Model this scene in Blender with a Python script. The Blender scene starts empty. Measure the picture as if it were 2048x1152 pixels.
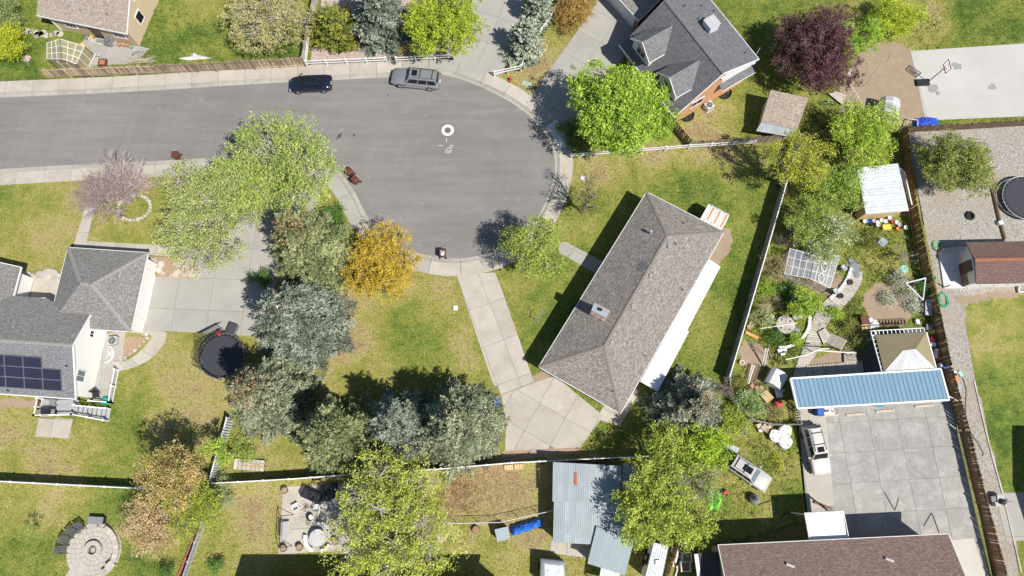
import bpy, math, random
import numpy as np
from mathutils import Vector as V, Matrix
random.seed(7); RNG = np.random.default_rng(7)
sc = bpy.context.scene; COL = sc.collection
R = math.radians

# ------------------------------------------------------------------ camera, sky, sun, exposure
H = 69.0; TILT = R(15); FPX = 2048 * 24 / 36
cam = bpy.data.cameras.new('camera'); cam.lens = 24; cam.sensor_width = 36; cam.clip_end = 5000; cam.clip_start = 1
camo = bpy.data.objects.new('camera', cam); COL.objects.link(camo)
camo.location = (0, 0, H); camo.rotation_euler = (TILT, 0, 0); sc.camera = camo
SUN = V((0.556, -0.454, 1.0)).normalized()
w = bpy.data.worlds.new('World'); sc.world = w; w.use_nodes = True
nt = w.node_tree; bg = nt.nodes['Background']
sky = nt.nodes.new('ShaderNodeTexSky'); sky.sky_type = 'NISHITA'; sky.sun_disc = False
sky.sun_elevation = math.asin(SUN.z); sky.sun_rotation = math.atan2(SUN.x, SUN.y); sky.altitude = 1400
nt.links.new(sky.outputs[0], bg.inputs[0]); bg.inputs[1].default_value = 0.085
sun = bpy.data.lights.new('sun', 'SUN'); sun.energy = 4.6; sun.angle = R(0.53); sun.color = (1, .955, .88)
suno = bpy.data.objects.new('sun', sun); COL.objects.link(suno); suno.location = (40, -30, 70)
suno.rotation_euler = SUN.to_track_quat('Z', 'Y').to_euler()
vs = sc.view_settings; vs.view_transform = 'Standard'; vs.look = 'None'; vs.exposure = 0.35; vs.gamma = 1
sc.cycles.max_bounces = 5; sc.cycles.diffuse_bounces = 3; sc.cycles.transparent_max_bounces = 8

# ------------------------------------------------------------------ places: survey of the block (photo coordinates -> metres on the plane z)
_c, _s = math.cos(TILT), math.sin(TILT)
def P(px, py, z=0.0):
    x = (px - 1024) / FPX; y = (576 - py) / FPX
    d = V((x, y * _c + _s, y * _s - _c)); t = (H - z) / -d.z
    return V((t * d.x, t * d.y, z))
def PP(pts, z=0.0): return [P(a, b, z) for a, b in pts]
def ang(a, b): d = b - a; return math.atan2(d.y, d.x)

# ------------------------------------------------------------------ materials
MATS = {}
def newmat(name):
    m = bpy.data.materials.new(name); m.use_nodes = True; MATS[name] = m
    return m, m.node_tree.nodes, m.node_tree.links, m.node_tree.nodes['Principled BSDF']
def mixc(N, L, fac, a, b, mode='MIX'):
    n = N.new('ShaderNodeMix'); n.data_type = 'RGBA'; n.blend_type = mode
    for i, x in ((0, fac), (6, a), (7, b)):
        if hasattr(x, 'is_output'): L.new(x, n.inputs[i])
        else: n.inputs[i].default_value = x if i == 0 else (*x[:3], 1)
    return n.outputs[2]
def noise(N, L, vec, scale, detail=4, rough=.55, typ=None):
    n = N.new('ShaderNodeTexNoise'); n.inputs['Scale'].default_value = scale; n.inputs['Detail'].default_value = detail
    n.inputs['Roughness'].default_value = rough
    if vec is not None: L.new(vec, n.inputs['Vector'])
    return n.outputs[0]
def ramp(N, L, fac, stops):
    n = N.new('ShaderNodeValToRGB'); e = n.color_ramp.elements
    while len(e) < len(stops): e.new(.5)
    for k, (p, c) in enumerate(stops):
        e[k].position = p; e[k].color = (*(c if hasattr(c, '__len__') else (c, c, c)), 1)
    L.new(fac, n.inputs[0]); return n.outputs[0]
def bumpn(N, L, h, strength, dist=.02):
    b = N.new('ShaderNodeBump'); b.inputs['Strength'].default_value = strength; b.inputs['Distance'].default_value = dist
    L.new(h, b.inputs['Height']); return b.outputs[0]
def objvec(N, L):
    tc = N.new('ShaderNodeTexCoord'); oi = N.new('ShaderNodeObjectInfo')
    m = N.new('ShaderNodeVectorMath'); m.operation = 'MULTIPLY_ADD'
    L.new(oi.outputs['Random'], m.inputs[0]); m.inputs[1].default_value = (37, 53, 71); L.new(tc.outputs['Object'], m.inputs[2])
    return m.outputs[0], oi.outputs['Random']
def mat(name, col, rough=.75, metal=0., var=.12, vs=1.5, rnd=0., bump=.0, bs=12., col2=None, c2lo=.45, c2hi=.7, spec=.4, fine=0., fs=9.):
    if name in MATS: return MATS[name]
    m, N, L, B = newmat(name)
    vec, r = objvec(N, L)
    n1 = noise(N, L, vec, vs, 6, .6)
    lo = tuple(c * (1 - var) for c in col); hi = tuple(min(1, c * (1 + var)) for c in col)
    c = ramp(N, L, n1, [(.25, lo), (.75, hi)])
    if col2:
        n2 = noise(N, L, vec, vs * .55, 8, .65); f = ramp(N, L, n2, [(c2lo, 0.), (c2hi, 1.)]); c = mixc(N, L, f, c, col2)
    if fine:
        n3 = noise(N, L, vec, fs, 3, .7); f = ramp(N, L, n3, [(.3, 1 - fine), (.7, 1 + fine)])
        f.node.color_ramp.interpolation = 'LINEAR'; c = mixc(N, L, 1., c, f, 'MULTIPLY')
    if rnd:
        mr = N.new('ShaderNodeMapRange'); mr.inputs[3].default_value = 1 - rnd; mr.inputs[4].default_value = 1 + rnd
        L.new(r, mr.inputs[0]); c = mixc(N, L, 1., c, mr.outputs[0], 'MULTIPLY')
    L.new(c, B.inputs['Base Color']); B.inputs['Roughness'].default_value = rough; B.inputs['Metallic'].default_value = metal
    B.inputs['Specular IOR Level'].default_value = spec
    if bump: L.new(bumpn(N, L, noise(N, L, vec, bs, 5), bump), B.inputs['Normal'])
    return m
def shingle(name, c1, c2, w=.34, h=.17, mortar=(.05, .045, .04), patch=.12, lum=.0):
    m, N, L, B = newmat(name)
    uv = N.new('ShaderNodeUVMap'); b = N.new('ShaderNodeTexBrick'); L.new(uv.outputs[0], b.inputs['Vector'])
    for k, v in (('Scale', 1), ('Brick Width', w), ('Row Height', h), ('Mortar Size', .012), ('Bias', 0)): b.inputs[k].default_value = v
    b.inputs['Color1'].default_value = (*c1, 1); b.inputs['Color2'].default_value = (*c2, 1); b.inputs['Mortar'].default_value = (*mortar, 1)
    n1 = noise(N, L, uv.outputs[0], .55, 5, .6); f = ramp(N, L, n1, [(.3, 1 - patch), (.7, 1 + patch)])
    c = mixc(N, L, 1., b.outputs[0], f, 'MULTIPLY')
    mp = N.new('ShaderNodeMapping'); mp.inputs['Scale'].default_value = (3.6, 6.4, 1); L.new(uv.outputs[0], mp.inputs[0])
    n2 = noise(N, L, mp.outputs[0], 1., 2, .6); f2 = ramp(N, L, n2, [(.36, 1 - lum), (.64, 1 + lum)])
    c = mixc(N, L, 1., c, f2, 'MULTIPLY')
    L.new(c, B.inputs['Base Color']); B.inputs['Roughness'].default_value = .92; B.inputs['Specular IOR Level'].default_value = .2
    L.new(bumpn(N, L, n2, .6, .03), B.inputs['Normal'])
    return m
def attrmat(name, rough=.65, trans=.3, spec=.25):
    m, N, L, B = newmat(name)
    a = N.new('ShaderNodeAttribute'); a.attribute_name = 'col'
    L.new(a.outputs[0], B.inputs['Base Color']); B.inputs['Roughness'].default_value = rough; B.inputs['Specular IOR Level'].default_value = spec
    if trans:
        t = N.new('ShaderNodeBsdfTranslucent'); L.new(a.outputs[0], t.inputs[0]); x = N.new('ShaderNodeMixShader'); x.inputs[0].default_value = trans
        L.new(B.outputs[0], x.inputs[1]); L.new(t.outputs[0], x.inputs[2]); L.new(x.outputs[0], N['Material Output'].inputs[0])
    return m
def glass(name, col=(.6, .7, .72), alpha=.35, rough=.08):
    m, N, L, B = newmat(name); B.inputs['Base Color'].default_value = (*col, 1); B.inputs['Roughness'].default_value = rough
    t = N.new('ShaderNodeBsdfTransparent'); x = N.new('ShaderNodeMixShader'); x.inputs[0].default_value = alpha
    L.new(t.outputs[0], x.inputs[1]); L.new(B.outputs[0], x.inputs[2]); L.new(x.outputs[0], N['Material Output'].inputs[0]); return m

def build_mats():
    # asphalt with traffic streaks, speckle and pale scuffs
    m, N, L, B = newmat('asphalt'); tc = N.new('ShaderNodeTexCoord'); v = tc.outputs['Object']
    n1 = noise(N, L, v, .09, 5, .55); c = ramp(N, L, n1, [(.3, (.186, .177, .168)), (.7, (.229, .218, .206))])
    mp = N.new('ShaderNodeMapping'); mp.inputs['Scale'].default_value = (.12, 1.1, 1); mp.inputs['Rotation'].default_value = (0, 0, R(3)); L.new(v, mp.inputs[0])
    n2 = noise(N, L, mp.outputs[0], 1.2, 5, .6); c = mixc(N, L, 1., c, ramp(N, L, n2, [(.3, .90), (.7, 1.09)]), 'MULTIPLY')
    n3 = noise(N, L, v, 14, 3, .7); c = mixc(N, L, 1., c, ramp(N, L, n3, [(.3, .9), (.7, 1.1)]), 'MULTIPLY')
    n4 = noise(N, L, v, .55, 9, .72); c = mixc(N, L, ramp(N, L, n4, [(.60, 0.), (.76, .45)]), c, (.42, .41, .39))
    cv = N.new('ShaderNodeVectorMath'); cv.operation = 'SUBTRACT'; L.new(v, cv.inputs[0]); cc_ = P(905, 345); cv.inputs[1].default_value = (cc_.x, cc_.y, 0)
    ln = N.new('ShaderNodeVectorMath'); ln.operation = 'LENGTH'; L.new(cv.outputs[0], ln.inputs[0])
    cx = N.new('ShaderNodeCombineXYZ'); L.new(ln.outputs['Value'], cx.inputs[0]); lw = noise(N, L, v, .35, 3); L.new(lw, cx.inputs[1])
    nr = noise(N, L, cx.outputs[0], 1.3, 4, .65); c = mixc(N, L, 1., c, ramp(N, L, nr, [(.3, .955), (.7, 1.045)]), 'MULTIPLY')
    L.new(c, B.inputs['Base Color']); B.inputs['Roughness'].default_value = .85; B.inputs['Specular IOR Level'].default_value = .3
    L.new(bumpn(N, L, n3, .25, .01), B.inputs['Normal'])
    # lawn: colour follows how dry the turf is (attribute), broken up by noise
    m, N, L, B = newmat('turf'); tc = N.new('ShaderNodeTexCoord'); v = tc.outputs['Object']
    a = N.new('ShaderNodeAttribute'); a.attribute_name = 'dry'
    def madd(x, y, k):
        n = N.new('ShaderNodeMath'); n.operation = 'MULTIPLY_ADD'; L.new(x, n.inputs[0]); n.inputs[1].default_value = k; L.new(y, n.inputs[2]); return n.outputs[0]
    def cen(x):
        n = N.new('ShaderNodeMath'); n.operation = 'SUBTRACT'; L.new(x, n.inputs[0]); n.inputs[1].default_value = .5; return n.outputs[0]
    d = a.outputs['Fac']
    for s_, k, dt in ((.35, .5, 4), (1.7, .75, 4), (5.0, .9, 3)): d = madd(cen(noise(N, L, v, s_, dt, .6)), d, k)
    c = ramp(N, L, d, TURF)
    n3 = noise(N, L, v, 7, 4, .8); c = mixc(N, L, 1., c, ramp(N, L, n3, [(.32, .58), (.68, 1.34)]), 'MULTIPLY')
    L.new(c, B.inputs['Base Color']); B.inputs['Roughness'].default_value = .95; B.inputs['Specular IOR Level'].default_value = .1
    L.new(bumpn(N, L, n3, .8, .06), B.inputs['Normal'])
    # gravel
    m, N, L, B = newmat('gravel'); tc = N.new('ShaderNodeTexCoord'); v = tc.outputs['Object']
    vo = N.new('ShaderNodeTexVoronoi'); vo.inputs['Scale'].default_value = 11.; L.new(v, vo.inputs['Vector'])
    bw = N.new('ShaderNodeRGBToBW'); L.new(vo.outputs['Color'], bw.inputs[0])
    c = ramp(N, L, bw.outputs[0], [(.1, (.19, .172, .15)), (.5, (.33, .305, .275)), (.9, (.48, .455, .42))])
    n1 = noise(N, L, v, .22, 6, .65); c = mixc(N, L, ramp(N, L, n1, [(.42, 0.), (.66, .6)]), c, (.33, .265, .185))
    L.new(c, B.inputs['Base Color']); B.inputs['Roughness'].default_value = .95; L.new(bumpn(N, L, vo.outputs['Distance'], .6, .04), B.inputs['Normal'])
    mat('concrete', (.44, .405, .348), .9, var=.09, vs=.7, rnd=.05, col2=(.34, .30, .245), c2lo=.47, c2hi=.78, fine=.1, bump=.1, bs=18)
    mat('concrete_grey', (.36, .344, .312), .9, var=.07, vs=.6, rnd=.03, col2=(.29, .28, .26), c2lo=.52, c2hi=.8, fine=.05)
    mat('concrete_kerb', (.37, .35, .31), .9, var=.12, vs=1.3, rnd=.05, col2=(.27, .225, .165), c2lo=.54, c2hi=.74, fine=.08)
    mat('concrete_new', (.70, .69, .66), .85, var=.04, vs=1, rnd=.02)
    mat('concrete_old', (.315, .302, .282), .95, var=.09, vs=1.3, rnd=.05, col2=(.385, .372, .35), c2lo=.46, c2hi=.62, fine=.14, fs=5)
    mat('court', (.47, .455, .425), .85, var=.07, vs=.25, col2=(.40, .36, .29), c2lo=.5, c2hi=.75, fine=.04)
    mat('paver', (.45, .415, .365), .9, var=.07, vs=2, rnd=.06, fine=.08)
    mat('joint', (.20, .185, .16), .95, var=.2)
    mat('dirt', (.30, .225, .15), .97, var=.2, vs=.7, fine=.2, fs=7, bump=.8, bs=6)
    mat('dirt_pale', (.315, .24, .168), .97, var=.12, vs=1, fine=.12, fs=8, bump=.5, bs=5)
    mat('mulch', (.36, .25, .17), .97, var=.3, vs=5, fine=.3, fs=12, bump=.8, bs=14)
    mat('rockbed', (.42, .33, .29), .95, var=.3, vs=4, fine=.3, fs=14, bump=.9, bs=14)
    mat('stone', (.46, .42, .37), .9, var=.15, vs=3, rnd=.18, bump=.4, bs=9)
    mat('stone_flag', (.50, .40, .32), .9, var=.15, vs=3, rnd=.18)
    mat('white', (.80, .80, .79), .5, var=.03, vs=1)
    mat('white_old', (.74, .735, .71), .6, var=.08, vs=2, col2=(.55, .54, .5), c2lo=.6, c2hi=.8)
    mat('stucco_white', (.80, .79, .755), .85, var=.03, vs=2)
    mat('stucco_tan', (.56, .44, .30), .9, var=.06, vs=1.5, fine=.05)
    mat('siding', (.60, .58, .54), .7, var=.05)
    mat('vinyl_tan', (.52, .50, .47), .5, var=.06, rnd=.04)
    mat('wood_fence', (.45, .325, .20), .9, var=.28, vs=3, rnd=.48, col2=(.26, .235, .21), c2lo=.45, c2hi=.6)
    mat('wood_brown', (.27, .165, .092), .85, var=.2, vs=3, rnd=.2, fine=.15)
    mat('wood_dark', (.17, .115, .075), .9, var=.25, vs=3, rnd=.2)
    mat('wood_grey', (.47, .425, .37), .9, var=.15, vs=3, rnd=.16, fine=.1)
    mat('wood_new', (.58, .42, .23), .8, var=.1, vs=2, rnd=.1)
    mat('deck_grey', (.38, .385, .40), .6, var=.05, rnd=.07)
    mat('bark', (.20, .165, .135), .95, var=.25, vs=4)
    mat('bark_pale', (.40, .36, .33), .9, var=.2, vs=4)
    mat('bark_pink', (.46, .395, .39), .9, var=.15, vs=2)
    mat('metal_roof', (.315, .352, .372), .55, .15, var=.1, vs=.8, rnd=.06, col2=(.42, .455, .475), c2lo=.55, c2hi=.75)
    mat('metal_roof_b', (.29, .345, .365), .55, .1, var=.06, vs=.8, rnd=.04)
    mat('metal_blue', (.15, .262, .355), .55, .0, var=.05, vs=.5, rnd=.05)
    mat('metal_white', (.55, .575, .60), .5, .1, var=.18, vs=1.4, rnd=.05)
    mat('roof_olive', (.285, .235, .135), .6, var=.05)
    mat('galv', (.62, .64, .66), .4, .6, var=.12, vs=2)
    mat('rust', (.40, .17, .07), .9, var=.3, vs=4)
    mat('steel_dark', (.085, .085, .09), .5, .3, var=.1)
    mat('black', (.02, .02, .022), .6, var=.2)
    mat('black_mat', (.025, .027, .035), .8, var=.1, vs=3)
    mat('rubber', (.022, .022, .024), .9, var=.2)
    mat('grey', (.22, .225, .235), .7, var=.08)
    mat('grey_lt', (.45, .45, .45), .7, var=.08)
    mat('bin_brown', (.13, .045, .03), .5, var=.08)
    mat('bin_blue', (.02, .10, .42), .5, var=.08)
    mat('tarp_blue', (.02, .14, .55), .5, var=.2, vs=3)
    mat('red', (.50, .055, .06), .7, var=.12)
    mat('orange', (.72, .26, .07), .65, var=.12)
    mat('yellow', (.75, .55, .08), .6, var=.1)
    mat('green_bright', (.22, .75, .08), .5, var=.08)
    mat('green_hose', (.10, .42, .20), .5, var=.1)
    mat('teal', (.30, .60, .52), .6, var=.1)
    mat('terracotta', (.42, .17, .09), .85, var=.12, rnd=.15)
    mat('brick_wall', (.56, .30, .165), .9, var=.08, vs=1, fine=.12, fs=6)
    mat('brick_shade', (.40, .20, .12), .9, var=.12, vs=3)
    mat('brick_red', (.40, .13, .085), .9, var=.12, rnd=.15)
    mat('chimney_brick', (.60, .42, .34), .9, var=.25, vs=6, rnd=.25)
    mat('solar', (.012, .014, .045), .18, .2, var=.2, vs=3, spec=.6)
    mat('solar_line', (.20, .205, .23), .5, .4)
    mat('glass_dark', (.012, .014, .016), .15, var=.1, spec=.35)
    mat('glass_blue', (.13, .18, .20), .12, var=.06, spec=.8)
    mat('paint_white', (.82, .82, .80), .7, var=.06, vs=6)
    mat('chrome', (.7, .7, .7), .2, .9, var=.03)
    mat('red_lamp', (.14, .012, .012), .3)
    mat('lamp', (.75, .77, .78), .2)
    mat('paint_dull', (.60, .595, .57), .8, var=.12, vs=5, col2=(.42, .41, .39), c2lo=.5, c2hi=.7)
    mat('stain', (.075, .073, .07), .8, var=.15, vs=3)
    attrmat('leaf', .55, .22); attrmat('needle', .7, .06); attrmat('grassblade', .85, .25, .1)
    glass('clear_glass'); glass('poly_glass', (.5, .55, .6), .38, .25); glass('poly_yellow', (.42, .39, .22), .62, .4)
    glass('net', (.02, .02, .02), .42, .9)
TURF = [(0., (.066, .112, .022)), (.22, (.136, .188, .036)), (.45, (.226, .242, .054)), (.65, (.295, .275, .078)), (.83, (.375, .33, .145)), (1., (.31, .22, .12))]
build_mats()
def car_paint(name, col, rough=.25, metal=.3):
    m, N, L, B = newmat(name); B.inputs['Base Color'].default_value = (*col, 1); B.inputs['Roughness'].default_value = rough
    B.inputs['Metallic'].default_value = metal; B.inputs['Coat Weight'].default_value = .5; B.inputs['Coat Roughness'].default_value = .08
    return m

# ------------------------------------------------------------------ mesh helpers
PM = {}
def wm(o): return PM[o.name] if o is not None else Matrix()
def tag(o, label=None, cat=None, group=None, kind=None):
    for k, v in (('label', label), ('category', cat), ('group', group), ('kind', kind)):
        if v: o[k] = v
    return o
def thing(name, label, cat, loc, rz=0., group=None):
    o = bpy.data.objects.new(name, None); COL.objects.link(o); o.empty_display_size = .3
    o.location = loc; o.rotation_euler = (0, 0, rz); PM[o.name] = Matrix.Translation(loc) @ Matrix.Rotation(rz, 4, 'Z')
    return tag(o, label, cat, group)
def link(name, me, parent, M):
    """an object showing mesh me with world matrix M"""
    o = bpy.data.objects.new(name, me); COL.objects.link(o)
    PM[o.name] = M.copy()
    if parent is not None: o.parent = parent; M = wm(parent).inverted() @ M
    o.matrix_local = M if parent is not None else M
    if parent is None: o.matrix_world = M
    return o
class MB:
    def __init__(s): s.v = []; s.f = []; s.uv = []
    def face(s, pts, uv=None):
        i = len(s.v); s.v += [tuple(p) for p in pts]; s.f.append(tuple(range(i, i + len(pts)))); s.uv.append(uv); return s
    def idx(s, vs, fs):
        i = len(s.v); s.v += [tuple(p) for p in vs]
        for f in fs: s.f.append(tuple(i + k for k in f)); s.uv.append(None)
        return s
    def roof(s, *polys):
        for pts in polys:
            pts = [V(p) for p in pts]; n = V((0, 0, 0))
            for a, b in zip(pts, pts[1:] + pts[:1]): n += (a - pts[0]).cross(b - pts[0])
            n.normalize()
            if n.z < 0: pts.reverse(); n = -n
            u = V((0, 0, 1)).cross(n); u = u.normalized() if u.length > 1e-4 else V((1, 0, 0)); v = n.cross(u)
            s.face(pts, [(p.dot(u), p.dot(v)) for p in pts])
        return s
    def box(s, c, sz, rz=0., M=None):
        a, b, d = sz[0] / 2, sz[1] / 2, sz[2] / 2
        M = M or (Matrix.Translation(c) @ Matrix.Rotation(rz, 4, 'Z'))
        vs_ = [M @ V((x * a, y * b, z * d)) for z in (-1, 1) for x, y in ((-1, -1), (1, -1), (1, 1), (-1, 1))]
        return s.idx(vs_, [(3, 2, 1, 0), (4, 5, 6, 7), (0, 1, 5, 4), (1, 2, 6, 5), (2, 3, 7, 6), (3, 0, 4, 7)])
    def beam(s, p, q, w_, h_):
        p, q = V(p), V(q); d = (q - p); l = d.length; d.normalize()
        up = V((0, 0, 1)) if abs(d.z) < .95 else V((1, 0, 0)); sd = d.cross(up).normalized(); up = sd.cross(d)
        M = Matrix((d, sd, up)).transposed().to_4x4(); M.translation = (p + q) / 2
        return s.box(None, (l, w_, h_), M=M)
    def prism(s, poly, z0, z1, bottom=True):
        p = [(q[0], q[1]) for q in poly]
        if sum(a[0] * b[1] - b[0] * a[1] for a, b in zip(p, p[1:] + p[:1])) < 0: p.reverse()
        n = len(p); vs_ = [(x, y, z0) for x, y in p] + [(x, y, z1) for x, y in p]
        fs = [tuple(range(n, 2 * n))] + [(i, (i + 1) % n, n + (i + 1) % n, n + i) for i in range(n)]
        if bottom: fs.append(tuple(range(n - 1, -1, -1)))
        return s.idx(vs_, fs)
    def tube(s, pts, rad, n=6, cap=True):
        pts = [V(p) for p in pts]; m = len(pts)
        if not hasattr(rad, '__len__'): rad = [rad] * m
        i0 = len(s.v); ref = V((0.3, 0.2, 1)).normalized()
        for k in range(m):
            t = (pts[min(k + 1, m - 1)] - pts[max(k - 1, 0)])
            t = t.normalized() if t.length > 1e-6 else V((0, 0, 1))
            r_ = ref if abs(t.dot(ref)) < .95 else V((1, 0, 0)); a = t.cross(r_).normalized(); b = t.cross(a)
            for j in range(n):
                an = 2 * math.pi * j / n; s.v.append(tuple(pts[k] + (a * math.cos(an) + b * math.sin(an)) * rad[k]))
        for k in range(m - 1):
            for j in range(n):
                s.f.append((i0 + k * n + j, i0 + k * n + (j + 1) % n, i0 + (k + 1) * n + (j + 1) % n, i0 + (k + 1) * n + j)); s.uv.append(None)
        if cap:
            s.f.append(tuple(i0 + j for j in range(n - 1, -1, -1))); s.f.append(tuple(i0 + (m - 1) * n + j for j in range(n))); s.uv += [None, None]
        return s
    def lathe(s, c, prof, n=18, sx=1., sy=1.):
        i0 = len(s.v); c = V(c)
        for r_, z in prof:
            for j in range(n):
                a = 2 * math.pi * j / n; s.v.append((c.x + r_ * sx * math.cos(a), c.y + r_ * sy * math.sin(a), c.z + z))
        for k in range(len(prof) - 1):
            for j in range(n):
                s.f.append((i0 + k * n + j, i0 + k * n + (j + 1) % n, i0 + (k + 1) * n + (j + 1) % n, i0 + (k + 1) * n + j)); s.uv.append(None)
        s.f.append(tuple(i0 + j for j in range(n - 1, -1, -1))); s.f.append(tuple(i0 + (len(prof) - 1) * n + j for j in range(n))); s.uv += [None, None]
        return s
    def mesh(s, name, m, M=None, smooth=False):
        Mi = M.inverted() if M is not None else Matrix()
        me = bpy.data.meshes.new(name); me.from_pydata([tuple(Mi @ V(p)) for p in s.v], [], s.f)
        if any(u is not None for u in s.uv):
            ul = me.uv_layers.new(name='UVMap'); li = 0
            for f, u in zip(s.f, s.uv):
                for k in range(len(f)):
                    ul.data[li].uv = u[k] if u else (0, 0); li += 1
        if smooth: me.polygons.foreach_set('use_smooth', [True] * len(me.polygons))
        me.materials.append(MATS[m] if isinstance(m, str) else m); me.update(); return me
    def build(s, name, m, parent=None, smooth=False, label=None, cat=None, group=None, kind=None, pivot=None):
        """vertices are world coordinates; the object's own frame is its parent's, or a pivot at its base"""
        if parent is not None: M = wm(parent)
        elif kind in ('structure',): M = Matrix()
        else:
            a = np.array(s.v); M = Matrix.Translation(pivot or ((a[:, 0].min() + a[:, 0].max()) / 2, (a[:, 1].min() + a[:, 1].max()) / 2, a[:, 2].min()))
        o = link(name, s.mesh(name, m, M, smooth), parent, M)
        return tag(o, label, cat, group, kind)
def loc2w(o):
    M = wm(o); return lambda x, y, z=0.: M @ V((x, y, z))
def offset(path, d):
    out = []
    for k in range(len(path)):
        a, b = path[max(k - 1, 0)], path[min(k + 1, len(path) - 1)]
        t = (b - a); t.z = 0; t.normalize(); out.append(path[k] + V((-t.y, t.x, 0)) * d)
    return out
def smooth_path(pts, n=6):
    out = []
    for k in range(len(pts) - 1):
        p0, p1, p2, p3 = pts[max(k - 1, 0)], pts[k], pts[k + 1], pts[min(k + 2, len(pts) - 1)]
        for j in range(n):
            t = j / n
            out.append(.5 * ((2 * p1) + (p2 - p0) * t + (2 * p0 - 5 * p1 + 4 * p2 - p3) * t * t + (3 * p1 - p0 - 3 * p2 + p3) * t ** 3))
    return out + [pts[-1]]
def resample(path, step):
    out = [path[0]]; acc = 0.
    for a, b in zip(path, path[1:]):
        l = (b - a).length; t = step - acc
        while t <= l: out.append(a + (b - a) * (t / l)); t += step
        acc = (acc + l) % step
    return out
def clip(poly, axis, lim, keep_less):
    out = []; n = len(poly)
    for i in range(n):
        a, b = poly[i], poly[(i + 1) % n]; ia = (a[axis] <= lim) == keep_less; ib = (b[axis] <= lim) == keep_less
        if ia: out.append(a)
        if ia != ib:
            t = (lim - a[axis]) / (b[axis] - a[axis]); out.append((a[0] + (b[0] - a[0]) * t, a[1] + (b[1] - a[1]) * t))
    return out
def area(p): return abs(sum(a[0] * b[1] - b[0] * a[1] for a, b in zip(p, p[1:] + p[:1]))) / 2
HARD = []                    # plan outlines of hard surfaces, where no grass grows
def slabs(parent, poly, rz, w_, h_, m, org=None, gap=.05, top=.03, thick=.1, name='slab', minarea=.15, wob=.006):
    """cast concrete panels (or pavers) that tile a plan outline, one object each"""
    HARD.append([(p.x, p.y) for p in poly]); org = org or poly[0]
    c, s_ = math.cos(-rz), math.sin(-rz)
    L_ = [((p.x - org.x) * c - (p.y - org.y) * s_, (p.x - org.x) * s_ + (p.y - org.y) * c) for p in poly]
    x0, x1 = min(p[0] for p in L_), max(p[0] for p in L_); y0, y1 = min(p[1] for p in L_), max(p[1] for p in L_)
    c, s_ = math.cos(rz), math.sin(rz)
    for i in range(math.floor(x0 / w_), math.ceil(x1 / w_)):
        for j in range(math.floor(y0 / h_), math.ceil(y1 / h_)):
            q = L_
            for ax, lim, kl in ((0, i * w_ + gap / 2, False), (0, (i + 1) * w_ - gap / 2, True), (1, j * h_ + gap / 2, False), (1, (j + 1) * h_ - gap / 2, True)):
                q = clip(q, ax, lim, kl)
                if len(q) < 3: break
            if len(q) < 3 or area(q) < minarea: continue
            dz = random.uniform(-wob, wob)
            W_ = [(org.x + x * c - y * s_, org.y + x * s_ + y * c) for x, y in q]
            cx = sum(p[0] for p in W_) / len(W_); cy = sum(p[1] for p in W_) / len(W_)
            M = Matrix.Translation((cx, cy, 0))
            me = MB().prism(W_, top - thick, top + dz).mesh(name, m, M); link(name, me, parent, M)
def sheet(name, poly, z, m, kind='structure', label=None, cat=None, hard=True, jag=0., parent=None):
    poly = [V((p[0], p[1], z)) for p in poly]
    if jag:
        q = []
        for a, b in zip(poly, poly[1:] + poly[:1]):
            n = max(1, int((b - a).length / .35))
            for k in range(n): t = a + (b - a) * (k / n); q.append(t + V((random.uniform(-jag, jag), random.uniform(-jag, jag), 0)))
        poly = q
    if hard: HARD.append([(p.x, p.y) for p in poly])
    mb = MB(); mb.prism(poly, z - .03, z, bottom=False)
    return mb.build(name, m, parent, kind=kind, label=label, cat=cat)
def blob(cx, cy, r, n=18, wob=.15, sy=1., rot=0.):
    out = []
    for k in range(n):
        a = 2 * math.pi * k / n; rr = r * (1 + random.uniform(-wob, wob)); x, y = rr * math.cos(a), rr * sy * math.sin(a)
        out.append((cx + x * math.cos(rot) - y * math.sin(rot), cy + x * math.sin(rot) + y * math.cos(rot)))
    return out
def inpoly(X, Y, poly):
    r_ = np.zeros(X.shape, bool); n = len(poly); j = n - 1
    for i in range(n):
        xi, yi = poly[i][0], poly[i][1]; xj, yj = poly[j][0], poly[j][1]
        if yi != yj: r_ ^= ((yi > Y) != (yj > Y)) & (X < (xj - xi) * (Y - yi) / (yj - yi) + xi)
        j = i
    return r_
def quadmesh(name, verts, col, m, attr='col'):
    """numpy quads (N,4,3) with one colour each"""
    n = len(verts); me = bpy.data.meshes.new(name)
    me.vertices.add(4 * n); me.vertices.foreach_set('co', verts.reshape(-1).astype(np.float32))
    me.loops.add(4 * n); me.loops.foreach_set('vertex_index', np.arange(4 * n, dtype=np.int32))
    me.polygons.add(n); me.polygons.foreach_set('loop_start', np.arange(0, 4 * n, 4, dtype=np.int32))
    ca = me.color_attributes.new(attr, 'FLOAT_COLOR', 'POINT'); cc = np.ones((n, 4, 4), np.float32); cc[:, :, :3] = col[:, None, :]
    ca.data.foreach_set('color', cc.reshape(-1)); me.materials.append(MATS[m]); me.update(calc_edges=True); return me
def leafquads(C, size, asp=.5, up=.6, T=None, jit=.35):
    n = len(C); nr = RNG.normal(size=(n, 3)); nr[:, 2] = np.abs(nr[:, 2]) * .6 + up; nr /= np.linalg.norm(nr, axis=1)[:, None]
    t = RNG.normal(size=(n, 3)) if T is None else T + RNG.normal(size=(n, 3)) * jit
    t -= nr * (t * nr).sum(1)[:, None]; t /= np.linalg.norm(t, axis=1)[:, None] + 1e-9; b = np.cross(nr, t)
    s_ = np.asarray(size)[:, None]; t = t * s_; b = b * s_ * asp
    return np.stack([C - t, C + b - t * .1, C + t, C - b - t * .1], 1)
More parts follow.
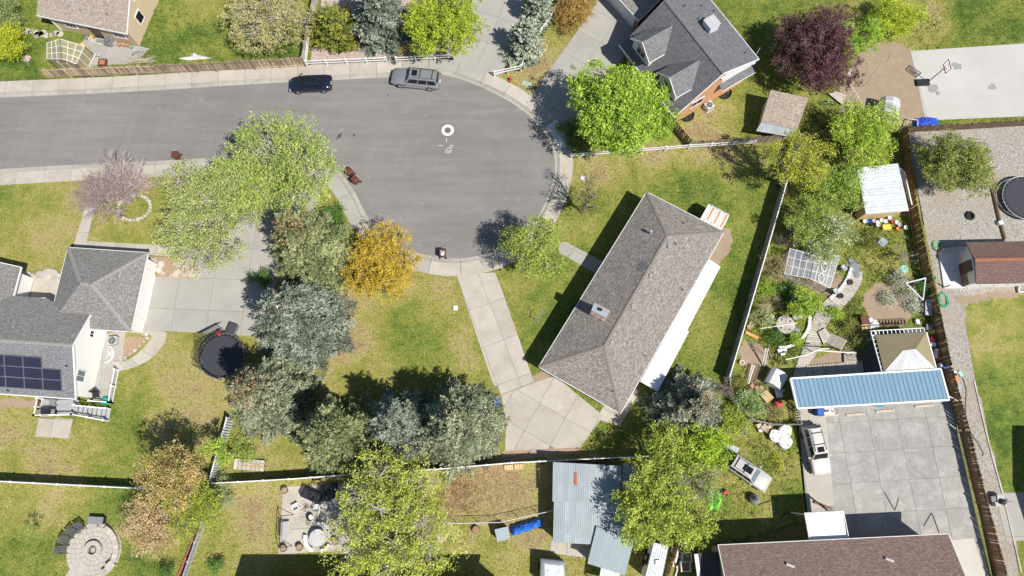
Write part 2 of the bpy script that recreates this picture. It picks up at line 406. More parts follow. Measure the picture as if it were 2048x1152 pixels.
# ------------------------------------------------------------------ terrain
mb = MB(); mb.face([(-1500, -1500, -.35), (1500, -1500, -.35), (1500, 1500, -.35), (-1500, 1500, -.35)])
mb.build('ground', mat('far_turf', (.22, .215, .075), .97, var=.25, vs=.15, col2=(.12, .15, .04), c2lo=.45, c2hi=.65, fine=.25, fs=3), kind='structure')

def vnoise(X, Y, cell, seed):
    g = np.random.default_rng(seed).random((256, 256)); x = X / cell + 100; y = Y / cell + 100
    xi, yi = np.floor(x).astype(int), np.floor(y).astype(int); fx, fy = x - xi, y - yi
    fx = fx * fx * (3 - 2 * fx); fy = fy * fy * (3 - 2 * fy)
    G = lambda a, b: g[a % 256, b % 256]
    return (G(xi, yi) * (1 - fx) + G(xi + 1, yi) * fx) * (1 - fy) + (G(xi, yi + 1) * (1 - fx) + G(xi + 1, yi + 1) * fx) * fy
# patches of drier (+) or greener (-) turf: place, radius in metres, amount
PATCH = [(90, 450, 5, .12), (30, 390, 3, -.14), (40, 500, 4, .04), (240, 470, 3, -.1), (400, 770, 4.5, .26), (330, 700, 3, .0), (250, 870, 4.5, -.2), (200, 800, 3, -.12), (60, 870, 3, .12), (20, 830, 3, .08),
 (330, 830, 3, .12), (700, 620, 3, .36), (660, 700, 3.2, .2), (735, 700, 4, .26), (800, 650, 3.4, -.22), (860, 690, 2.5, -.05), (900, 610, 2.5, .08), (940, 690, 2.4, .32), (800, 600, 3, .22), (640, 755, 2, .3), (860, 580, 2, .2), (960, 740, 2, .2),
 (1230, 330, 4, .28), (1170, 340, 3, .2), (1300, 300, 3, .25), (1400, 310, 4, .32), (1480, 330, 3, .2), (1330, 390, 4, -.15), (1150, 430, 2.5, .12), (1180, 480, 3, -.05), (1050, 590, 3, .06), (1100, 560, 2.5, -.05), (1040, 650, 3, -.05), (1470, 560, 5, -.2), (1440, 420, 4, -.12), (1150, 600, 3, -.1), (1120, 640, 3, -.12), (1430, 700, 3, .0), (1400, 640, 2.5, .12), (1190, 900, 2, .25), (1250, 870, 3, -.12),
 (80, 980, 4, .2), (150, 990, 3, -.1), (40, 1080, 4, -.12), (110, 1010, 2, .2), (220, 1010, 3, -.15), (100, 1090, 3, .12), (60, 1130, 3, -.1), (270, 1130, 3, -.2), (530, 1020, 5, .2), (480, 1060, 4, .2), (430, 1100, 3, .05), (540, 910, 3, .22), (470, 1000, 3, .18), (440, 1120, 3, -.1),
 (940, 980, 4.5, .26), (1030, 960, 4, .24), (900, 960, 3, .3), (1010, 1020, 3, .2), (940, 1100, 3, -.05), (1060, 1080, 3, .15), (980, 1130, 3, .12), (900, 1120, 2, .2),
 (1500, 880, 3, .05), (1560, 960, 2.5, .18), (1530, 900, 2, -.1), (1480, 1000, 2.6, .2), (1560, 920, 1.5, .15), (1420, 870, 3, .1), (1540, 990, 1.6, .12),
 (100, 60, 4, .1), (330, 60, 5, -.18), (360, 30, 2.5, .2), (420, 100, 3, .05), (560, 110, 3, -.2), (400, 10, 3, .25), (330, 110, 3, -.1), (20, 150, 3, -.12), (60, 120, 3, -.12),
 (1100, 130, 3.5, .2), (1060, 150, 3, .2), (1420, 240, 4, .2), (1480, 200, 3, .05), (1270, 280, 3, .12), (1480, 50, 3, -.1), (1580, 20, 4, -.1), (1960, 40, 7, -.14), (1850, 60, 3.5, .3), (1900, 75, 2.5, .2), (1990, 70, 3, -.05), (1860, 20, 2.5, .2), (1440, 260, 3, .2),
 (1975, 680, 3.5, .14), (2020, 640, 3, .1), (1990, 800, 3.2, -.2), (2030, 730, 3, .08), (2010, 900, 4, -.2), (1960, 640, 2, .12),
 (1780, 530, 3, .12), (1750, 540, 2, .18), (1560, 700, 3, .0), (1690, 640, 3, .05), (1640, 760, 2, .2), (1520, 760, 2, .1)]
PATCHW = [(P(a, b), r_, k) for a, b, r_, k in PATCH]
def dryness(X, Y, base):
    d = np.full(X.shape, base, float); X0, Y0 = X, Y
    X = X + (vnoise(X0, Y0, 2.2, 21) - .5) * 3.2; Y = Y + (vnoise(X0, Y0, 2.2, 22) - .5) * 3.2
    for c, r_, k in PATCHW: d += k * np.exp(-((X - c.x) ** 2 + (Y - c.y) ** 2) / (r_ * r_))
    d += (vnoise(X0, Y0, 3.1, 3) - .5) * .24 + (vnoise(X0, Y0, 1.1, 4) - .5) * .24 + (vnoise(X0, Y0, .5, 5) - .5) * .16
    return np.clip(d, .02, .98)
CELL = .3
YARDS = []
def lawn(name, pts, base, z=0.):
    poly = [(p.x, p.y) for p in PP(pts)]; a = np.array(poly); YARDS.append((poly, base, z))
    ix0, iy0 = np.floor(a.min(0) / CELL).astype(int) - 1; ix1, iy1 = np.ceil(a.max(0) / CELL).astype(int) + 1
    gx, gy = np.meshgrid(np.arange(ix0, ix1), np.arange(iy0, iy1), indexing='ij')
    ok = inpoly((gx + .5) * CELL, (gy + .5) * CELL, poly)
    vx, vy = np.meshgrid(np.arange(ix0, ix1 + 1), np.arange(iy0, iy1 + 1), indexing='ij'); ny = vx.shape[1]
    i, j = np.nonzero(ok); q = np.stack([i * ny + j, (i + 1) * ny + j, (i + 1) * ny + j + 1, i * ny + j + 1], 1)
    used, inv = np.unique(q, return_inverse=True); q = inv.reshape(-1, 4)
    X = vx.ravel()[used] * CELL; Y = vy.ravel()[used] * CELL
    me = bpy.data.meshes.new(name); n = len(used); me.vertices.add(n)
    me.vertices.foreach_set('co', np.stack([X, Y, np.full(n, z)], 1).astype(np.float32).ravel())
    me.loops.add(q.size); me.loops.foreach_set('vertex_index', q.astype(np.int32).ravel())
    me.polygons.add(len(q)); me.polygons.foreach_set('loop_start', np.arange(0, q.size, 4, dtype=np.int32))
    at = me.attributes.new('dry', 'FLOAT', 'POINT'); at.data.foreach_set('value', dryness(X, Y, base).astype(np.float32))
    me.materials.append(MATS['turf']); me.update(calc_edges=True)
    return tag(link(name, me, None, Matrix()), kind='structure')
lawn('lawn', [(-150, 352), (300, 338), (560, 322), (640, 338), (690, 385), (725, 455), (700, 640), (600, 720), (560, 880), (430, 964), (-150, 947)], .58)
lawn('lawn', [(640, 338), (690, 385), (728, 445), (780, 505), (850, 533), (915, 545), (1000, 540), (1060, 500), (1108, 440), (1130, 385), (1135, 316), (1600, 270), (1466, 780), (1475, 850), (1440, 908), (1000, 914), (590, 962), (430, 964), (560, 880), (600, 720), (700, 640), (725, 455)], .42)
lawn('lawn', [(-150, 947), (430, 964), (405, 1030), (362, 1220), (-150, 1220)], .42)
lawn('lawn', [(430, 964), (590, 962), (880, 938), (895, 1050), (890, 1220), (362, 1220), (405, 1030)], .5)
lawn('lawn', [(880, 938), (1000, 914), (1290, 910), (1300, 1220), (890, 1220), (895, 1050)], .55)
lawn('lawn', [(1290, 910), (1440, 908), (1475, 850), (1590, 850), (1612, 1040), (1440, 1090), (1420, 1220), (1300, 1220)], .36)
lawn('lawn', [(1600, 270), (1812, 256), (1885, 640), (1925, 830), (1590, 850), (1475, 850), (1466, 780)], .46)
lawn('lawn', [(-150, -120), (650, -120), (640, 30), (618, 135), (100, 157), (-150, 172)], .3)
lawn('lawn', [(985, 152), (1042, 140), (1105, 40), (1180, -120), (1300, -120), (1190, 20), (1060, 196), (1025, 178)], .6)
lawn('lawn', [(1125, 280), (1270, 60), (1330, -120), (2300, -120), (2300, 250), (1812, 256), (1600, 270), (1135, 316)], .36)
lawn('lawn', [(1928, 612), (1985, 598), (2300, 570), (2300, 985), (2004, 985), (1952, 760)], .38, .012)
lawn('lawn', [(2030, 1082), (2300, 1075), (2300, 1220), (2050, 1220)], .35, .012)
sheet('gravel_yard', PP([(1812, 256), (2300, 236), (2300, 1240), (2012, 1240), (1925, 830), (1885, 640)]), 0.002, 'gravel')
sheet('rock_bed', PP([(640, -80), (618, 133), (905, 116), (950, -80)]), -.004, 'rockbed')
sheet('dirt_bed', PP([(1795, 84), (1822, 98), (1854, 244), (1800, 250), (1715, 244), (1676, 222), (1684, 165), (1712, 112), (1755, 88)]), .012, 'dirt_pale', jag=.25)
sheet('dirt_bed', PP([(1752, 565), (1725, 590), (1728, 620), (1752, 650), (1810, 650), (1830, 618), (1815, 590), (1785, 570)]), .012, 'dirt_pale', jag=.2)
sheet('dirt_bed', PP([(1490, 680), (1520, 690), (1540, 710), (1530, 735), (1500, 745), (1480, 725), (1478, 700)]), .012, 'dirt_pale', jag=.25)
sheet('dirt_bed', PP([(1620, 715), (1690, 700), (1700, 735), (1620, 745)]), .012, 'dirt_pale', jag=.25)
sheet('dirt_bed', PP([(1690, 660), (1715, 655), (1718, 690), (1700, 705), (1680, 690)]), .011, 'dirt_pale', jag=.3, hard=False)
sheet('dirt_bed', PP([(1520, 590), (1560, 580), (1575, 610), (1545, 625), (1518, 615)]), .011, 'dirt_pale', jag=.3, hard=False)
sheet('dirt_bed', PP([(1490, 760), (1530, 765), (1540, 830), (1500, 830), (1475, 800)]), .011, 'dirt_pale', jag=.3, hard=False)
sheet('dirt_bed', PP([(1640, 560), (1680, 545), (1690, 570), (1665, 600), (1640, 590)]), .011, 'dirt_pale', jag=.3, hard=False)
sheet('dirt_bed', PP([(1436, 455), (1462, 460), (1466, 482), (1452, 510), (1432, 530), (1405, 525), (1400, 480)]), .012, 'dirt_pale', jag=.2)
sheet('dirt_bed', PP([(1062, 752), (1068, 765), (1100, 756), (1096, 740)]), .012, 'dirt_pale', jag=.1)
sheet('dirt_bed', PP([(0, 798), (60, 800), (85, 806), (60, 816), (20, 812), (0, 818), (-60, 820), (-60, 800)]), .012, 'dirt_pale', jag=.2)
sheet('dirt_bed', PP([(1905, 595), (1970, 585), (2060, 580), (2060, 592), (1985, 600), (1930, 612)]), .010, 'dirt_pale', jag=.2, hard=False)
sheet('mulch_bed', PP([(300, 513), (385, 516), (388, 556), (318, 553), (304, 530)]), .014, 'mulch')
sheet('mulch_bed', PP([(250, 675), (293, 673), (292, 680), (270, 705), (243, 718)]), .014, 'mulch', jag=.08)
sheet('mulch_bed', PP([(80, 545), (115, 548), (118, 570), (100, 590), (80, 570)]), .014, 'mulch', jag=.1)
sheet('mulch_bed', PP([(1002, 908), (1010, 901), (1160, 895), (1165, 905), (1000, 922)]), .014, 'mulch', jag=.1)

# ------------------------------------------------------------------ road: asphalt, kerb, pavement
edge_n = PP([(-150, 202), (0, 195), (250, 184), (512, 168), (687, 159), (784, 154), (850, 149), (890, 150), (937, 164), (987, 186), (1024, 206), (1061, 234), (1088, 264), (1104, 293), (1110, 325), (1107, 358), (1094, 396), (1073, 437), (1040, 472), (1003, 497), (960, 511), (915, 517), (874, 514), (822, 502), (780, 482), (752, 456), (729, 423), (712, 388), (688, 353), (664, 329), (644, 317), (610, 310), (560, 309), (450, 314), (350, 320), (140, 330), (0, 338), (-150, 345)], -.1)
edge = smooth_path(edge_n, 5)
mb = MB(); mb.face([p + V((0, 0, -.0)) for p in reversed(offset(edge, .5))]); 
road = mb.build('road', 'asphalt', kind='structure')
HARD.append([(p.x, p.y) for p in offset(edge, 2.0)])
# (path runs clockwise seen from above, so +offset is outward)
kerb = thing('kerb', None, None, (0, 0, 0)); tag(kerb, kind='structure')
def strip(parent, name, path, prof, m, step):
    """lofted pieces along a path; prof = [(offset, z), ...] across"""
    pts = resample(path, step); sub = 3; fine = []
    cum = [0.]
    for a, b in zip(path, path[1:]): cum.append(cum[-1] + (b - a).length)
    def at(s_):
        k = max(0, min(len(path) - 2, int(np.searchsorted(cum, s_)) - 1)); l = cum[k + 1] - cum[k]; t = (s_ - cum[k]) / l if l else 0
        a = path[k] + (path[k + 1] - path[k]) * t
        d = path[min(k + 2, len(path) - 1)] - path[max(k - 1, 0)]; d.z = 0; d.normalize(); return a, V((-d.y, d.x, 0))
    n = int(cum[-1] / step)
    for i in range(n):
        mb = MB(); rows = []
        for j in range(sub + 1):
            s_ = i * step + .02 + (step - .04) * j / sub; a, nn = at(s_)
            rows.append([V((a.x, a.y, 0)) + nn * o + V((0, 0, z)) for o, z in prof])
        m_ = len(prof); vs_ = [p for r_ in rows for p in r_]
        fs = [(j * m_ + k, j * m_ + k + 1, (j + 1) * m_ + k + 1, (j + 1) * m_ + k) for j in range(sub) for k in range(m_ - 1)]
        fs += [tuple(range(m_)), tuple(reversed(range(sub * m_, sub * m_ + m_)))]
        mb.idx(vs_, fs); c = rows[1][1]; M = Matrix.Translation((c.x, c.y, 0))
        me_ = mb.mesh(name, m(i) if callable(m) else m, M); link(name, me_, parent, M)
strip(kerb, 'kerb_stone', edge, [(-.02, -.14), (0, -.092), (.32, -.075), (.36, .02), (.5, .026), (.52, -.1)], 'concrete_kerb', 3.0)
pavement = thing('pavement', None, None, (0, 0, 0)); tag(pavement, kind='structure')
tot = sum((b - a).length for a, b in zip(edge, edge[1:]))
def pav_mat(i):
    k = i * 3.0 / tot
    return 'concrete_grey' if .33 < k < .385 or .60 < k < .72 else ('concrete_new' if .452 < k < .475 else 'concrete')
strip(pavement, 'slab', edge, [(.53, -.1), (.535, .03), (1.98, .034), (2.0, -.1)], pav_mat, 3.0)
# road furniture and marks
mh = thing('manhole', 'round iron manhole lid in a white concrete collar on the road', 'manhole', P(895.5, 260.5, -.1))
c = P(895.5, 260.5, -.1); MB().lathe(c, [(.86, -.02), (.86, .003), (.7, .003)], 40).build('asphalt_patch', mat('patch_dark', (.165, .158, .15), .9, var=.15, vs=4), mh); MB().lathe(c, [(.71, -.02), (.71, .006), (.66, .008), (.36, .008), (.36, -.02)], 40).build('collar', mat('collar', (.66, .65, .62), .85, var=.08, vs=3, col2=(.48, .46, .42), c2lo=.52, c2hi=.75), mh)
MB().lathe(c, [(.35, -.02), (.35, .012), (.30, .018), (.08, .018), (.06, .026)], 28).build('lid', mat('iron', (.13, .12, .115), .7, var=.35, vs=9), mh)
mk = thing('survey_marking', 'white painted number 183 and dash marks on the asphalt by the manhole', 'road marking', P(893, 291, -.1))
def stroke(pts, w_=.055, z=-.094):
    """one painted line as a single ribbon; later parts of a line lie a hair above earlier ones where it crosses itself"""
    m_ = MB(); pts = PP(pts, z); n = len(pts); vs_ = []
    for k, p in enumerate(pts):
        d = (pts[min(k + 1, n - 1)] - pts[max(k - 1, 0)]).normalized(); q = V((-d.y, d.x, 0)) * w_ / 2; up = V((0, 0, .0004 * k)); vs_ += [p + q + up, p - q + up]
    return m_.idx(vs_, [(2 * k, 2 * k + 1, 2 * k + 3, 2 * k + 2) for k in range(n - 1)])
for k, s_ in enumerate(([(893.3, 276), (892.4, 285)], [(877, 291), (886, 291.4)], [(899.5, 291.2), (907.5, 291.2)])): stroke(s_, .075).build('dash', 'paint_dull', mk)
def curve(pts): return [(p.x, p.y) for p in smooth_path([V((a, b, 0)) for a, b in pts], 4)]
stroke([(892.4, 298.5), (890.6, 305.8)]).build('figure_one', 'paint_dull', mk, label='painted figure 1')
stroke(curve([(898.4, 302.6), (896, 301), (893.8, 303.2), (895.2, 306.4), (898, 305.4), (898.6, 302.8), (900.2, 300.2), (902.8, 301.2), (902.4, 304.4), (899.8, 304.8), (898.4, 302.6)])).build('figure_eight', 'paint_dull', mk, label='painted figure 8')
stroke(curve([(895.4, 299.6), (895.3, 296.4), (897.6, 295), (899.6, 297.4), (900, 294.6), (903, 294.4), (903.8, 296.6), (903, 299)])).build('figure_three', 'paint_dull', mk, label='painted figure 3')
MB().prism(PP([(672, 279), (676, 268), (684, 265), (682, 272), (675, 277)]), -.099, -.095).build('oil_stain', 'stain', label='dark oil stain with a pointed tail on the street asphalt', cat='stain')
for px, py, r_, lab in ((708, 269, .16, 'small dark drip beside the pointed oil stain'), (540, 246, .14, 'tiny dark drip on the street near the sedan'), (776, 190, .12, 'tiny dark drip on the street below the silver SUV')): MB().prism(blob(P(px, py).x, P(px, py).y, r_, 9, .4), -.099, -.0955).build('oil_stain', 'stain', label=lab, cat='stain')

# ------------------------------------------------------------------ drives, walks, courts
def paving(name, m, poly, dirpx, w_, h_, org=None, gap=.036, top=.03, **k):
    t = thing(name, None, None, (0, 0, 0)); tag(t, kind='structure'); a, b = P(*dirpx[0]), P(*dirpx[1])
    MB().prism(PP(poly), -.03, .007).build('joint_bed', 'joint', t)
    slabs(t, PP(poly), ang(a, b), w_, h_, m, P(*org) if org else None, gap, top, **k); return t
paving('driveway', 'concrete', [(912, 549), (990, 545), (1004, 580), (1068, 764), (1002, 789), (985, 765)], ((912, 549), (985, 745)), 4.15, 2.25, gap=.032)
paving('driveway', 'concrete', [(1003, 790), (1069, 765), (1110, 752), (1207, 832), (1190, 855), (1160, 895), (1010, 902), (1012, 850)], ((1077, 734), (1241, 828)), 2.9, 3.1, org=(1110, 753), gap=.032)
paving('driveway', 'concrete_grey', [(292, 552), (318, 553), (388, 556), (392, 516), (430, 500), (480, 440), (560, 327), (640, 345), (640, 400), (560, 520), (530, 690), (505, 672), (332, 662), (285, 672)], ((300, 552), (500, 560)), 3.6, 3.4)
paving('driveway', 'concrete_grey', [(1062, 192), (1190, 12), (1215, -60), (1330, -60), (1290, 60), (1236, 130), (1160, 225), (1135, 278)], ((1062, 192), (1190, 12)), 3.4, 3.1)
paving('driveway', 'concrete_grey', [(905, 121), (964, -60), (1062, -60), (1040, 40), (1005, 148), (988, 154), (945, 132)], ((905, 121), (960, 0)), 3.6, 2.9)
paving('parking_slab', 'concrete_old', [(1590, 770), (1905, 752), (1915, 870), (1990, 1200), (1640, 1200), (1612, 1000), (1608, 960), (1598, 850)], ((1600, 985), (1925, 965)), 2.9, 2.9, org=(1690, 905), gap=.024)
MB().prism([(p.x, p.y) for p in PP([(1600, 820), (1650, 815), (1668, 1010), (1620, 1020), (1610, 960)])], .03, .042).build('parking_apron', 'dirt_pale' if 0 else mat('concrete_tan', (.42, .39, .34), .9, var=.08, vs=.8, fine=.08), kind='structure')
MB().prism([(p.x, p.y) for p in PP([(1902, 1080), (1947, 1076), (1985, 1200), (1925, 1200)])], .03, .042).build('parking_apron', mat('concrete_pale', (.50, .48, .43), .9, var=.06, vs=.8, fine=.06), kind='structure')
paving('sports_court', 'court', [(1820, 102), (2300, 70), (2300, 222), (1851, 241)], ((1820, 102), (2048, 87)), 13.5, 12, gap=.03)
for k, (px, py, r_) in enumerate(((1914, 132, .5), (1866, 178, .55), (1875, 186, .3), (1985, 175, .4))): MB().prism(blob(P(px, py).x, P(px, py).y, r_, 14, .35), .03, .042 + k * .001).build('stain', 'court_stain' if 'court_stain' in MATS else mat('court_stain', (.30, .29, .27), .9, var=.15, vs=3), bpy.data.objects['sports_court'])
paving('walkway', 'concrete', [(148, 492), (166, 430), (186, 345), (206, 345), (188, 430), (172, 492)], ((172, 492), (190, 420)), 1.6, 1.25)
paving('walkway', 'concrete', [(146, 498), (150, 481), (372, 493), (430, 500), (390, 516), (300, 510)], ((150, 481), (372, 493)), 2.2, 3.2)
paving('walkway', 'concrete_grey', [(1118, 485), (1132, 484), (1205, 523), (1192, 548), (1118, 505)], ((1125, 486), (1200, 525)), 1.7, 2.6)
paving('walkway', 'concrete', [(1205, 815), (1280, 770), (1275, 790), (1240, 852), (1192, 838)], ((1205, 832), (1238, 852)), 1.5, 1.7)
paving('walkway', 'concrete_grey', [(772, 128), (776, 88), (792, 88), (794, 126)], ((772, 128), (776, 88)), 1.5, 1.3)
paving('patio_slab', 'concrete', [(79, 834), (146, 838), (138, 877), (70, 873)], ((79, 834), (146, 838)), 2.0, 3.4, org=(108, 838))
paving('patio_slab', 'concrete', [(565, 974), (740, 964), (752, 1098), (557, 1108)], ((565, 974), (650, 968)), 3.4, 3.95)
paving('patio_slab', 'concrete_grey', [(170, 75), (245, 86), (300, 97), (290, 108), (262, 128), (165, 132), (160, 100)], ((170, 80), (245, 92)), 3., 2.2)
# curved walk round the left house
wk = thing('walkway', None, None, (0, 0, 0)); tag(wk, kind='structure')
pin = smooth_path(PP([(305, 664), (300, 680), (283, 700), (262, 716), (240, 724), (222, 722)]), 5); pout = smooth_path(PP([(334, 664), (328, 688), (306, 714), (278, 731), (250, 740), (236, 742)]), 5)
n = len(pin) - 1
for k in range(0, n, 5):
    poly = pin[k:k + 6] + list(reversed(pout[k:k + 6]))
    c = sum(poly, V()) / len(poly); q = [(c.x + (p.x - c.x) * .985, c.y + (p.y - c.y) * .985) for p in poly]
    M = Matrix.Translation((c.x, c.y, 0)); link('slab', MB().prism(q, -.07, .03).mesh('slab', 'concrete', M), wk, M)
HARD.append([(p.x, p.y) for p in pin + list(reversed(pout))])
paving('walkway', 'concrete_grey', [(208, 668), (252, 660), (245, 720), (236, 742), (225, 800), (185, 800), (195, 740)], ((208, 668), (252, 664)), 2.6, 2.9)
paving('patio_slab', 'concrete', [(1102, 1080), (1185, 1090), (1175, 1118), (1100, 1105)], ((1102, 1080), (1185, 1090)), 1.6, 1.2)
paving('patio_slab', 'concrete_grey', [(1990, 985), (2300, 985), (2300, 1078), (2012, 1082)], ((1990, 985), (2048, 985)), 4, 4)
# ------------------------------------------------------------------ trees and shrubs
def limb(mb, p0, p1, r0, r1, bend=.12, n=5, seg=3):
    p0, p1 = V(p0), V(p1); l = (p1 - p0).length; off = V([random.uniform(-1, 1) for _ in range(3)]) * l * bend
    pts = [p0 + (p1 - p0) * (k / seg) + off * math.sin(math.pi * k / seg) for k in range(seg + 1)]
    mb.tube(pts, [r0 + (r1 - r0) * (k / seg) for k in range(seg + 1)], n, cap=False); return pts
LEAFGAIN = 1.38; NEEDLEGAIN = 1.5
def jitcol(cols, n, k=.12, grp=None):
    cols = np.array(cols); a = RNG.random(n) if grp is None else np.clip(grp + RNG.normal(size=n) * .18, 0, 1)
    i = a * (len(cols) - 1); lo = np.clip(np.floor(i).astype(int), 0, len(cols) - 2); f = (i - lo)[:, None]
    return np.clip((cols[lo] * (1 - f) + cols[lo + 1] * f) * (1 + RNG.normal(size=(n, 1)) * k), .003, .95)
def crown_of(t, name, centers, per, spread, size, cols, asp=.5, up=.7, m='leaf', k=.13):
    n = len(centers); C = np.repeat(centers, per, 0) + RNG.normal(size=(n * per, 3)) * np.array([spread, spread, spread * .75])
    C[:, 2] = np.maximum(C[:, 2], .05)
    cols = [tuple(min(.85, x * LEAFGAIN) for x in q_) for q_ in cols]; g = np.repeat(RNG.random(n), per); sz = size * RNG.uniform(.6, 1.25, n * per)
    M = wm(t); q = leafquads(C - np.array(M.translation), sz, asp, up)
    o = link(name, quadmesh(name, q, jitcol(cols, n * per, k, g), m), t, M); o['kind'] = 'stuff'; return o
def tree(label, px, py, zc, rx, rz, cols, cat='tree', name='deciduous_tree', n=11, dens=1., leaf=.14, per=14, spread=.3, bark='bark', lobes=None, base=None,
         group=None, twig=1., lo=.45, asp=.5, flower=None):
    c = P(px, py, zc); b = P(*base) if base else V((c.x, c.y, 0))
    t = thing(name, label, cat, (b.x, b.y, 0), 0, group)
    L_ = []
    if lobes: L_ = [(P(a, b_, z), r_) for a, b_, z, r_ in lobes]
    else:
        for i in range(n):
            a = 2.4 * i + random.uniform(-.4, .4); f = math.sqrt((i + .5) / n) * .68; z = random.uniform(-.8, .75) * (1 - f * .4) + .25 * (1 - f)
            L_.append((c + V((math.cos(a) * rx * f, math.sin(a) * rx * f, z * rz)), rx * random.uniform(.27, .5)))
    tb = MB(); bb = MB(); tr = max(.06, .028 * (zc + rz)); zf = min(z_.z for z_, _ in L_) * .55 + .1
    fork = V((b.x, b.y, 0)).lerp(V((c.x, c.y, 0)), .4); fork.z = max(.25, zf)
    limb(tb, (b.x, b.y, -.05), fork, tr * 1.35, tr, .05, 8)
    tb.build('trunk', bark, t, smooth=True)
    cen = []
    for lc, r_ in L_:
        ml = limb(bb, fork, lc, tr * .62, tr * .18, .1)
        k = max(6, int(dens * 9.5 * r_ * r_ + 4 * r_))
        d = RNG.normal(size=(k, 3)); d[:, 2] = d[:, 2] * .8 + .25; d /= np.linalg.norm(d, axis=1)[:, None]
        q = np.array(lc) + d * (RNG.uniform(lo + .12, 1.08, (k, 1)) * r_) * np.array([1, 1, max(.55, rz / rx)])
        q[:, 2] = np.maximum(q[:, 2], .12); cen.append(q)
        for j in range(int(min(k, 9 + 5 * r_) * twig)):
            e = V(q[j % k]); s_ = ml[random.choice((1, 2, 3))]; limb(bb, s_, e, tr * .14 + .008, .008, .12, 4, 2)
    tag(bb.build('limbs', bark, t), kind='stuff')
    if dens >= 1.2:
        for lc, r_ in L_:
            k = int(dens * 4.5 * r_ * r_) + 2; dd = RNG.normal(size=(k, 3)); dd /= np.linalg.norm(dd, axis=1)[:, None]; dd = np.array(lc) + dd * RNG.uniform(.05, .55, (k, 1)) * r_; dd[:, 2] = np.maximum(dd[:, 2] - .15 * r_, .1); cen.append(dd)
    crown_of(t, 'crown', np.concatenate(cen), per + 13, spread * .66, leaf * .92, cols, asp)
    if flower: crown_of(t, 'blossoms', np.concatenate(cen)[::2] + np.array([0, 0, .06]), flower[1], spread, leaf * .8, flower[0], .8)
    return t
def spruce(label, px, py, h, rad, cols, group=None, tips=None, name='spruce_tree', nw=30, pw=.64, q=1., base_z=.25, cat='tree', size=.155, asp=.46, up=.8, upcurl=.12, gain=1.42):
    a = P(px, py, h); t = thing(name, label, cat, (a.x, a.y, 0), 0, group)
    tb = MB(); tb.tube([(a.x, a.y, -.05), (a.x, a.y, h * .5), (a.x, a.y, h * .97)], [.022 * h, .013 * h, .02], 8); tb.build('trunk', 'bark', t, smooth=True)
    C = []; T = []; W = []; bb = MB(); ax = np.array([a.x, a.y, 0.])
    nw = int(nw * .8)
    for i in range(nw):
        f = base_z / h + (1 - base_z / h) * .985 * (i / (nw - 1)) ** .9; z = f * h; rz_ = rad * (1 - f) ** pw * 1.02 + .12
        nb = int(4 + 1.7 * rz_); a0 = random.uniform(0, 6.28)
        for j in range(nb):
            az = a0 + 6.283 * (j + random.uniform(-.3, .3)) / nb; L_ = rz_ * random.choice((random.uniform(.62, .85), random.uniform(.9, 1.16))); d = np.array([math.cos(az), math.sin(az), 0]); s_ = np.array([-d[1], d[0], 0])
            zb = z + random.uniform(-.85, .85) * h / nw; tone = random.uniform(-.42, .42); ex = []
            nt_ = max(5, int(L_ / .095 * q))
            for k in range(nt_):                                # twigs left and right of the branch, like a herringbone
                t_ = .10 + .9 * (k + random.random() * .6) / nt_; sg = 1 if k % 2 else -1; wl = (.46 * L_ * (1 - t_) ** .75 * (.45 + .55 * min(1, t_ * 3)) + .10) * random.uniform(.7, 1.15)
                m_ = max(1, int(wl / .13)); r_ = (np.arange(m_) + .5) / m_ * wl; td = d * .62 + s_ * sg * .78
                p = ax + d * (L_ * t_) + td * r_[:, None]; p[:, 2] = zb - .24 * L_ * t_ + upcurl * 1.6 * L_ * t_ ** 2.5 - .16 * r_ + RNG.normal(size=m_) * .035
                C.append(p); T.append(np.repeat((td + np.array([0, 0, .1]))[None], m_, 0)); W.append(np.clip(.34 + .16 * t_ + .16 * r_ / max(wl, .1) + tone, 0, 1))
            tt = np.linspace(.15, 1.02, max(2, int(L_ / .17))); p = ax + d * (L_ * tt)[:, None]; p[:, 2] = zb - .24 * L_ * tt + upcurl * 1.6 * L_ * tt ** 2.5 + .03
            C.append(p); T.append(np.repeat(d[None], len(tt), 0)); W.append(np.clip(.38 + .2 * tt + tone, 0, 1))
            if i % 2 == 0 and L_ > .8: bb.tube([(a.x, a.y, zb), (a.x + d[0] * L_ * .85, a.y + d[1] * L_ * .85, zb - .15 * L_)], [.03, .008], 3, cap=False)
    C = np.concatenate(C); T = np.concatenate(T); W = np.concatenate(W); C[:, 2] = np.maximum(C[:, 2], .06); M = wm(t)
    tag(bb.build('branches', 'bark', t), kind='stuff')
    qd = leafquads(C - np.array(M.translation), size * RNG.uniform(.65, 1.25, len(C)), asp, up, T, .22)
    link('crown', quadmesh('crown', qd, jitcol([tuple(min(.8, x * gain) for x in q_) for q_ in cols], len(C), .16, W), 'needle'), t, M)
    nq = int(70 * rad * h); zz = h * (.03 + .9 * RNG.random(nq) ** 1.3); az = RNG.uniform(0, 6.28, nq); rr = (rad * (1 - zz / h) ** pw) * .62 * np.sqrt(RNG.random(nq))  # dark twigs added inside the crown to block sun and darken its gaps
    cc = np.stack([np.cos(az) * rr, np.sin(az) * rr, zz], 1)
    tag(link('shading_twigs', quadmesh('shading_twigs', leafquads(cc, RNG.uniform(.12, .3, nq), .3, .1), jitcol([(.05, .042, .03), (.10, .085, .06)], nq, .2), 'needle'), t, M), kind='stuff')
    if tips:
        k = tips[1]; f = RNG.uniform(.7, .99, k); az = RNG.uniform(0, 6.28, k); rr = (rad * (1 - f) ** pw + .12) * RNG.uniform(.5, 1.05, k)
        cc = np.stack([a.x + np.cos(az) * rr, a.y + np.sin(az) * rr, f * h - rr * .1 + .05], 1)
        crown_of(t, 'cones', cc, 8, .14, .085, tips[0], .4, .5, 'needle')
    return t
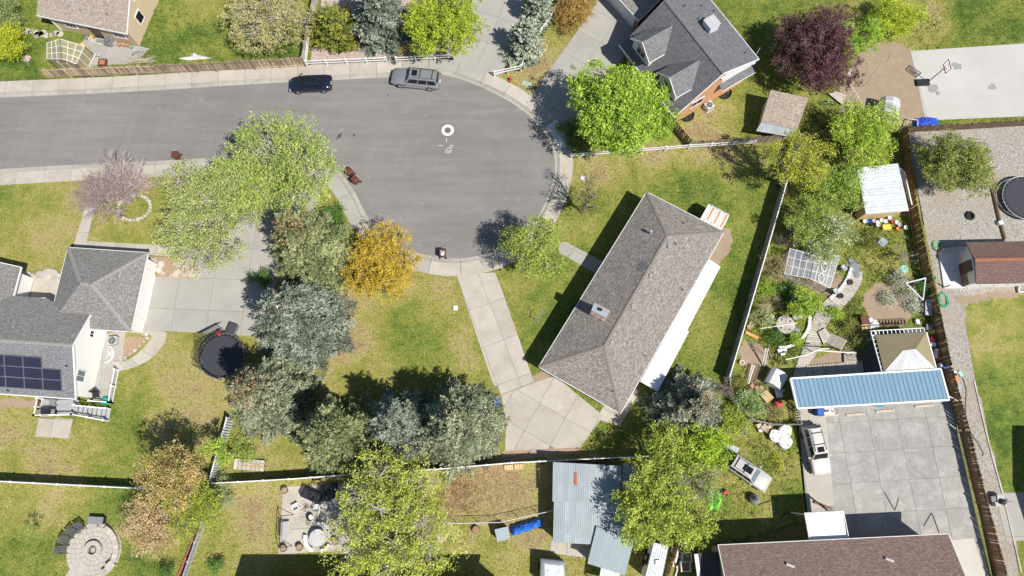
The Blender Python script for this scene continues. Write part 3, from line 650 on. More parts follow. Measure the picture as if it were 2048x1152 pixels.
def bare_tree(label, base, h, top, nlev, bark, cat='tree', spread=.55, kids=(3, 5), r0=.12, buds=None, group=None, name='bare_tree', l0=.34, stems=1, flat=1., rmin=.008):
    b = P(*base); tp = P(top[0], top[1], h); t = thing(name, label, cat, (b.x, b.y, 0), 0, group)
    tb = MB(); bb = MB(); ends = []
    main = (tp - b); main.normalize()
    st = []
    for s_ in range(stems):
        d = (main + V((random.uniform(-1, 1), random.uniform(-1, 1), 0)) * (.45 if stems > 1 else .05)).normalized()
        st.append((V((b.x, b.y, -.03)), d, h * l0 * random.uniform(.8, 1.1), r0, 0))
    while st:
        p, d, l, r_, lv = st.pop(); q = p + d * l; mid = p.lerp(q, .5) + V([random.uniform(-1, 1) for _ in range(3)]) * l * .05
        (tb if lv == 0 else bb).tube([p, mid, q], [r_, r_ * .82, r_ * .62], 6 if lv < 2 else 3, cap=False)
        if lv >= nlev: ends.append(q); ends.append(mid); continue
        for k in range(random.randint(*kids)):
            sp = spread * (1.15 if lv else 1.0); nd = (d + V((random.gauss(0, sp), random.gauss(0, sp), random.gauss(0, sp * .6 * flat)))).normalized()
            if nd.z < -.15: nd.z = .05
            s_ = q if k < 2 else p.lerp(q, random.uniform(.45, .95)); st.append((s_, nd, l * random.uniform(.55, .85), max(rmin, r_ * random.uniform(.45, .62)), lv + 1))
    tb.build('trunk', bark, t); tag(bb.build('branches', bark, t), kind='stuff')
    if buds: crown_of(t, 'buds', np.array([tuple(e) for e in ends]), buds[1], .12, buds[2], buds[0], .5)
    return t
LIME = [(.155, .215, .033), (.285, .345, .05), (.43, .465, .10)]
BRIGHT = [(.13, .22, .025), (.25, .37, .04), (.42, .52, .08)]
PALE = [(.22, .26, .09), (.33, .37, .13), (.42, .45, .20)]
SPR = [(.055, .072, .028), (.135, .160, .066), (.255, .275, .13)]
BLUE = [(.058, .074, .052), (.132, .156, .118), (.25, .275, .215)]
GREYG = [(.058, .072, .042), (.145, .165, .098), (.265, .285, .18)]
OLIVE = [(.10, .12, .025), (.19, .20, .045), (.30, .30, .08)]
DEEP = [(.04, .09, .02), (.08, .16, .03), (.14, .25, .05)]
CONE = ([(.30, .19, .09), (.42, .28, .13)], 130)
# ---- left house front
bare_tree('leafless pinkish many-branched tree inside the round stone ring', (263, 404), 9.6, (156, 326), 5, 'bark_pink', spread=.43, kids=(3, 4), r0=.12, l0=.27, buds=([(.26, .13, .10), (.36, .21, .17)], 1, .055), stems=6, rmin=.014)
tree('large pale green tree by the kerb shading the left driveway', 420, 424, 6.0, 6.2, 2.6, [(.20, .24, .07), (.30, .345, .11), (.40, .43, .17)], n=17, dens=.9, leaf=.105, per=15, bark='bark_pale', twig=1.6, lobes=None, spread=.36)
tree('large yellow-green tree beside the street next to the paired brown bins', 552, 352, 6.2, 6.6, 2.8, [(.19, .25, .06), (.29, .36, .08), (.40, .45, .14)], n=15, dens=1.05, leaf=.115, per=15, bark='bark_pale', twig=1.4, spread=.34)
tree('dark green rounded shrub beside the pavement behind the tall spruce', 668, 432, 1.0, 1.5, .8, DEEP, 'shrub', 'shrub', n=6, dens=2.5, leaf=.09)
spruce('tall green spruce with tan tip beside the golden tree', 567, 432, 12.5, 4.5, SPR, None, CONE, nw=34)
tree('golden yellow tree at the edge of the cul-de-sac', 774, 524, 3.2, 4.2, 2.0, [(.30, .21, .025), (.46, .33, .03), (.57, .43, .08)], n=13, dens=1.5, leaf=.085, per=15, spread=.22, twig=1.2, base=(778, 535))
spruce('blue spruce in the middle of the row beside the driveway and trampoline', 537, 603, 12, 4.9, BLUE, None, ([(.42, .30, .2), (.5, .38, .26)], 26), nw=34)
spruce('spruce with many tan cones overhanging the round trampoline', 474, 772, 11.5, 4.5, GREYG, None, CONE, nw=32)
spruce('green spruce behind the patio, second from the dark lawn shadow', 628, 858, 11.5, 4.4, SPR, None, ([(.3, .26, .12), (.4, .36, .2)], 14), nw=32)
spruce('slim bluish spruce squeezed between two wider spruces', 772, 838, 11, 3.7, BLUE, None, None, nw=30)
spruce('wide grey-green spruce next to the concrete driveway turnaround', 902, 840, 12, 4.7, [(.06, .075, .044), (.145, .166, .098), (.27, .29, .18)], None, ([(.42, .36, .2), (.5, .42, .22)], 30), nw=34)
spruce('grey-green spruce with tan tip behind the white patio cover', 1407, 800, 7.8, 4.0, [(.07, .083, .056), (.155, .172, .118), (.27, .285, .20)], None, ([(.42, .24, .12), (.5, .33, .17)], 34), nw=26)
tree('small bushy light green tree beside the front walk of the brown house', 1064, 502, 4.6, 3.9, 2.5, [(.19, .25, .04), (.28, .34, .06), (.40, .42, .12)], n=12, dens=1.25, leaf=.1, per=14)
tree('thin dark olive young tree near the pavement by the front lawn', 1172, 396, 4.0, 2.5, 2.0, [(.10, .12, .03), (.18, .20, .04), (.28, .30, .06)], n=8, dens=.5, leaf=.075, per=10, twig=2.2)
bare_tree('small leafless tree on the lawn beside the long driveway', (1072, 640), 3.6, (1066, 628), 4, 'bark_pale', spread=.6, kids=(2, 4), r0=.06, l0=.3)
# ---- across the street
tree('bright green maple in front of the orange brick house', 1243, 216, 6.4, 5.8, 2.9, BRIGHT, n=16, dens=1.25, leaf=.14, per=15, spread=.32)
tree('dark green round shrub at the foot of the maple by the pavement', 1140, 262, .8, 1.9, .8, [(.05, .09, .02), (.12, .16, .03), (.22, .25, .05)], 'shrub', 'shrub', n=6, dens=1.6, leaf=.1)
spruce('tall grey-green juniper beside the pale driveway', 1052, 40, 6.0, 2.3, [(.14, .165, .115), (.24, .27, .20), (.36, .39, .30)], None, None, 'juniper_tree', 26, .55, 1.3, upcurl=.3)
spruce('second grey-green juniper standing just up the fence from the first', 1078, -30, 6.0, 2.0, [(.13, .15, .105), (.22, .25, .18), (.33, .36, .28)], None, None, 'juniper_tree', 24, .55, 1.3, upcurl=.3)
tree('orange-brown shrub by the white rail fence above the driveway', 1140, 18, 1.4, 3.2, 1.3, [(.20, .12, .03), (.34, .21, .05), (.46, .30, .09)], 'shrub', 'shrub', n=9, dens=1.5, leaf=.09, twig=2)
tree('lime green tree overhanging the white rail fence across the street', 885, 42, 4.4, 4.9, 2.4, [(.18, .24, .03), (.30, .37, .03), (.42, .47, .05)], n=13, dens=1.25, leaf=.12, per=15, base=(880, 92))
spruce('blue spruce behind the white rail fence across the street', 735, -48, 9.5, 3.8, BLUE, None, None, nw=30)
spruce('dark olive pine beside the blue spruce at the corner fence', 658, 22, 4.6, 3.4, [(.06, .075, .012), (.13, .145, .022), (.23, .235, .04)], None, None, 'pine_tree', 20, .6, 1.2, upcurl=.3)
tree('cream blossoming tree behind the long plank fence', 532, 22, 3.6, 5.6, 2.2, [(.25, .235, .085), (.36, .33, .14), (.48, .43, .23)], n=15, dens=1.0, leaf=.105, per=14, twig=1.6, bark='bark_pale')
tree('round yellow-green shrub at the picture edge near the small greenhouse', 18, 88, 1.5, 2.6, 1.3, [(.22, .28, .015), (.36, .40, .02), (.46, .48, .04)], 'shrub', 'shrub', n=8, dens=2.2, leaf=.085)
tree('grey-green shrub above the round yellow-green shrub', 8, 22, 1.6, 2.6, 1.4, [(.12, .17, .05), (.20, .26, .09), (.30, .34, .15)], 'shrub', 'shrub', n=8, dens=1.6, leaf=.09)
# ---- top right
tree('purple-leaved plum tree beside the small shingled shed', 1630, 98, 4.4, 5.4, 3.0, [(.055, .022, .026), (.10, .045, .05), (.18, .095, .10)], n=17, dens=1.5, leaf=.105, per=15, spread=.26, base=(1622, 140))
tree('fresh green feathery tree next to the purple plum', 1710, 72, 2.6, 3.0, 1.9, [(.15, .26, .03), (.25, .40, .04), (.37, .52, .08)], n=9, dens=1.5, leaf=.14, asp=.22, per=14)
tree('yellow-lime shrub beyond the feathery tree by the far lawn', 1786, 36, 1.8, 3.2, 1.6, [(.22, .29, .02), (.35, .42, .025), (.47, .52, .05)], 'shrub', 'shrub', n=9, dens=1.8, leaf=.09)
tree('lime tree hanging over the corner where the plank fences meet', 1728, 266, 3.4, 4.4, 1.7, [(.17, .26, .03), (.29, .40, .04), (.42, .50, .09)], n=11, dens=1.25, leaf=.11, base=(1720, 285))
tree('yellow-green fruit tree along the tan vinyl fence', 1597, 318, 6.0, 3.4219999999999997, 1.9, [(.20, .24, .03), (.33, .35, .035), (.44, .44, .07)], n=11, dens=1.1, leaf=.1)
tree('green fruit tree beside the white metal shed', 1672, 372, 3.0, 3.304, 1.8, [(.14, .22, .03), (.24, .33, .05), (.36, .43, .12)], n=10, dens=1.4, leaf=.1)
tree('white blossoming fruit tree above the glass greenhouse', 1652, 466, 2.8, 3.4219999999999997, 1.6, [(.16, .23, .05), (.26, .32, .09), (.40, .43, .2)], n=10, dens=1.2, leaf=.09, flower=([(.5, .5, .45), (.66, .64, .6)], 7))
tree('leafy green tree over the red swing seat in the garden', 1606, 442, 2.7, 2.9499999999999997, 1.5, [(.15, .22, .03), (.25, .32, .05), (.36, .40, .1)], n=9, dens=1.2, leaf=.09)
tree('olive-tinted loose tree on the gravel beside the plank fence', 1914, 330, 3.4, 4.1, 2.2, [(.13, .16, .03), (.22, .27, .05), (.34, .33, .11)], n=15, dens=1.7, leaf=.1, per=15, twig=1.2, bark='bark_pale', base=(1900, 352))
bare_tree('leafless twiggy tree leaning over the plank fence by the hose reels', (1800, 512), 4.2, (1822, 488), 5, 'bark_pale', spread=.6, kids=(2, 4), r0=.08, l0=.28)
# ---- garden
tree('fresh lime shrub beside the curved boardwalk', 1612, 608, 1.6, 2.2, 1.3, [(.16, .25, .03), (.27, .38, .04), (.40, .48, .1)], 'shrub', 'shrub', n=8, dens=1.3, leaf=.1)
tree('tan leafless-looking shrub beside the vinyl fence and glass greenhouse', 1552, 535, 1.2, 1.9, 1.0, [(.24, .20, .09), (.36, .30, .13), (.44, .38, .17)], 'shrub', 'shrub', n=8, dens=1.2, leaf=.07, twig=2.5)
tree('dark brown twiggy shrub wedged at the vinyl fence above the tan shrub', 1572, 478, 1.0, 1.6, .9, [(.10, .085, .07), (.18, .15, .12)], 'shrub', 'shrub', n=6, dens=.8, leaf=.06, twig=3)
tree('small sage shrub beside the round spool table', 1525, 635, .9, 1.4, .8, [(.17, .21, .06), (.30, .33, .12), (.40, .40, .22)], 'shrub', 'shrub', n=6, dens=1.5, leaf=.08)
tree('leafy green shrub inside the low curved plank fence', 1497, 800, 1.1, 1.6, .9, [(.11, .20, .04), (.20, .31, .08), (.33, .42, .18)], 'shrub', 'shrub', n=6, dens=1.6, leaf=.09)
tree('brown twiggy shrub outside the low curved plank fence', 1455, 778, .8, 1.3, .7, [(.20, .16, .11), (.32, .27, .2)], 'shrub', 'shrub', n=6, dens=1.0, leaf=.06, twig=3, bark='bark_pale')
tree('dry tan shrub in the corner of the curved plank fence', 1548, 828, .7, 1.1, .6, [(.26, .24, .08), (.38, .34, .14)], 'shrub', 'shrub', n=6, dens=1.0, leaf=.07, twig=2)
tree('yellow-green shrub between the grey spruce and the curved fence', 1470, 842, 1.0, 1.7, .9, LIME, 'shrub', 'shrub', n=7, dens=1.4, leaf=.09)
for k, (px, py, r_) in enumerate([(1795, 558, .9), (1775, 598, .8), (1812, 590, 1.0), (1826, 612, .8)]):
    tree(['white flowering clump nearest the swing triangle', 'white flowering clump at the edge of the bare dirt bed', 'largest white flowering clump beside the triangle frame', 'white flowering clump closest to the pavilion roof'][k], px, py, .4, r_, .35, [(.14, .22, .05), (.25, .30, .1)], 'flower clump', 'flower_clump', n=6, dens=2.0, leaf=.055, group='white flower clumps', flower=([(.50, .45, .42), (.60, .56, .53)], 44))
# ---- bottom
tree('tall bright green tree beside the metal roofed sheds', 1345, 985, 5.0, 5.6, 3.0, LIME, n=10, dens=1.2, leaf=.13, per=15, lobes=[(1340, 890, 4.6, 2.0), (1318, 930, 5.2, 1.9), (1300, 985, 6.0, 2.3), (1290, 1035, 5.6, 2.3), (1340, 1000, 6.2, 2.2), (1345, 1050, 5.6, 2.1), (1260, 1005, 5.0, 1.5), (1272, 1070, 4.6, 1.4), (1385, 1062, 4.6, 1.7), (1410, 1050, 4.2, 1.3), (1320, 870, 4.4, 1.3)], base=(1335, 970), spread=.3, lo=.3)
tree('brighter green tree right of the tall one near the parked white SUV', 1405, 900, 3.6, 2.6, 2.0, [(.18, .27, .03), (.29, .40, .035), (.40, .49, .05)], n=9, dens=1.3, leaf=.13, per=15, lobes=[(1400, 885, 4.2, 1.8), (1425, 905, 4.0, 1.7), (1395, 925, 4.0, 1.5), (1435, 880, 3.6, 1.2)])
tree('loose half-bare tree with grey twigs beside the green butterfly shape', 1395, 965, 3.6, 3.0, 1.8, [(.18, .22, .06), (.28, .32, .08), (.36, .36, .14)], n=10, dens=.6, leaf=.09, per=11, twig=3, bark='bark_pale')
tree('large airy yellow-green tree between the two back patios', 782, 1044, 7.0, 6.3, 2.8, [(.22, .27, .04), (.35, .39, .06), (.48, .50, .12)], n=17, dens=.72, leaf=.11, per=15, spread=.34, twig=2.6, bark='bark_pale')
tree('tan and olive leaved tree at the junction of the back fences', 343, 952, 7.8, 3.2, 2.1, [(.19, .19, .05), (.38, .30, .10), (.54, .39, .18)], n=11, dens=1.8, leaf=.085, per=16, spread=.26)
tree('yellow-green bushy tree between two tan trees', 388, 1008, 4.0, 3.1, 1.9, [(.14, .19, .025), (.26, .31, .045), (.42, .45, .08)], n=11, dens=1.9, leaf=.08, per=16, spread=.26)
tree('pinkish tan tree nearest the round fire pit patio', 302, 1050, 3.4, 3.1, 1.8, [(.30, .21, .10), (.46, .34, .18), (.58, .46, .30)], n=11, dens=1.7, leaf=.08, per=16, spread=.26)
tree('silvery green bush at the white fence end beside the tan trees', 438, 988, 1.2, 1.7, 1.0, [(.15, .21, .07), (.26, .32, .14), (.37, .41, .22)], 'shrub', 'shrub', n=7, dens=1.8, leaf=.08)
tree('light green young tree against the grey fence by the wooden pallet', 432, 902, 4.0, 1.7, 1.1, BRIGHT, 'tree', 'young_tree', n=6, dens=1.6, leaf=.09)
tree('leafy bush on the pallet side of the grey fence', 485, 900, 1.0, 1.6, .8, [(.16, .24, .04), (.27, .35, .06), (.36, .42, .12)], 'shrub', 'shrub', n=6, dens=1.2, leaf=.08)
bare_tree('young thin sapling on the lawn left of the fire pit', (75, 1057), 2.2, (69, 1058), 3, 'bark', spread=.5, kids=(2, 3), r0=.025, l0=.5, buds=([(.12, .2, .04), (.2, .3, .06)], 8, .07), name='sapling')
tree('small dark green round bush on the lawn by the brick edging', 433, 1130, .7, .8, .7, DEEP, 'shrub', 'shrub', n=5, dens=2.2, leaf=.07)
tree('small dark bush at the picture edge below the pinkish tan tree', 335, 1146, .8, .9, .7, DEEP, 'shrub', 'shrub', n=5, dens=2.2, leaf=.07)
tree('yellow-leaved weed clump on the lawn behind the parked white SUV', 1555, 926, .3, .8, .3, [(.25, .3, .04), (.5, .45, .05)], 'weed clump', 'weed_clump', n=4, dens=1.6, leaf=.07)
# a run of shrubs along the front of the flower yard across the street and by the drives
tree('low brown-green shrub under the lime tree by the rail fence', 812, 100, .6, 1.3, .6, [(.24, .19, .09), (.33, .28, .13), (.28, .30, .08)], 'shrub', 'shrub', n=6, dens=1.3, leaf=.07, twig=2)
tree('small dark shrub beside the left driveway under the spruce', 522, 556, .7, 1.4, .6, DEEP, 'shrub', 'shrub', n=6, dens=1.8, leaf=.08)
tree('scrubby green shrub beside the wooden pallet path gate', 1655, 245, .7, 1.3, .7, OLIVE, 'shrub', 'shrub', n=6, dens=1.4, leaf=.08)
for k, (px, py, r_, cols, lab) in enumerate(((1530, 575, 1.2, BRIGHT, 'bright green shrub at the vinyl fence below the tan shrub'), (1700, 650, 1.1, OLIVE, 'olive shrub between the boardwalk and the rusty stove'), (1668, 655 - 30, .9, BRIGHT, 'low green shrub on the far side of the boardwalk bend'),
        (1735, 480, 1.3, OLIVE, 'olive shrub left of the pale blue tilted table'), (1550, 690 - 15, 1.1, DEEP, 'dark green shrub inside the curved block wall'), (1575, 580, 1.2, DEEP, 'dark green shrub beside the blue cloth table'), (1515, 820, 1.0, PALE, 'pale shrub low in the curved garden fence'), (1845, 575, .8, DEEP, 'dark shrub under the white triangular frame'),
        (1720, 700 - 20, .9, OLIVE, 'olive shrub beside the slatted pallet platform'), (1590, 505 + 175, .8, BRIGHT, 'fresh green plant beside the curved block wall'), (1480, 745 + 20, .9, OLIVE, 'yellowish shrub at the fence corner above the terracotta pots'))):
    tree(lab, px, py, .5, r_, .55, cols, 'shrub', 'shrub', n=6, dens=1.7, leaf=.075)
# ------------------------------------------------------------------ building helpers
shingle('shingle_brown', (.29, .262, .238), (.208, .186, .168), .42, .2, (.15, .135, .12), .06, .30)
shingle('shingle_grey', (.268, .259, .243), (.215, .207, .195), .34, .16, (.10, .097, .092), .08, .26)
shingle('shingle_dark', (.185, .185, .195), (.14, .14, .15), .34, .16, (.085, .085, .09), .07, .2)
shingle('shingle_weathered', (.40, .335, .27), (.31, .255, .21), .36, .2, (.2, .17, .15), .08, .22)
shingle('shingle_rust', (.255, .185, .155), (.19, .135, .115), .36, .18, (.12, .085, .07), .07, .2)
shingle('shingle_red', (.195, .132, .112), (.155, .103, .088), .3, .15, (.10, .05, .04), .08, .15)
shingle('solar_cells', (.016, .017, .042), (.013, .014, .036), .16, .16, (.075, .078, .10), .1, .1)
def hit(px, py, pts):
    """point of the line of sight through a photo point on the plane of three points"""
    a, b, c = [V(p) for p in pts[:3]]; n = (b - a).cross(c - a); o = V((0, 0, H)); d = P(px, py, 0) - o
    return o + d * ((a - o).dot(n) / d.dot(n))
def slabroof(parent, polys, m, name='roof', th=.14, label=None):
    mb = MB(); mb.roof(*polys); o = mb.build(name, m, parent, label=label)
    ub = MB()
    for p in polys: ub.face([V(q) - V((0, 0, th)) for q in p])
    ub.build('soffit', 'white_old', parent); return o
def fascia(parent, pts, m='white', h=.17, w_=.05, closed=False, name='fascia', dz=-.075):
    pts = [V(p) for p in pts]; mb = MB()
    for a, b in zip(pts, pts[1:] + (pts[:1] if closed else [])): mb.beam(a + V((0, 0, dz)), b + V((0, 0, dz)), w_, h)
    mb.build(name, m, parent)
def caps(parent, a, b, m, w_=.32, l=.34, name='ridge_cap'):
    a, b = V(a), V(b); d = b - a; n = int(d.length / l); mb = MB(); d.normalize(); s_ = d.cross(V((0, 0, 1))).normalized()
    for k in range(n):
        p = a + d * (k * l); q = p + d * (l * .93); u = V((0, 0, .035 + .012 * (k % 2)))
        mb.idx([p + u, q + u, q + s_ * w_ / 2 - V((0, 0, w_ * .16)) + u, p + s_ * w_ / 2 - V((0, 0, w_ * .16)) + u, q - s_ * w_ / 2 - V((0, 0, w_ * .16)) + u, p - s_ * w_ / 2 - V((0, 0, w_ * .16)) + u], [(0, 1, 2, 3), (1, 0, 5, 4)])
    mb.build(name, m, parent)
def opening(parent, a, b, s_, z, w_, h_, name='window', frame='white', pane='glass_dark', bars=1, fw=.08, proud=.03):
    """a window or door s_ metres along the wall a->b (outward normal on its right-hand side)"""
    a, b = V(a), V(b); d = (b - a); d.z = 0; d.normalize(); n_ = V((d.y, -d.x, 0)); c = a + d * s_; c.z = z
    f = MB()
    for x, y, sx, sy in ((-w_ / 2 - fw / 2, 0, fw, h_ + 2 * fw), (w_ / 2 + fw / 2, 0, fw, h_ + 2 * fw), (0, h_ / 2 + fw / 2, w_, fw), (0, -h_ / 2 - fw / 2, w_ + .1, fw)):
        M = Matrix((d, n_, V((0, 0, 1)))).transposed().to_4x4(); M.translation = c + d * x + V((0, 0, y)) + n_ * proud; f.box(None, (sx, .09, sy), M=M)
    for k in range(bars):
        M = Matrix((d, n_, V((0, 0, 1)))).transposed().to_4x4(); M.translation = c + d * (w_ * ((k + 1) / (bars + 1) - .5)) + n_ * (proud + .004); f.box(None, (.05, .05, h_), M=M)
    fo = f.build(name, frame, parent)
    g_ = MB(); M = Matrix((d, n_, V((0, 0, 1)))).transposed().to_4x4(); M.translation = c + n_ * (proud - .02); g_.box(None, (w_, .04, h_), M=M); g_.build('pane', pane, fo); return fo
def ribbed(parent, a, b, c, d, n, m, k=2, rib=.04, name='roof_sheet', th=.02, label=None):
    """profiled metal sheets laid side by side over the quad a-b (one edge), d-c (the other)"""
    a, b, c, d = V(a), V(b), V(c), V(d); up = (b - a).cross(d - a).normalized(); up = up if up.z > 0 else -up
    prof = [(0., rib), (.5 / (k * 3), rib)]
    for j in range(k):
        f0 = j / k
        prof += [(f0 + .2 / k, 0), (f0 + .8 / k, 0), (f0 + (.9 if j == k - 1 else .9) / k, rib * .9), (f0 + 1. / k, rib * .9)]
    prof = sorted(set(prof)); L_ = []
    for i in range(n):
        mb = MB(); t = [(i + x * .995) / n for x, _ in prof]; lo = [a.lerp(b, x) + up * h_ for x, (_, h_) in zip(t, prof)]; hi = [d.lerp(c, x) + up * h_ for x, (_, h_) in zip(t, prof)]
        q = len(prof); mb.idx(lo + hi, [(j, j + 1, q + j + 1, q + j) for j in range(q - 1)])
        mb.idx([p - up * th for p in lo + hi], [(q + j, q + j + 1, j + 1, j) for j in range(q - 1)])
        mb.build(name, m, parent)
def post(mb, x, y, z1, w_=.1, z0=0.): mb.box((x, y, (z0 + z1) / 2), (w_, w_, z1 - z0))
def vent(parent, p, kind='box', n=V((0, 0, 1))):
    if kind == 'box': MB().box(p + V((0, 0, .08)), (.32, .26, .2), .5).build('roof_vent', 'metal_roof', parent)
    elif kind == 'pipe': MB().tube([p - V((0, 0, .1)), p + V((0, 0, .32))], .05, 8).build('vent_pipe', 'black', parent)
    else: MB().tube([p - V((0, 0, .1)), p + V((0, 0, .55)), p + V((0, 0, .56)), p + V((0, 0, .75))], [.09, .09, .15, .13], 10).build('flue', 'galv', parent)

# ------------------------------------------------------------------ brown hip-roofed house in the middle
zE, zR = 2.75, 4.7
A, B_, C_, D_ = P(1293, 383.5, zE), P(1449, 463, zE), P(1241, 828, zE), P(1077, 734, zE)
R1, R2 = P(1335, 472, zR), P(1209, 692, zR)
hs = thing('brown_roofed_house', 'long single-storey house with brown hip roof and brick chimney beside the driveway', 'house', ((A + C_) / 2).xy.to_3d(), ang(D_, A))
cen = (A + B_ + C_ + D_) / 4; ins = [cen + (p - cen) * f for p, f in ((A, .945), (B_, .945), (C_, .945), (D_, .945))]
MB().prism(ins, 0, zE - .02).build('wall', 'siding', hs)
fN, fE, fS, fW = [A, B_, R1], [B_, C_, R2, R1], [C_, D_, R2], [D_, A, R1, R2]
slabroof(hs, [fN, fE, fS, fW], 'shingle_brown'); fascia(hs, [A, B_, C_, D_], 'white', closed=True)
for a_, b_ in ((A, R1), (B_, R1), (C_, R2), (D_, R2), (R1, R2)): caps(hs, a_, b_, 'shingle_cap' if 'shingle_cap' in MATS else mat('shingle_cap', (.235, .20, .175), .95, var=.15, vs=3))
for px, py, f in ((1338, 494, fE), (1301, 552, fE), (1265, 612, fE), (1223, 685, fE)): vent(hs, hit(px, py, f))
for px, py, f in ((1366, 447, fN), (1351, 488, fE), (1365, 580, fE), (1290, 712, fE), (1226, 783, fS)): vent(hs, hit(px, py, f), 'pipe')
vent(hs, hit(1300, 467, fW), 'flue')
pm = [hit(a, b, fW) + V((0, 0, .012)) for a, b in ((1276, 531), (1284, 523), (1295, 527), (1291, 538), (1283, 544), (1273, 538))]
MB().roof(pm).build('roof_patch', 'shingle_dark', hs, label='darker repaired patch of shingles')
ch = MB(); ct = PP([(1190, 607), (1219, 621.5), (1211.5, 634), (1184, 620.5)], 5.75); ch.prism(ct, 3.4, 5.7); cho = ch.build('chimney', mat('chimney_stone', (.60, .45, .385), .9, var=.3, vs=7, fine=.25, fs=9), hs)
cb = PP([(1188.5, 605), (1221, 621.3), (1212.5, 636), (1182.5, 621)], 5.78); MB().prism(cb, 5.7, 5.78).build('chimney_cap', 'metal_roof', cho)
cc = (ct[0] + ct[2]) / 2; MB().tube([(cc.x, cc.y, 5.7), (cc.x, cc.y, 6.0), (cc.x, cc.y, 6.02), (cc.x, cc.y, 6.12)], [.1, .1, .17, .15], 12).build('chimney_pot', 'black', cho)
bk = MB()                                                        # bricks on the two chimney faces one can see
for e0, e1 in ((ct[3], ct[2]), (ct[0], ct[3]), (ct[2], ct[1])):
    d = (e1 - e0); l = d.length; d.normalize(); n_ = V((d.y, -d.x, 0)); bw = .24
    for r_ in range(13):
        z = 5.62 - r_ * .12
        for k in range(int(l / bw)):
            p = e0 + d * (k * bw + bw / 2 + (r_ % 2) * .06); p.z = z
            if random.random() < .8: bk.box(p + n_ * .012, (bw * .9, .06, .1), math.atan2(d.y, d.x))
o = bk.build('brick', 'chimney_brick', cho); o['kind'] = 'stuff'
pcz = 2.45
pc = [P(1418, 519, 2.62), P(1440, 533, pcz), P(1311, 779, pcz), P(1281, 762, 2.62)]
cov = thing('patio_cover', 'long white ribbed metal patio cover along the back of the brown house', 'patio cover', ((pc[0] + pc[2]) / 2).xy.to_3d(), ang(pc[3], pc[0]))
m1, m2 = pc[0].lerp(pc[3], .53), pc[1].lerp(pc[2], .53); o1 = (pc[1] - pc[0]).normalized() * .22
ribbed(cov, pc[0], m1, m2, pc[1], 11, 'white', 1, .05); ribbed(cov, m1, pc[3], pc[2] + o1, m2 + o1, 10, 'white', 1, .05)
fascia(cov, [pc[1], m2], 'white', .14, .1); fascia(cov, [m2 + o1, pc[2] + o1, pc[3]], 'white', .14, .1)
for t_ in (0.02, .35, .68, .98):
    mb = MB(); p = (pc[1] + (pc[2] - pc[1]) * t_) - o1 * .6; post(mb, p.x, p.y, pcz - .05, .1); mb.build('post', 'white', cov)
a_, b_ = ins[3], ins[0]
for s_, w__ in ((3.2, 1.4), (6.0, 1.2), (12.4, 1.6), (17, 1.3)): opening(hs, b_, a_, s_, 1.5, w__, 1.1)
opening(hs, b_, a_, 9.2, 1.1, .95, 2.05, 'door', 'white', 'wood_brown', 0)
for s_ in (2.2, 6.3): opening(hs, ins[2], ins[3], s_ if s_ < 3 else 6.3, 1.12, 2.5, 2.1, 'garage_door', 'white', 'white_old', 0)

# ------------------------------------------------------------------ white house with grey hip roof on the left
C0 = P(262, 664, 2.8); wh = thing('white_house', 'white house with grey hip-roofed garage and solar panels at the picture edge', 'house', (C0.x, C0.y, 0), -.068); W = loc2w(wh)
ge, sl = 2.8, .463; gr = ge + sl * 4.1
g = [W(-8.3, 0, ge), W(0, 0, ge), W(0, 8.25, ge), W(-8.3, 8.25, ge)]; r1, r2 = W(-4.85, 4.12, gr), W(-3.75, 4.12, gr)
slabroof(wh, [[g[0], g[1], r2, r1], [g[1], g[2], r2], [g[2], g[3], r1, r2], [g[3], g[0], r1]], 'shingle_grey', label='grey hip roof over the garage')
capm = mat('cap_grey', (.275, .267, .245), .95, var=.12, vs=3)
for e, r_ in ((g[1], r2), (g[2], r2), (g[3], r1), (r1, r2)): caps(wh, e, r_, capm, .38, .42)
fascia(wh, g, 'white', closed=True)
MB().prism([W(-7.8, .4), W(-.42, .4), W(-.42, 7.85), W(-7.8, 7.85)], 0, ge - .03).build('wall', 'stucco_white', wh)
mr, me_, my, mx = 5.02, 2.75, -2.0, -3.95
XL = -26
slabroof(wh, [[W(mx, my, mr), W(mx, -6.86, me_), W(XL, -6.86, me_), W(XL, my, mr)]], 'shingle_dark2' if 'shingle_dark2' in MATS else shingle('shingle_dark2', (.238, .238, .247), (.195, .195, .203), .34, .16, (.095, .095, .10), .08, .2), label='grey roof slope carrying solar panels')
slabroof(wh, [[W(mx, my, mr), W(XL, my, mr), W(XL, 2.86, me_), W(-9.2, 2.86, me_), W(-9.2 + 1.0, 2.4, me_ + sl * .46), W(mx, 1.3, mr - sl * 3.3)]], 'shingle_grey')
caps(wh, W(mx, my, mr), W(XL, my, mr), capm, .36, .36)
fascia(wh, [W(mx, 1.3, mr - sl * 3.3), W(mx, my, mr), W(mx, -6.86, me_), W(XL, -6.86, me_)], 'white', .2, .08)
# gable wall and body
gb = MB(); gb.idx([W(mx - .15, -6.5, 0), W(mx - .15, 2.5, 0), W(mx - .15, 2.5, me_ + .1), W(mx - .15, my, mr - .2), W(mx - .15, -6.5, me_ + .1)], [(0, 1, 2, 3, 4)])
gb.prism([W(XL, -6.45), W(mx - .17, -6.45), W(mx - .17, 2.4), W(XL, 2.4)], 0, me_ - .02); gb.build('wall', 'stucco_white', wh)
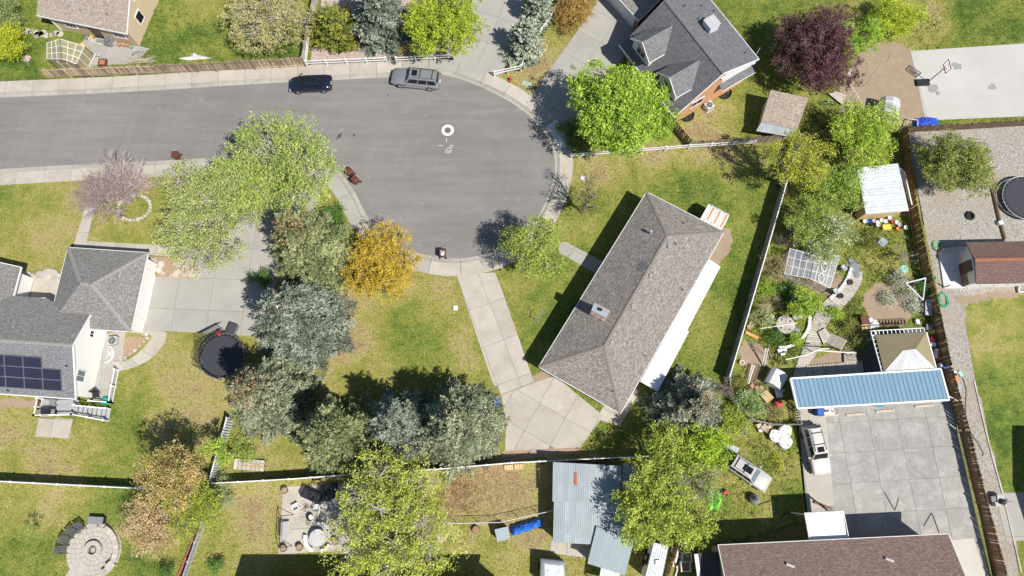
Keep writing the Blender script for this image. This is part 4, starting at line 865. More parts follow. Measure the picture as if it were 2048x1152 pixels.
# porch block on the left with a nook at the entry
lb = [W(-12.55, 2.5, me_), W(-12.55, 5.85, me_), W(-15.9, 6.35, me_ + .1), W(-19, 5.9, me_), W(-26, 5.9, me_), W(-26, -1, mr - .4), W(-16.2, -1, mr - .4)]
slabroof(wh, [[lb[0], lb[1], lb[2], W(-16.2, 1.6, mr - .62)], [lb[2], W(-26, 6, me_), W(-26, 1.2, mr - .62), W(-16.2, 1.6, mr - .62)]], 'shingle_grey')
fascia(wh, [W(-9.3, 2.86, me_), lb[0], lb[1]], 'white', .18, .07); fascia(wh, [lb[1], lb[2]], 'white', .18, .07)
MB().prism([W(-26, 2), W(-13, 2), W(-13, 5.4), W(-26, 5.5)], 0, me_ - .03).build('wall', 'stucco_white', wh)
MB().prism([W(-12.9, 2.2), W(-8.0, 2.2), W(-8.0, 5.0), W(-12.9, 6.1)], 0, .06).build('entry_step', 'concrete', wh)
for (x0, y0, rot, ww) in ((-3.95, -.35, 0, .55),): opening(wh, W(mx - .15, -7), W(mx - .15, 3), 6.6, 2.4, .55, .6, bars=1)
opening(wh, W(mx - .15, -7), W(mx - .15, 3), 2.4, 2.6, 1.0, 1.25, pane='glass_blue')
opening(wh, W(-.42, 0), W(-.42, 8), 4.2, 1.1, 4.9, 2.1, 'garage_door', 'white', 'white', 0)
# solar array on the south slope
pl = [W(mx, my, mr), W(mx, -6.86, me_), W(XL, -6.86, me_)]; so = wm(wh).inverted() @ hit(125.5, 781.5, pl)
sa = math.atan(sl); pw_, ph_ = 1.80, 1.06
spm = MB(); spm.idx([(-pw_ / 2 + .02, -ph_ / 2 + .02, .04), (pw_ / 2 - .02, -ph_ / 2 + .02, .04), (pw_ / 2 - .02, ph_ / 2 - .02, .04), (-pw_ / 2 + .02, ph_ / 2 - .02, .04)], [(0, 1, 2, 3)]); spm.uv[0] = [(0, 0), (pw_ - .04, 0), (pw_ - .04, ph_ - .04), (0, ph_ - .04)]
spmesh = spm.mesh('solar_panel', 'solar_cells'); MATS['solar_cells'].node_tree.nodes['Principled BSDF'].inputs['Roughness'].default_value = .2
rail = MB()
for a_, b_, c_, d_ in ((-.5, 0, .03, ph_), (.5, 0, .03, ph_)): rail.box((a_ * (pw_ - .02), 0, .03), (.05, ph_ - .005, .05))
for s_ in (-.5, .5): rail.box((0, s_ * (ph_ - .02), .03), (pw_ - .005, .05, .05))
railmesh = rail.mesh('panel_frame', 'solar_line')
for r_ in range(3):
    for c_ in range(5):
        if r_ == 2 and c_ == 0: continue
        xl = so.x - (c_ + .5) * (pw_ + .015); v_ = (r_ + .5) * (ph_ + .015)
        Ml = Matrix.Translation((xl, so.y + v_ * math.cos(sa), so.z + v_ * math.sin(sa))) @ Matrix.Rotation(sa, 4, 'X') @ Matrix.Translation((0, 0, .08))
        o = link('solar_panel', spmesh, wh, wm(wh) @ Ml); link('panel_frame', railmesh, o, wm(wh) @ Ml)
for px, py in ((135, 733), (18, 782)): vent(wh, hit(px, py, pl), 'pipe')

# ------------------------------------------------------------------ orange brick house across the cul-de-sac
O = V((18.19, 37.72, 0)); ux = V((.849, .528, 0)).normalized(); oh = thing('brick_house', 'orange brick house with dark grey roof and two front dormers', 'house', O, math.atan2(ux.y, ux.x)); W = loc2w(oh)
fe, rg, be = (-1.0, 2.55), (4.1, 6.7), (9.4, 5.0); v0, v1 = -.32, 10.2; v2 = 14.5
slabroof(oh, [[W(fe[0], v0, fe[1]), W(rg[0], v0, rg[1]), W(rg[0], v1, rg[1]), W(fe[0], v1 - .2, fe[1])], [W(rg[0], v0, rg[1]), W(be[0], v0, be[1]), W(be[0], v2, be[1]), W(rg[0], v2, rg[1])]], 'shingle_dark')
caps(oh, W(rg[0], v0, rg[1]), W(rg[0], v1, rg[1]), mat('cap_dark', (.15, .15, .16), .95, var=.15, vs=3))
fascia(oh, [W(fe[0], v0, fe[1]), W(rg[0], v0, rg[1]), W(be[0], v0, be[1]), W(be[0], v2, be[1])], 'white', .22, .06); fascia(oh, [W(fe[0], v0, fe[1]), W(fe[0], v1, fe[1])], 'white', .2, .08)
def roofz(u):
    return fe[1] + (rg[1] - fe[1]) * (u - fe[0]) / (rg[0] - fe[0]) if u < rg[0] else rg[1] + (be[1] - rg[1]) * (u - rg[0]) / (be[0] - rg[0])
wmb = MB(); wmb.idx([W(0, 0, 0), W(9.15, 0, 0), W(9.15, 0, 3.3), W(0, 0, 3.3)], [(0, 1, 2, 3)]); wmb.idx([W(0, 0, 0), W(0, 0, 3.2), W(0, 10, 3.2), W(0, 10, 0)], [(0, 1, 2, 3)])
wmb.idx([W(9.15, 0, 0), W(9.15, 14, 0), W(9.15, 14, 4.9), W(9.15, 0, 4.9)], [(0, 1, 2, 3)]); wmb.idx([W(0, 0, 3.3), W(5.2, 0, 3.3), W(5.2, 0, roofz(5.2) - .15), W(4.1, 0, 6.55), W(.0, 0, roofz(0) - .15)], [(0, 1, 2, 3, 4)])
wmb.build('wall', 'brick_wall', oh, label='orange brick wall')
MB().idx([W(5.2, -.01, 3.3), W(9.15, -.01, 3.3), W(9.15, -.01, 4.86), W(5.2, -.01, roofz(5.2) - .16)], [(0, 1, 2, 3)]).build('gable_panel', 'white', oh, label='white siding panel under the gable')
MB().roof([W(4.9, -.75, 3.15), W(9.3, -.75, 3.15), W(9.3, .0, 3.5), W(4.9, 0, 3.5)]).build('pent_roof', 'shingle_dark', oh)
fascia(oh, [W(4.9, -.76, 3.15), W(9.3, -.76, 3.15)], 'white', .12, .05)
opening(oh, W(0, 0), W(9.15, 0), 2.4, 2.0, 1.5, 1.1); opening(oh, W(0, 10), W(0, 0), 8.6, 1.5, 1.2, 1.3)
MB().lathe(W(4.9, -.03, 4.9), [(.28, -.02), (.28, .02)], 16).build('round_vent', 'white', oh)
# dormers
for dv in (2.5, 7.45):
    du0, dz, dw, dh = -.25, 6.1, 1.78, 4.6   # front face u, ridge z, half width, eave z
    ur = fe[0] + (dz - fe[1]) / (rg[1] - fe[1]) * (rg[0] - fe[0]); ue = fe[0] + (dh - fe[1]) / (rg[1] - fe[1]) * (rg[0] - fe[0])
    d_ = MB(); d_.roof([W(du0 - .35, dv, dz), W(ur, dv, dz), W(ue, dv + dw, dh), W(du0 - .35, dv + dw, dh)], [W(du0 - .35, dv, dz), W(du0 - .35, dv - dw, dh), W(ue, dv - dw, dh), W(ur, dv, dz)])
    do = d_.build('dormer', 'shingle_dorm' if 'shingle_dorm' in MATS else shingle('shingle_dorm', (.205, .205, .21), (.16, .16, .165), .34, .16, (.10, .10, .105), .06, .18), oh)
    zb = roofz(du0) - .1; w2 = dw - .3
    MB().idx([W(du0, dv - w2, zb), W(du0, dv + w2, zb), W(du0, dv + w2, dh + .05), W(du0, dv, dz - .1), W(du0, dv - w2, dh + .05), W(ue, dv - w2, dh), W(ue, dv + w2, dh)], [(0, 1, 2, 3, 4), (0, 4, 5), (1, 6, 2)]).build('dormer_wall', 'white_old', do)
    fascia(do, [W(du0 - .35, dv - dw, dh), W(du0 - .35, dv, dz), W(du0 - .35, dv + dw, dh)], 'white', .18, .06); fascia(do, [W(du0 - .35, dv - dw, dh), W(ue - .1, dv - dw, dh)], 'white', .16, .06)
    opening(oh, W(du0, dv + 2), W(du0, dv - 2), 2, (zb + dh) / 2 + .25, 1.3, 1.0)
cz = W(6.6, 5.2, roofz(6.6)); cl = thing('evaporative_cooler', 'pale boxy evaporative cooler on the back roof of the brick house', 'cooler', cz, math.atan2(ux.y, ux.x))
Wc = loc2w(cl); MB().box(Wc(0, 0, .45), (1.25, 1.25, 1.1), cl.rotation_euler.z).build('cabinet', 'metal_white', cl); MB().box(Wc(0, 0, 1.02), (1.35, 1.35, .06), cl.rotation_euler.z).build('lid', 'grey_lt', cl)
for k in range(6): MB().box(Wc(0, -.64, .1 + k * .14), (1.0, .03, .04), cl.rotation_euler.z).build('louvre', 'grey_lt', cl)
for u_, v_ in ((5.6, 8.6), (7.6, 8.0), (6.0, 6.6), (8.6, 6.9), (8.3, .9)): vent(oh, W(u_, v_, roofz(u_)), 'pipe')
# garage wing
ga, gb_ = P(1227, 13), P(1272, 62); gd = (gb_ - ga).normalized(); gn = V((-gd.y, gd.x, 0))   # gn: into the building
gn = gn if gn.x > 0 else -gn; ext = ga - gd * 4.2
gz = 2.6; e0 = gb_ + gd * .35 - gn * .45; e1 = ext - gn * .45; depth = 7.2
p_ = lambda q, z: V((q.x, q.y, z))
slabroof(oh, [[p_(e0, gz), p_(e1, gz), p_(e1 + gn * depth / 2, gz + 1.9), p_(e0 + gn * depth / 2, gz + 1.9)], [p_(e0 + gn * depth / 2, gz + 1.9), p_(e1 + gn * depth / 2, gz + 1.9), p_(e1 + gn * depth, gz), p_(e0 + gn * depth, gz)]], 'shingle_weathered2' if 'shingle_weathered2' in MATS else shingle('shingle_weathered2', (.30, .29, .28), (.25, .24, .235), .34, .16, (.15, .145, .14), .06, .15), 'garage_roof')
fascia(oh, [p_(e1, gz), p_(e0, gz), p_(e0 + gn * depth / 2, gz + 1.9)], 'white', .2, .06)
MB().prism([ext, gb_, gb_ + gn * 6.4, ext + gn * 6.4], 0, gz - .03).build('garage_wall', 'brick_shade', oh)
opening(oh, ext, gb_, 5.4, 1.15, 4.6, 2.2, 'garage_door', 'white', 'white', 0)

# ------------------------------------------------------------------ tan stucco house, top left
S = P(279, 92); dS = (P(124, 60) - S).normalized(); th_ = thing('tan_house', 'tan stucco house with weathered shingle roof behind the plank fence', 'house', S, math.atan2(-dS.y, -dS.x)); W = loc2w(th_)
X0, EZ, RZ, DP = -10.6, 2.75, 5.3, 9.6
slabroof(th_, [[W(.15, -.35, EZ), W(X0, -.35, EZ), W(X0, DP / 2, RZ), W(.15, DP / 2, RZ)], [W(.15, DP / 2, RZ), W(X0, DP / 2, RZ), W(X0, DP + .35, EZ), W(.15, DP + .35, EZ)]], 'shingle_weathered'); fascia(th_, [W(X0, -.35, EZ), W(.15, -.35, EZ), W(.15, DP / 2, RZ), W(.15, DP + .35, EZ)], 'white_old', .2, .06)
wmb = MB(); wmb.prism([W(-9.6, 0), W(0, 0), W(0, DP), W(-9.6, DP)], 0, EZ - .03); wmb.idx([W(-.01, 0, EZ - .05), W(-.01, DP, EZ - .05), W(-.01, DP / 2, RZ - .15)], [(0, 1, 2)]); wmb.build('wall', 'stucco_tan', th_)
for s_, n_, zz, w__, h__ in ((2.1, 'window', 1.6, 1.3, 1.0), (8.0, 'window', 1.6, 1.3, 1.0)): opening(th_, W(-9.6, 0), W(0, 0), s_, zz, w__, h__, n_, bars=2)
opening(th_, W(-9.6, 0), W(0, 0), 5.0, 1.15, 1.1, 2.1, 'door', 'wood_dark', 'glass_dark', 1)
opening(th_, W(0, 0), W(0, DP), 2.6, 1.8, 1.0, 1.3, bars=0); opening(th_, W(0, 0), W(0, DP), 3.9, 4.0, .9, 1.0, bars=0)
MB().beam(W(-9.62, -.05, 0), W(-9.62, -.05, EZ), .12, .12).build('downpipe', 'white', th_)
rp = [W(.15, -.35, EZ), W(X0, -.35, EZ), W(X0, DP / 2, RZ)]
for px, py in ((143, 14), (166, 22)):
    q = hit(px, py, rp); MB().tube([q - V((0, 0, .1)), q + V((0, 0, .5)), q + V((0, 0, .51)), q + V((0, 0, .62))], [.1, .1, .18, .16], 10).build('flue', 'galv', th_)
vent(th_, hit(215, 30, rp), 'pipe')

# ------------------------------------------------------------------ brown shingle house at the bottom
E0, E1 = P(1436, 1090, 3.75), P(1897, 1068, 3.75); bh = thing('brown_shingle_house', 'house with plain brown shingle slope at the bottom by the parking slab', 'house', E0.xy.to_3d(), ang(E0, E1)); W = loc2w(bh); LW = (E1 - E0).length
slabroof(bh, [[W(0, 0, 3.75), W(LW, 0, 3.75), W(LW, -5.6, 5.9), W(0, -5.6, 5.9)], [W(0, -5.6, 5.9), W(LW, -5.6, 5.9), W(LW, -11.2, 3.75), W(0, -11.2, 3.75)]], 'shingle_rust'); fascia(bh, [W(0, -5.6, 5.9), W(0, 0, 3.75), W(LW, 0, 3.75), W(LW, -5.6, 5.9)], 'white_old', .16, .07)
wmb = MB(); wmb.prism([W(.4, -.5), W(LW - .4, -.5), W(LW - .4, -10.7), W(.4, -10.7)], 0, 3.7); wmb.build('wall', 'stucco_tan', bh)
rp = [W(0, 0, 3.75), W(LW, 0, 3.75), W(LW, -5.6, 5.9)]
for px, py in ((1579, 1130), (1777, 1119)):
    q = hit(px, py, rp); MB().beam(q + V((-.3, .1, .1)), q + V((.35, -.15, .16)), .2, .14).build('roof_vent', 'grey_lt', bh)
wp = [P(1608.5, 1026, 3.1), P(1686, 1022, 3.1), P(1697, 1076, 3.3), P(1618.5, 1080, 3.3)]
po = thing('porch_roof', 'flat white porch roof against the brown shingle house', 'porch roof', ((wp[0] + wp[2]) / 2).xy.to_3d(), ang(wp[0], wp[1]))
MB().prism(wp, 3.05, 3.2).build('roof', 'white', po); fascia(po, [wp[3], wp[0], wp[1], wp[2]], 'white_old', .2, .06, dz=0.)
for q in (wp[0], wp[1]): mb = MB(); post(mb, q.x * .998, q.y - .12, 3.05, .12); mb.build('post', 'white', po)
# neighbours just outside the frame whose roofs throw the big shadows at the edges
def outside_house(label, x0, x1, y0, y1, ez, rz_, m):
    t = thing('neighbour_house', label, 'house', ((x0 + x1) / 2, (y0 + y1) / 2, 0)); ym = (y0 + y1) / 2
    slabroof(t, [[(x0, y1, ez), (x1, y1, ez), (x1, ym, rz_), (x0, ym, rz_)], [(x0, ym, rz_), (x1, ym, rz_), (x1, y0, ez), (x0, y0, ez)]], 'shingle_grey'); fascia(t, [(x0, y1, ez), (x1, y1, ez)], 'white')
    mb = MB(); mb.prism([(x0 + .4, y0 + .4), (x1 - .4, y0 + .4), (x1 - .4, y1 - .4), (x0 + .4, y1 - .4)], 0, ez - .03)
    for x in (x0 + .4, x1 - .4): mb.idx([(x, y0 + .4, ez - .1), (x, y1 - .4, ez - .1), (x, ym, rz_ - .15)], [(0, 1, 2)])
    mb.build('wall', 'siding', t); return t
outside_house('grey-roofed neighbour house below the two back patios', -23.6, -1.0, -19.2, -9.3, 3.65, 5.4, 'siding')
_q = P(2022, 850); outside_house('grey-roofed neighbour house beyond the lawn at the gravel yard edge', _q.x + 1.95, _q.x + 14, _q.y - 14.5, _q.y - 1.6, 3.4, 5.2, 'siding')
# ------------------------------------------------------------------ fences
_pl = {}
def shared(key, fn):
    if key not in _pl: _pl[key] = fn()
    return _pl[key]
def plank_fence(label, pts, h, m='wood_fence', step=.17, pw_=.14, z=0., rails=True, postm=None, var=.06, group=None, name='plank_fence', lean=.0, side=1):
    pts = PP(pts); t = thing(name, label, 'fence', pts[0], ang(pts[0], pts[-1]), group)
    pm = shared(('plank', m, pw_, h), lambda: MB().idx([(-pw_ / 2, -.012, 0), (pw_ / 2, -.012, 0), (pw_ / 2, .012, 0), (-pw_ / 2, .012, 0), (-pw_ / 2, -.012, h - .04), (pw_ / 2, -.012, h - .04), (pw_ / 2, .012, h - .04), (-pw_ / 2, .012, h - .04), (-pw_ * .3, -.012, h), (pw_ * .3, -.012, h), (pw_ * .3, .012, h), (-pw_ * .3, .012, h)],
        [(0, 1, 5, 4), (1, 2, 6, 5), (2, 3, 7, 6), (3, 0, 4, 7), (4, 5, 9, 8), (5, 6, 10, 9), (6, 7, 11, 10), (7, 4, 8, 11), (8, 9, 10, 11)]).mesh('plank', m))
    for a, b in zip(pts, pts[1:]):
        l = (b - a).length; d = (b - a).normalized(); az = ang(a, b); n_ = V((-d.y, d.x, 0))
        for k in range(int(l / step)):
            p = a + d * (k + .5) * step + n_ * random.uniform(-.006, .006)
            M = Matrix.Translation(p + V((0, 0, .03))) @ Matrix.Rotation(az + random.uniform(-.03, .03), 4, 'Z') @ Matrix.Rotation(random.gauss(0, .022), 4, 'Y') @ Matrix.Rotation(random.gauss(lean, .012), 4, 'X') @ Matrix.Scale(random.uniform(1 - var, 1 + var * .5), 4, (0, 0, 1))
            link('plank', pm, t, M)
        if rails:
            for zz in (.3, h * .85): MB().beam(a + n_ * .05 * side + V((0, 0, zz)), b + n_ * .05 * side + V((0, 0, zz)), .05, .09).build('rail', postm or m, t)
        n = max(1, round(l / 2.4))
        pom = shared(('post', m, h), lambda: MB().box((0, 0, (h + .05) / 2), (.1, .1, h + .05)).mesh('post', postm or m))
        for k in range(n + 1): link('post', pom, t, Matrix.Translation(a.lerp(b, k / n) + n_ * .1 * side) @ Matrix.Rotation(az, 4, 'Z'))
    return t
def rail_fence(label, pts, h=1.05, spacing=2.55, m='white', n_r=2, group=None):
    pts = PP(pts); t = thing('rail_fence', label, 'fence', pts[0], ang(pts[0], pts[-1]), group)
    pom = shared(('rpost', m, h), lambda: MB().box((0, 0, h / 2), (.13, .13, h)).box((0, 0, h + .02), (.17, .17, .05)).mesh('post', m))
    for i, (a, b) in enumerate(zip(pts, pts[1:])):
        n = max(1, round((b - a).length / spacing)); az = ang(a, b)
        for k in range(n + (1 if i == len(pts) - 2 else 0)): link('post', pom, t, Matrix.Translation(a.lerp(b, k / n)) @ Matrix.Rotation(az, 4, 'Z'))
        for k in range(n):
            for r_ in range(n_r):
                zz = h * (.9 - .42 * r_); MB().beam(a.lerp(b, k / n) + V((0, 0, zz)), a.lerp(b, (k + 1) / n) + V((0, 0, zz)), .05, .14).build('rail', m, t)
    return t
def vinyl_fence(label, pts, h=1.83, m='white', spacing=2.4, top='white', group=None):
    pts = PP(pts); t = thing('vinyl_fence', label, 'fence', pts[0], ang(pts[0], pts[-1]), group)
    for i, (a, b) in enumerate(zip(pts, pts[1:])):
        n = max(1, round((b - a).length / spacing)); az = ang(a, b); d = (b - a).normalized()
        pom = shared(('vpost', m, h), lambda: MB().box((0, 0, h / 2), (.13, .13, h)).box((0, 0, h + .03), (.17, .17, .06)).mesh('post', m))
        for k in range(n + (1 if i == len(pts) - 2 else 0)): link('post', pom, t, Matrix.Translation(a.lerp(b, k / n)) @ Matrix.Rotation(az, 4, 'Z'))
        for k in range(n):
            p, q = a.lerp(b, k / n) + d * .07, a.lerp(b, (k + 1) / n) - d * .07; mb = MB(); l = (q - p).length
            nb = 12
            for j in range(nb): mb.beam(p.lerp(q, (j + .5) / nb) + V((0, 0, .1)), p.lerp(q, (j + .5) / nb) + V((0, 0, h - .12)), .025, l / nb * .97)
            mb.idx([p + V((0, 0, .1)), q + V((0, 0, .1)), q + V((0, 0, h - .1)), p + V((0, 0, h - .1))], [(0, 1, 2, 3)])
            mb.build('panel', m, t); MB().beam(p + V((0, 0, h - .08)), q + V((0, 0, h - .08)), .09, .14).build('top_rail', top, t); MB().beam(p + V((0, 0, .1)), q + V((0, 0, .1)), .08, .12).build('bottom_rail', m, t)
    return t
plank_fence('long weathered orange-brown plank fence along the street pavement', [(100, 155), (320, 147), (512, 138), (612, 132)], 1.75, step=.16, lean=.0, side=-1)
plank_fence('grey plank fence running away from the street beside the olive pine', [(612, 131), (622, 70), (640, -20)], 1.75, step=.18, m='wood_grey')
plank_fence('plank fence between the brick house yard and the front lawn', [(1376, 297), (1600, 279), (1664, 270), (1800, 266)], 1.5, m='wood_dark2' if 'wood_dark2' in MATS else mat('wood_dark2', (.30, .235, .175), .9, var=.25, vs=3, rnd=.4).name, step=.17)
plank_fence('dark brown plank fence below the sports court', [(1808, 265), (1930, 259), (2060, 251)], 1.35, m='wood_dark', step=.2)
plank_fence('long dark brown plank fence beside the gravel drive', [(1800, 268), (1812, 400), (1840, 540), (1850, 580), (1884, 740), (1918, 864), (1952, 1004), (1991, 1152), (2004, 1205)], 1.75, m='wood_brown', step=.2, pw_=.196, side=-1, var=.02)
plank_fence('dark plank gate fence at the corner of the brick house', [(1337, 246), (1376, 294)], 1.6, m='wood_dark', step=.17)
plank_fence('low curved garden fence round the leafy shrub', [(1452, 757), (1456, 784), (1464, 806), (1481, 824), (1496, 840), (1521, 847), (1550, 851), (1594, 850)], 1.2, step=.2, pw_=.16, m='wood_grey')
plank_fence('slatted garden fence beside the blue carport end', [(1594, 850), (1590, 822), (1586, 775)], 1.3, step=.26, pw_=.1, m='wood_grey')
rail_fence('white rail fence along the pavement under the blue spruce', [(619, 86), (615, 132), (774, 125)])
rail_fence('white rail fence under the lime tree beside the pale driveway', [(794, 125), (908, 119)])
rail_fence('white rail fence climbing beside the two junipers', [(989, 153), (1042, 141), (1062, 95), (1102, 40), (1120, 5)])
rail_fence('white rail fence along the edge of the front lawn by the maple', [(1142, 316), (1376, 298), (1505, 290)])
vinyl_fence('tall tan vinyl fence behind the brown-roofed house', [(1588, 285), (1537, 460), (1484, 640), (1449, 757)], 1.85, 'vinyl_tan', 2.45)
vinyl_fence('white vinyl fence behind the spruces and the driveway', [(440, 966), (588, 958), (720, 948), (874, 939), (1024, 926), (1290, 913)], 1.75)
vinyl_fence('white vinyl fence across the yard above the fire pit', [(-60, 958), (0, 961), (275, 975), (300, 976)], 1.75)
vinyl_fence('grey vinyl fence between the trampoline lawn and the pallet', [(431, 965), (447, 905), (466, 838)], 1.6, 'grey_lt', top='white')
cf = thing('chain_link_fence', 'thin metal chain link fence beside the blue tarp', 'fence', P(880, 1053)); cp = PP([(870, 1046), (1000, 1043), (1112, 1018)])
for a, b, n in ((cp[0], cp[1], 3), (cp[1], cp[2], 3)):
    for k in range(n + 1): MB().tube([a.lerp(b, k / n), a.lerp(b, k / n) + V((0, 0, 1.32))], .028, 6).build('post', 'galv', cf)
    MB().tube([a + V((0, 0, 1.3)), b + V((0, 0, 1.3))], .028, 6).build('top_rail', 'white_old', cf)
    wz = MB(); d = (b - a); l = d.length; d.normalize(); nn = int(l / .3)
    for k in range(nn):
        for s_ in (1, -1):
            x0 = k * .3; wz.tube([a + d * (x0 if s_ > 0 else min(l, x0 + 1.2)) + V((0, 0, .05)), a + d * (min(l, x0 + 1.2) if s_ > 0 else x0) + V((0, 0, 1.27))], .005, 3, cap=False)
    o = wz.build('wire_mesh', 'galv', cf); o['kind'] = 'stuff'
bw = thing('brick_edging', 'low red brick edging wall beside the small dark bush', 'wall', P(385, 1100)); a, b = P(358, 1156), P(401, 1048); d = (b - a).normalized(); az = ang(a, b); L_ = (b - a).length
bm = shared('ebrick', lambda: MB().box((0, 0, .1), (.36, .3, .2)).mesh('brick', 'brick_red'))
for k in range(int(L_ / .38)): link('brick', bm, bw, Matrix.Translation(a + d * (k + .5) * .38 + V((0, 0, random.uniform(0, .03)))) @ Matrix.Rotation(az + random.uniform(-.04, .04), 4, 'Z'))
vinyl_fence('narrow grey fence standing along the red brick edging', [(371, 1160), (412, 1044)], 1.0, 'grey_lt', 1.8, 'galv')

# ------------------------------------------------------------------ sheds, covers, greenhouses
def shed_box(t, corners, z, m, name='wall', f=.94):
    c = sum((V(p) for p in corners), V()) / len(corners); MB().prism([c + (V(p) - c) * f for p in corners], 0, z).build(name, m, t)
def quad_thing(name, label, cat, pts, zs):
    q = [P(a, b, z) for (a, b), z in zip(pts, zs)]; c = sum(q, V()) / 4
    return thing(name, label, cat, (c.x, c.y, 0), ang(q[0], q[1])), q
# corrugated sheds at the bottom
t, q = quad_thing('corrugated_shed', 'large shed with two overlapping pale blue corrugated roofs', 'shed', [(1106, 924), (1243, 932), (1239, 1006), (1105, 1003)], (2.7, 2.7, 2.55, 2.55)); ribbed(t, *q, 13, 'metal_roof', 3, .03); shed_box(t, q, 2.4, 'wood_grey', f=.95)
q2 = [P(1108, 1001, 2.45), P(1252, 1005, 2.45), P(1247, 1092, 2.3), P(1106, 1085, 2.3)]; ribbed(t, *q2, 13, 'metal_roof', 3, .03, 'lower_roof_sheet'); shed_box(t, q2, 2.15, 'wood_grey', f=.93)
rs = [P(a, b, 2.75) for a, b in ((1149, 946), (1153, 944), (1155, 964), (1152, 972), (1149, 966))]; MB().face(rs).build('rust_patch', 'rust', t, label='streak of rust')
t, q = quad_thing('lean_to', 'square blue-green metal roofed lean-to beside the corrugated shed', 'shed', [(1193, 1053), (1269, 1079), (1250, 1151), (1175, 1127)], (2.6, 2.6, 2.45, 2.45)); ribbed(t, *q, 8, 'metal_roof_b', 3, .02); shed_box(t, q, 2.3, 'wood_grey', f=.9)
t, q = quad_thing('metal_canopy', 'dark translucent sheet canopy shaded by the tall green tree', 'canopy', [(1246, 927), (1273, 934), (1268, 985), (1243, 980)], (2.3, 2.3, 2.2, 2.2)); ribbed(t, *q, 3, 'metal_roof', 3, .02)
for p in q: mb = MB(); post(mb, p.x, p.y, 2.15, .08); mb.build('post', 'wood_dark', t)
t, q = quad_thing('pale_awning', 'pale sheet awning cut off by the bottom edge', 'canopy', [(1202, 1136), (1240, 1146), (1235, 1180), (1196, 1172)], (2.0, 2.0, 1.9, 1.9)); ribbed(t, *q, 4, 'metal_white', 2, .02)
for p in q: mb = MB(); post(mb, p.x, p.y, 1.88, .08); mb.build('post', 'wood_grey', t)
# blue carport
t, q = quad_thing('blue_carport', 'long carport with light blue standing seam roof', 'carport', [(1581, 757), (1881, 738), (1898, 800), (1595, 817)], (2.6, 2.6, 2.5, 2.5)); ribbed(t, *q, 34, 'metal_blue', 1, .045)
fascia(t, q, 'white', .24, .16, True, dz=-.06)
for f in (.03, .35, .66, .97):
    for e0, e1 in ((q[0], q[1]), (q[3], q[2])): mb = MB(); p = e0.lerp(e1, f); p = p.lerp((q[0] + q[1] + q[2] + q[3]) / 4, .08); post(mb, p.x, p.y, 2.4, .14); mb.build('post', 'white', t)
# pavilion with olive hip roof
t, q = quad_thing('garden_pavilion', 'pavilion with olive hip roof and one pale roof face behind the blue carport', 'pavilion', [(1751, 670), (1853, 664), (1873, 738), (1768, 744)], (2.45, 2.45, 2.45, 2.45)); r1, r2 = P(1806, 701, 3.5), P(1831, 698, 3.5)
MB().roof([q[0], q[1], r2, r1], [q[1], q[2], r2], [q[3], q[0], r1]).build('roof', 'roof_olive', t); ribbed(t, q[3], q[2], r2, r1, 6, 'pale_face' if 'pale_face' in MATS else mat('pale_face', (.50, .50, .495), .45, .1, var=.12, vs=1.2, col2=(.36, .36, .365), c2lo=.45, c2hi=.7).name, 2, .015, 'pale_roof_sheet')  # one roof face in paler, streaked sheets, the other three olive
for k, p in enumerate(q): mb = MB(); c = sum(q, V()) / 4; p = p.lerp(c, .08); post(mb, p.x, p.y, 2.4, .14); mb.build('post', 'white', t)
fascia(t, [q[1], q[2]], 'white', .18, .12)
for a, b, n in ((P(1741, 662, 2.3), P(1848, 656, 2.3), 13), (P(1741, 662, 2.3), P(1763, 742, 2.3), 9)):   # open white ladder trim along two eaves
    d = (b - a).normalized(); n_ = V((d.y, -d.x, 0)); n_ = n_ if n_.dot((q[0] + q[2]) / 2 - a) > 0 else -n_
    mb = MB(); mb.beam(a, b, .07, .1); mb.build('trim_rail', 'white', t); mb = MB(); mb.beam(a + n_ * .5, b + n_ * .5, .07, .1); mb.build('trim_rail', 'white', t)
    for k in range(n + 1): p = a.lerp(b, k / n); MB().beam(p, p + n_ * .5, .06, .06).build('trim_rung', 'white', t)
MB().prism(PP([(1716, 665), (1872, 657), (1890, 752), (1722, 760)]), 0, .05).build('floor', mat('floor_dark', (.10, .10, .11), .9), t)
# white metal shed
t, q = quad_thing('white_shed', 'garden shed with white ribbed metal roof by the plank fence', 'shed', [(1713, 335.5), (1796, 327), (1818, 422), (1732, 429)], (2.7, 2.7, 2.3, 2.3)); q = [q[1], q[2], q[3], q[0]]; ribbed(t, *q, 8, 'metal_white', 2, .05); shed_box(t, q, 2.2, 'wood_new', f=.9)
for k in range(4): a, b = P(1800 + k * 3, 335 + k * 3, 1.6 + .1 * k), P(1818 + k * 2, 398 + k * 4, 1.6 + .1 * k); MB().beam(a, b, .12, .05).build('leaning_board', 'white_old', t)
# shingled shed + lean-to, top right
t, q = quad_thing('shingled_shed', 'small shed with weathered brown shingles under the purple plum', 'shed', [(1542, 180), (1616, 196), (1594, 259), (1523, 243)], (2.9, 2.9, 2.1, 2.1)); slabroof(t, [q], 'shingle_weathered'); fascia(t, q, 'wood_grey', .14, .05, True)
shed_box(t, q, 2.0, 'wood_grey', f=.9); l = [P(1523, 244, 2.0), P(1593, 260, 2.0), P(1582, 274, 1.8), P(1512, 262, 1.8)]; ribbed(t, *l, 8, 'metal_roof', 2, .03, 'lean_to_sheet')
wl = [P(1523, 230), P(1512, 272)]; 
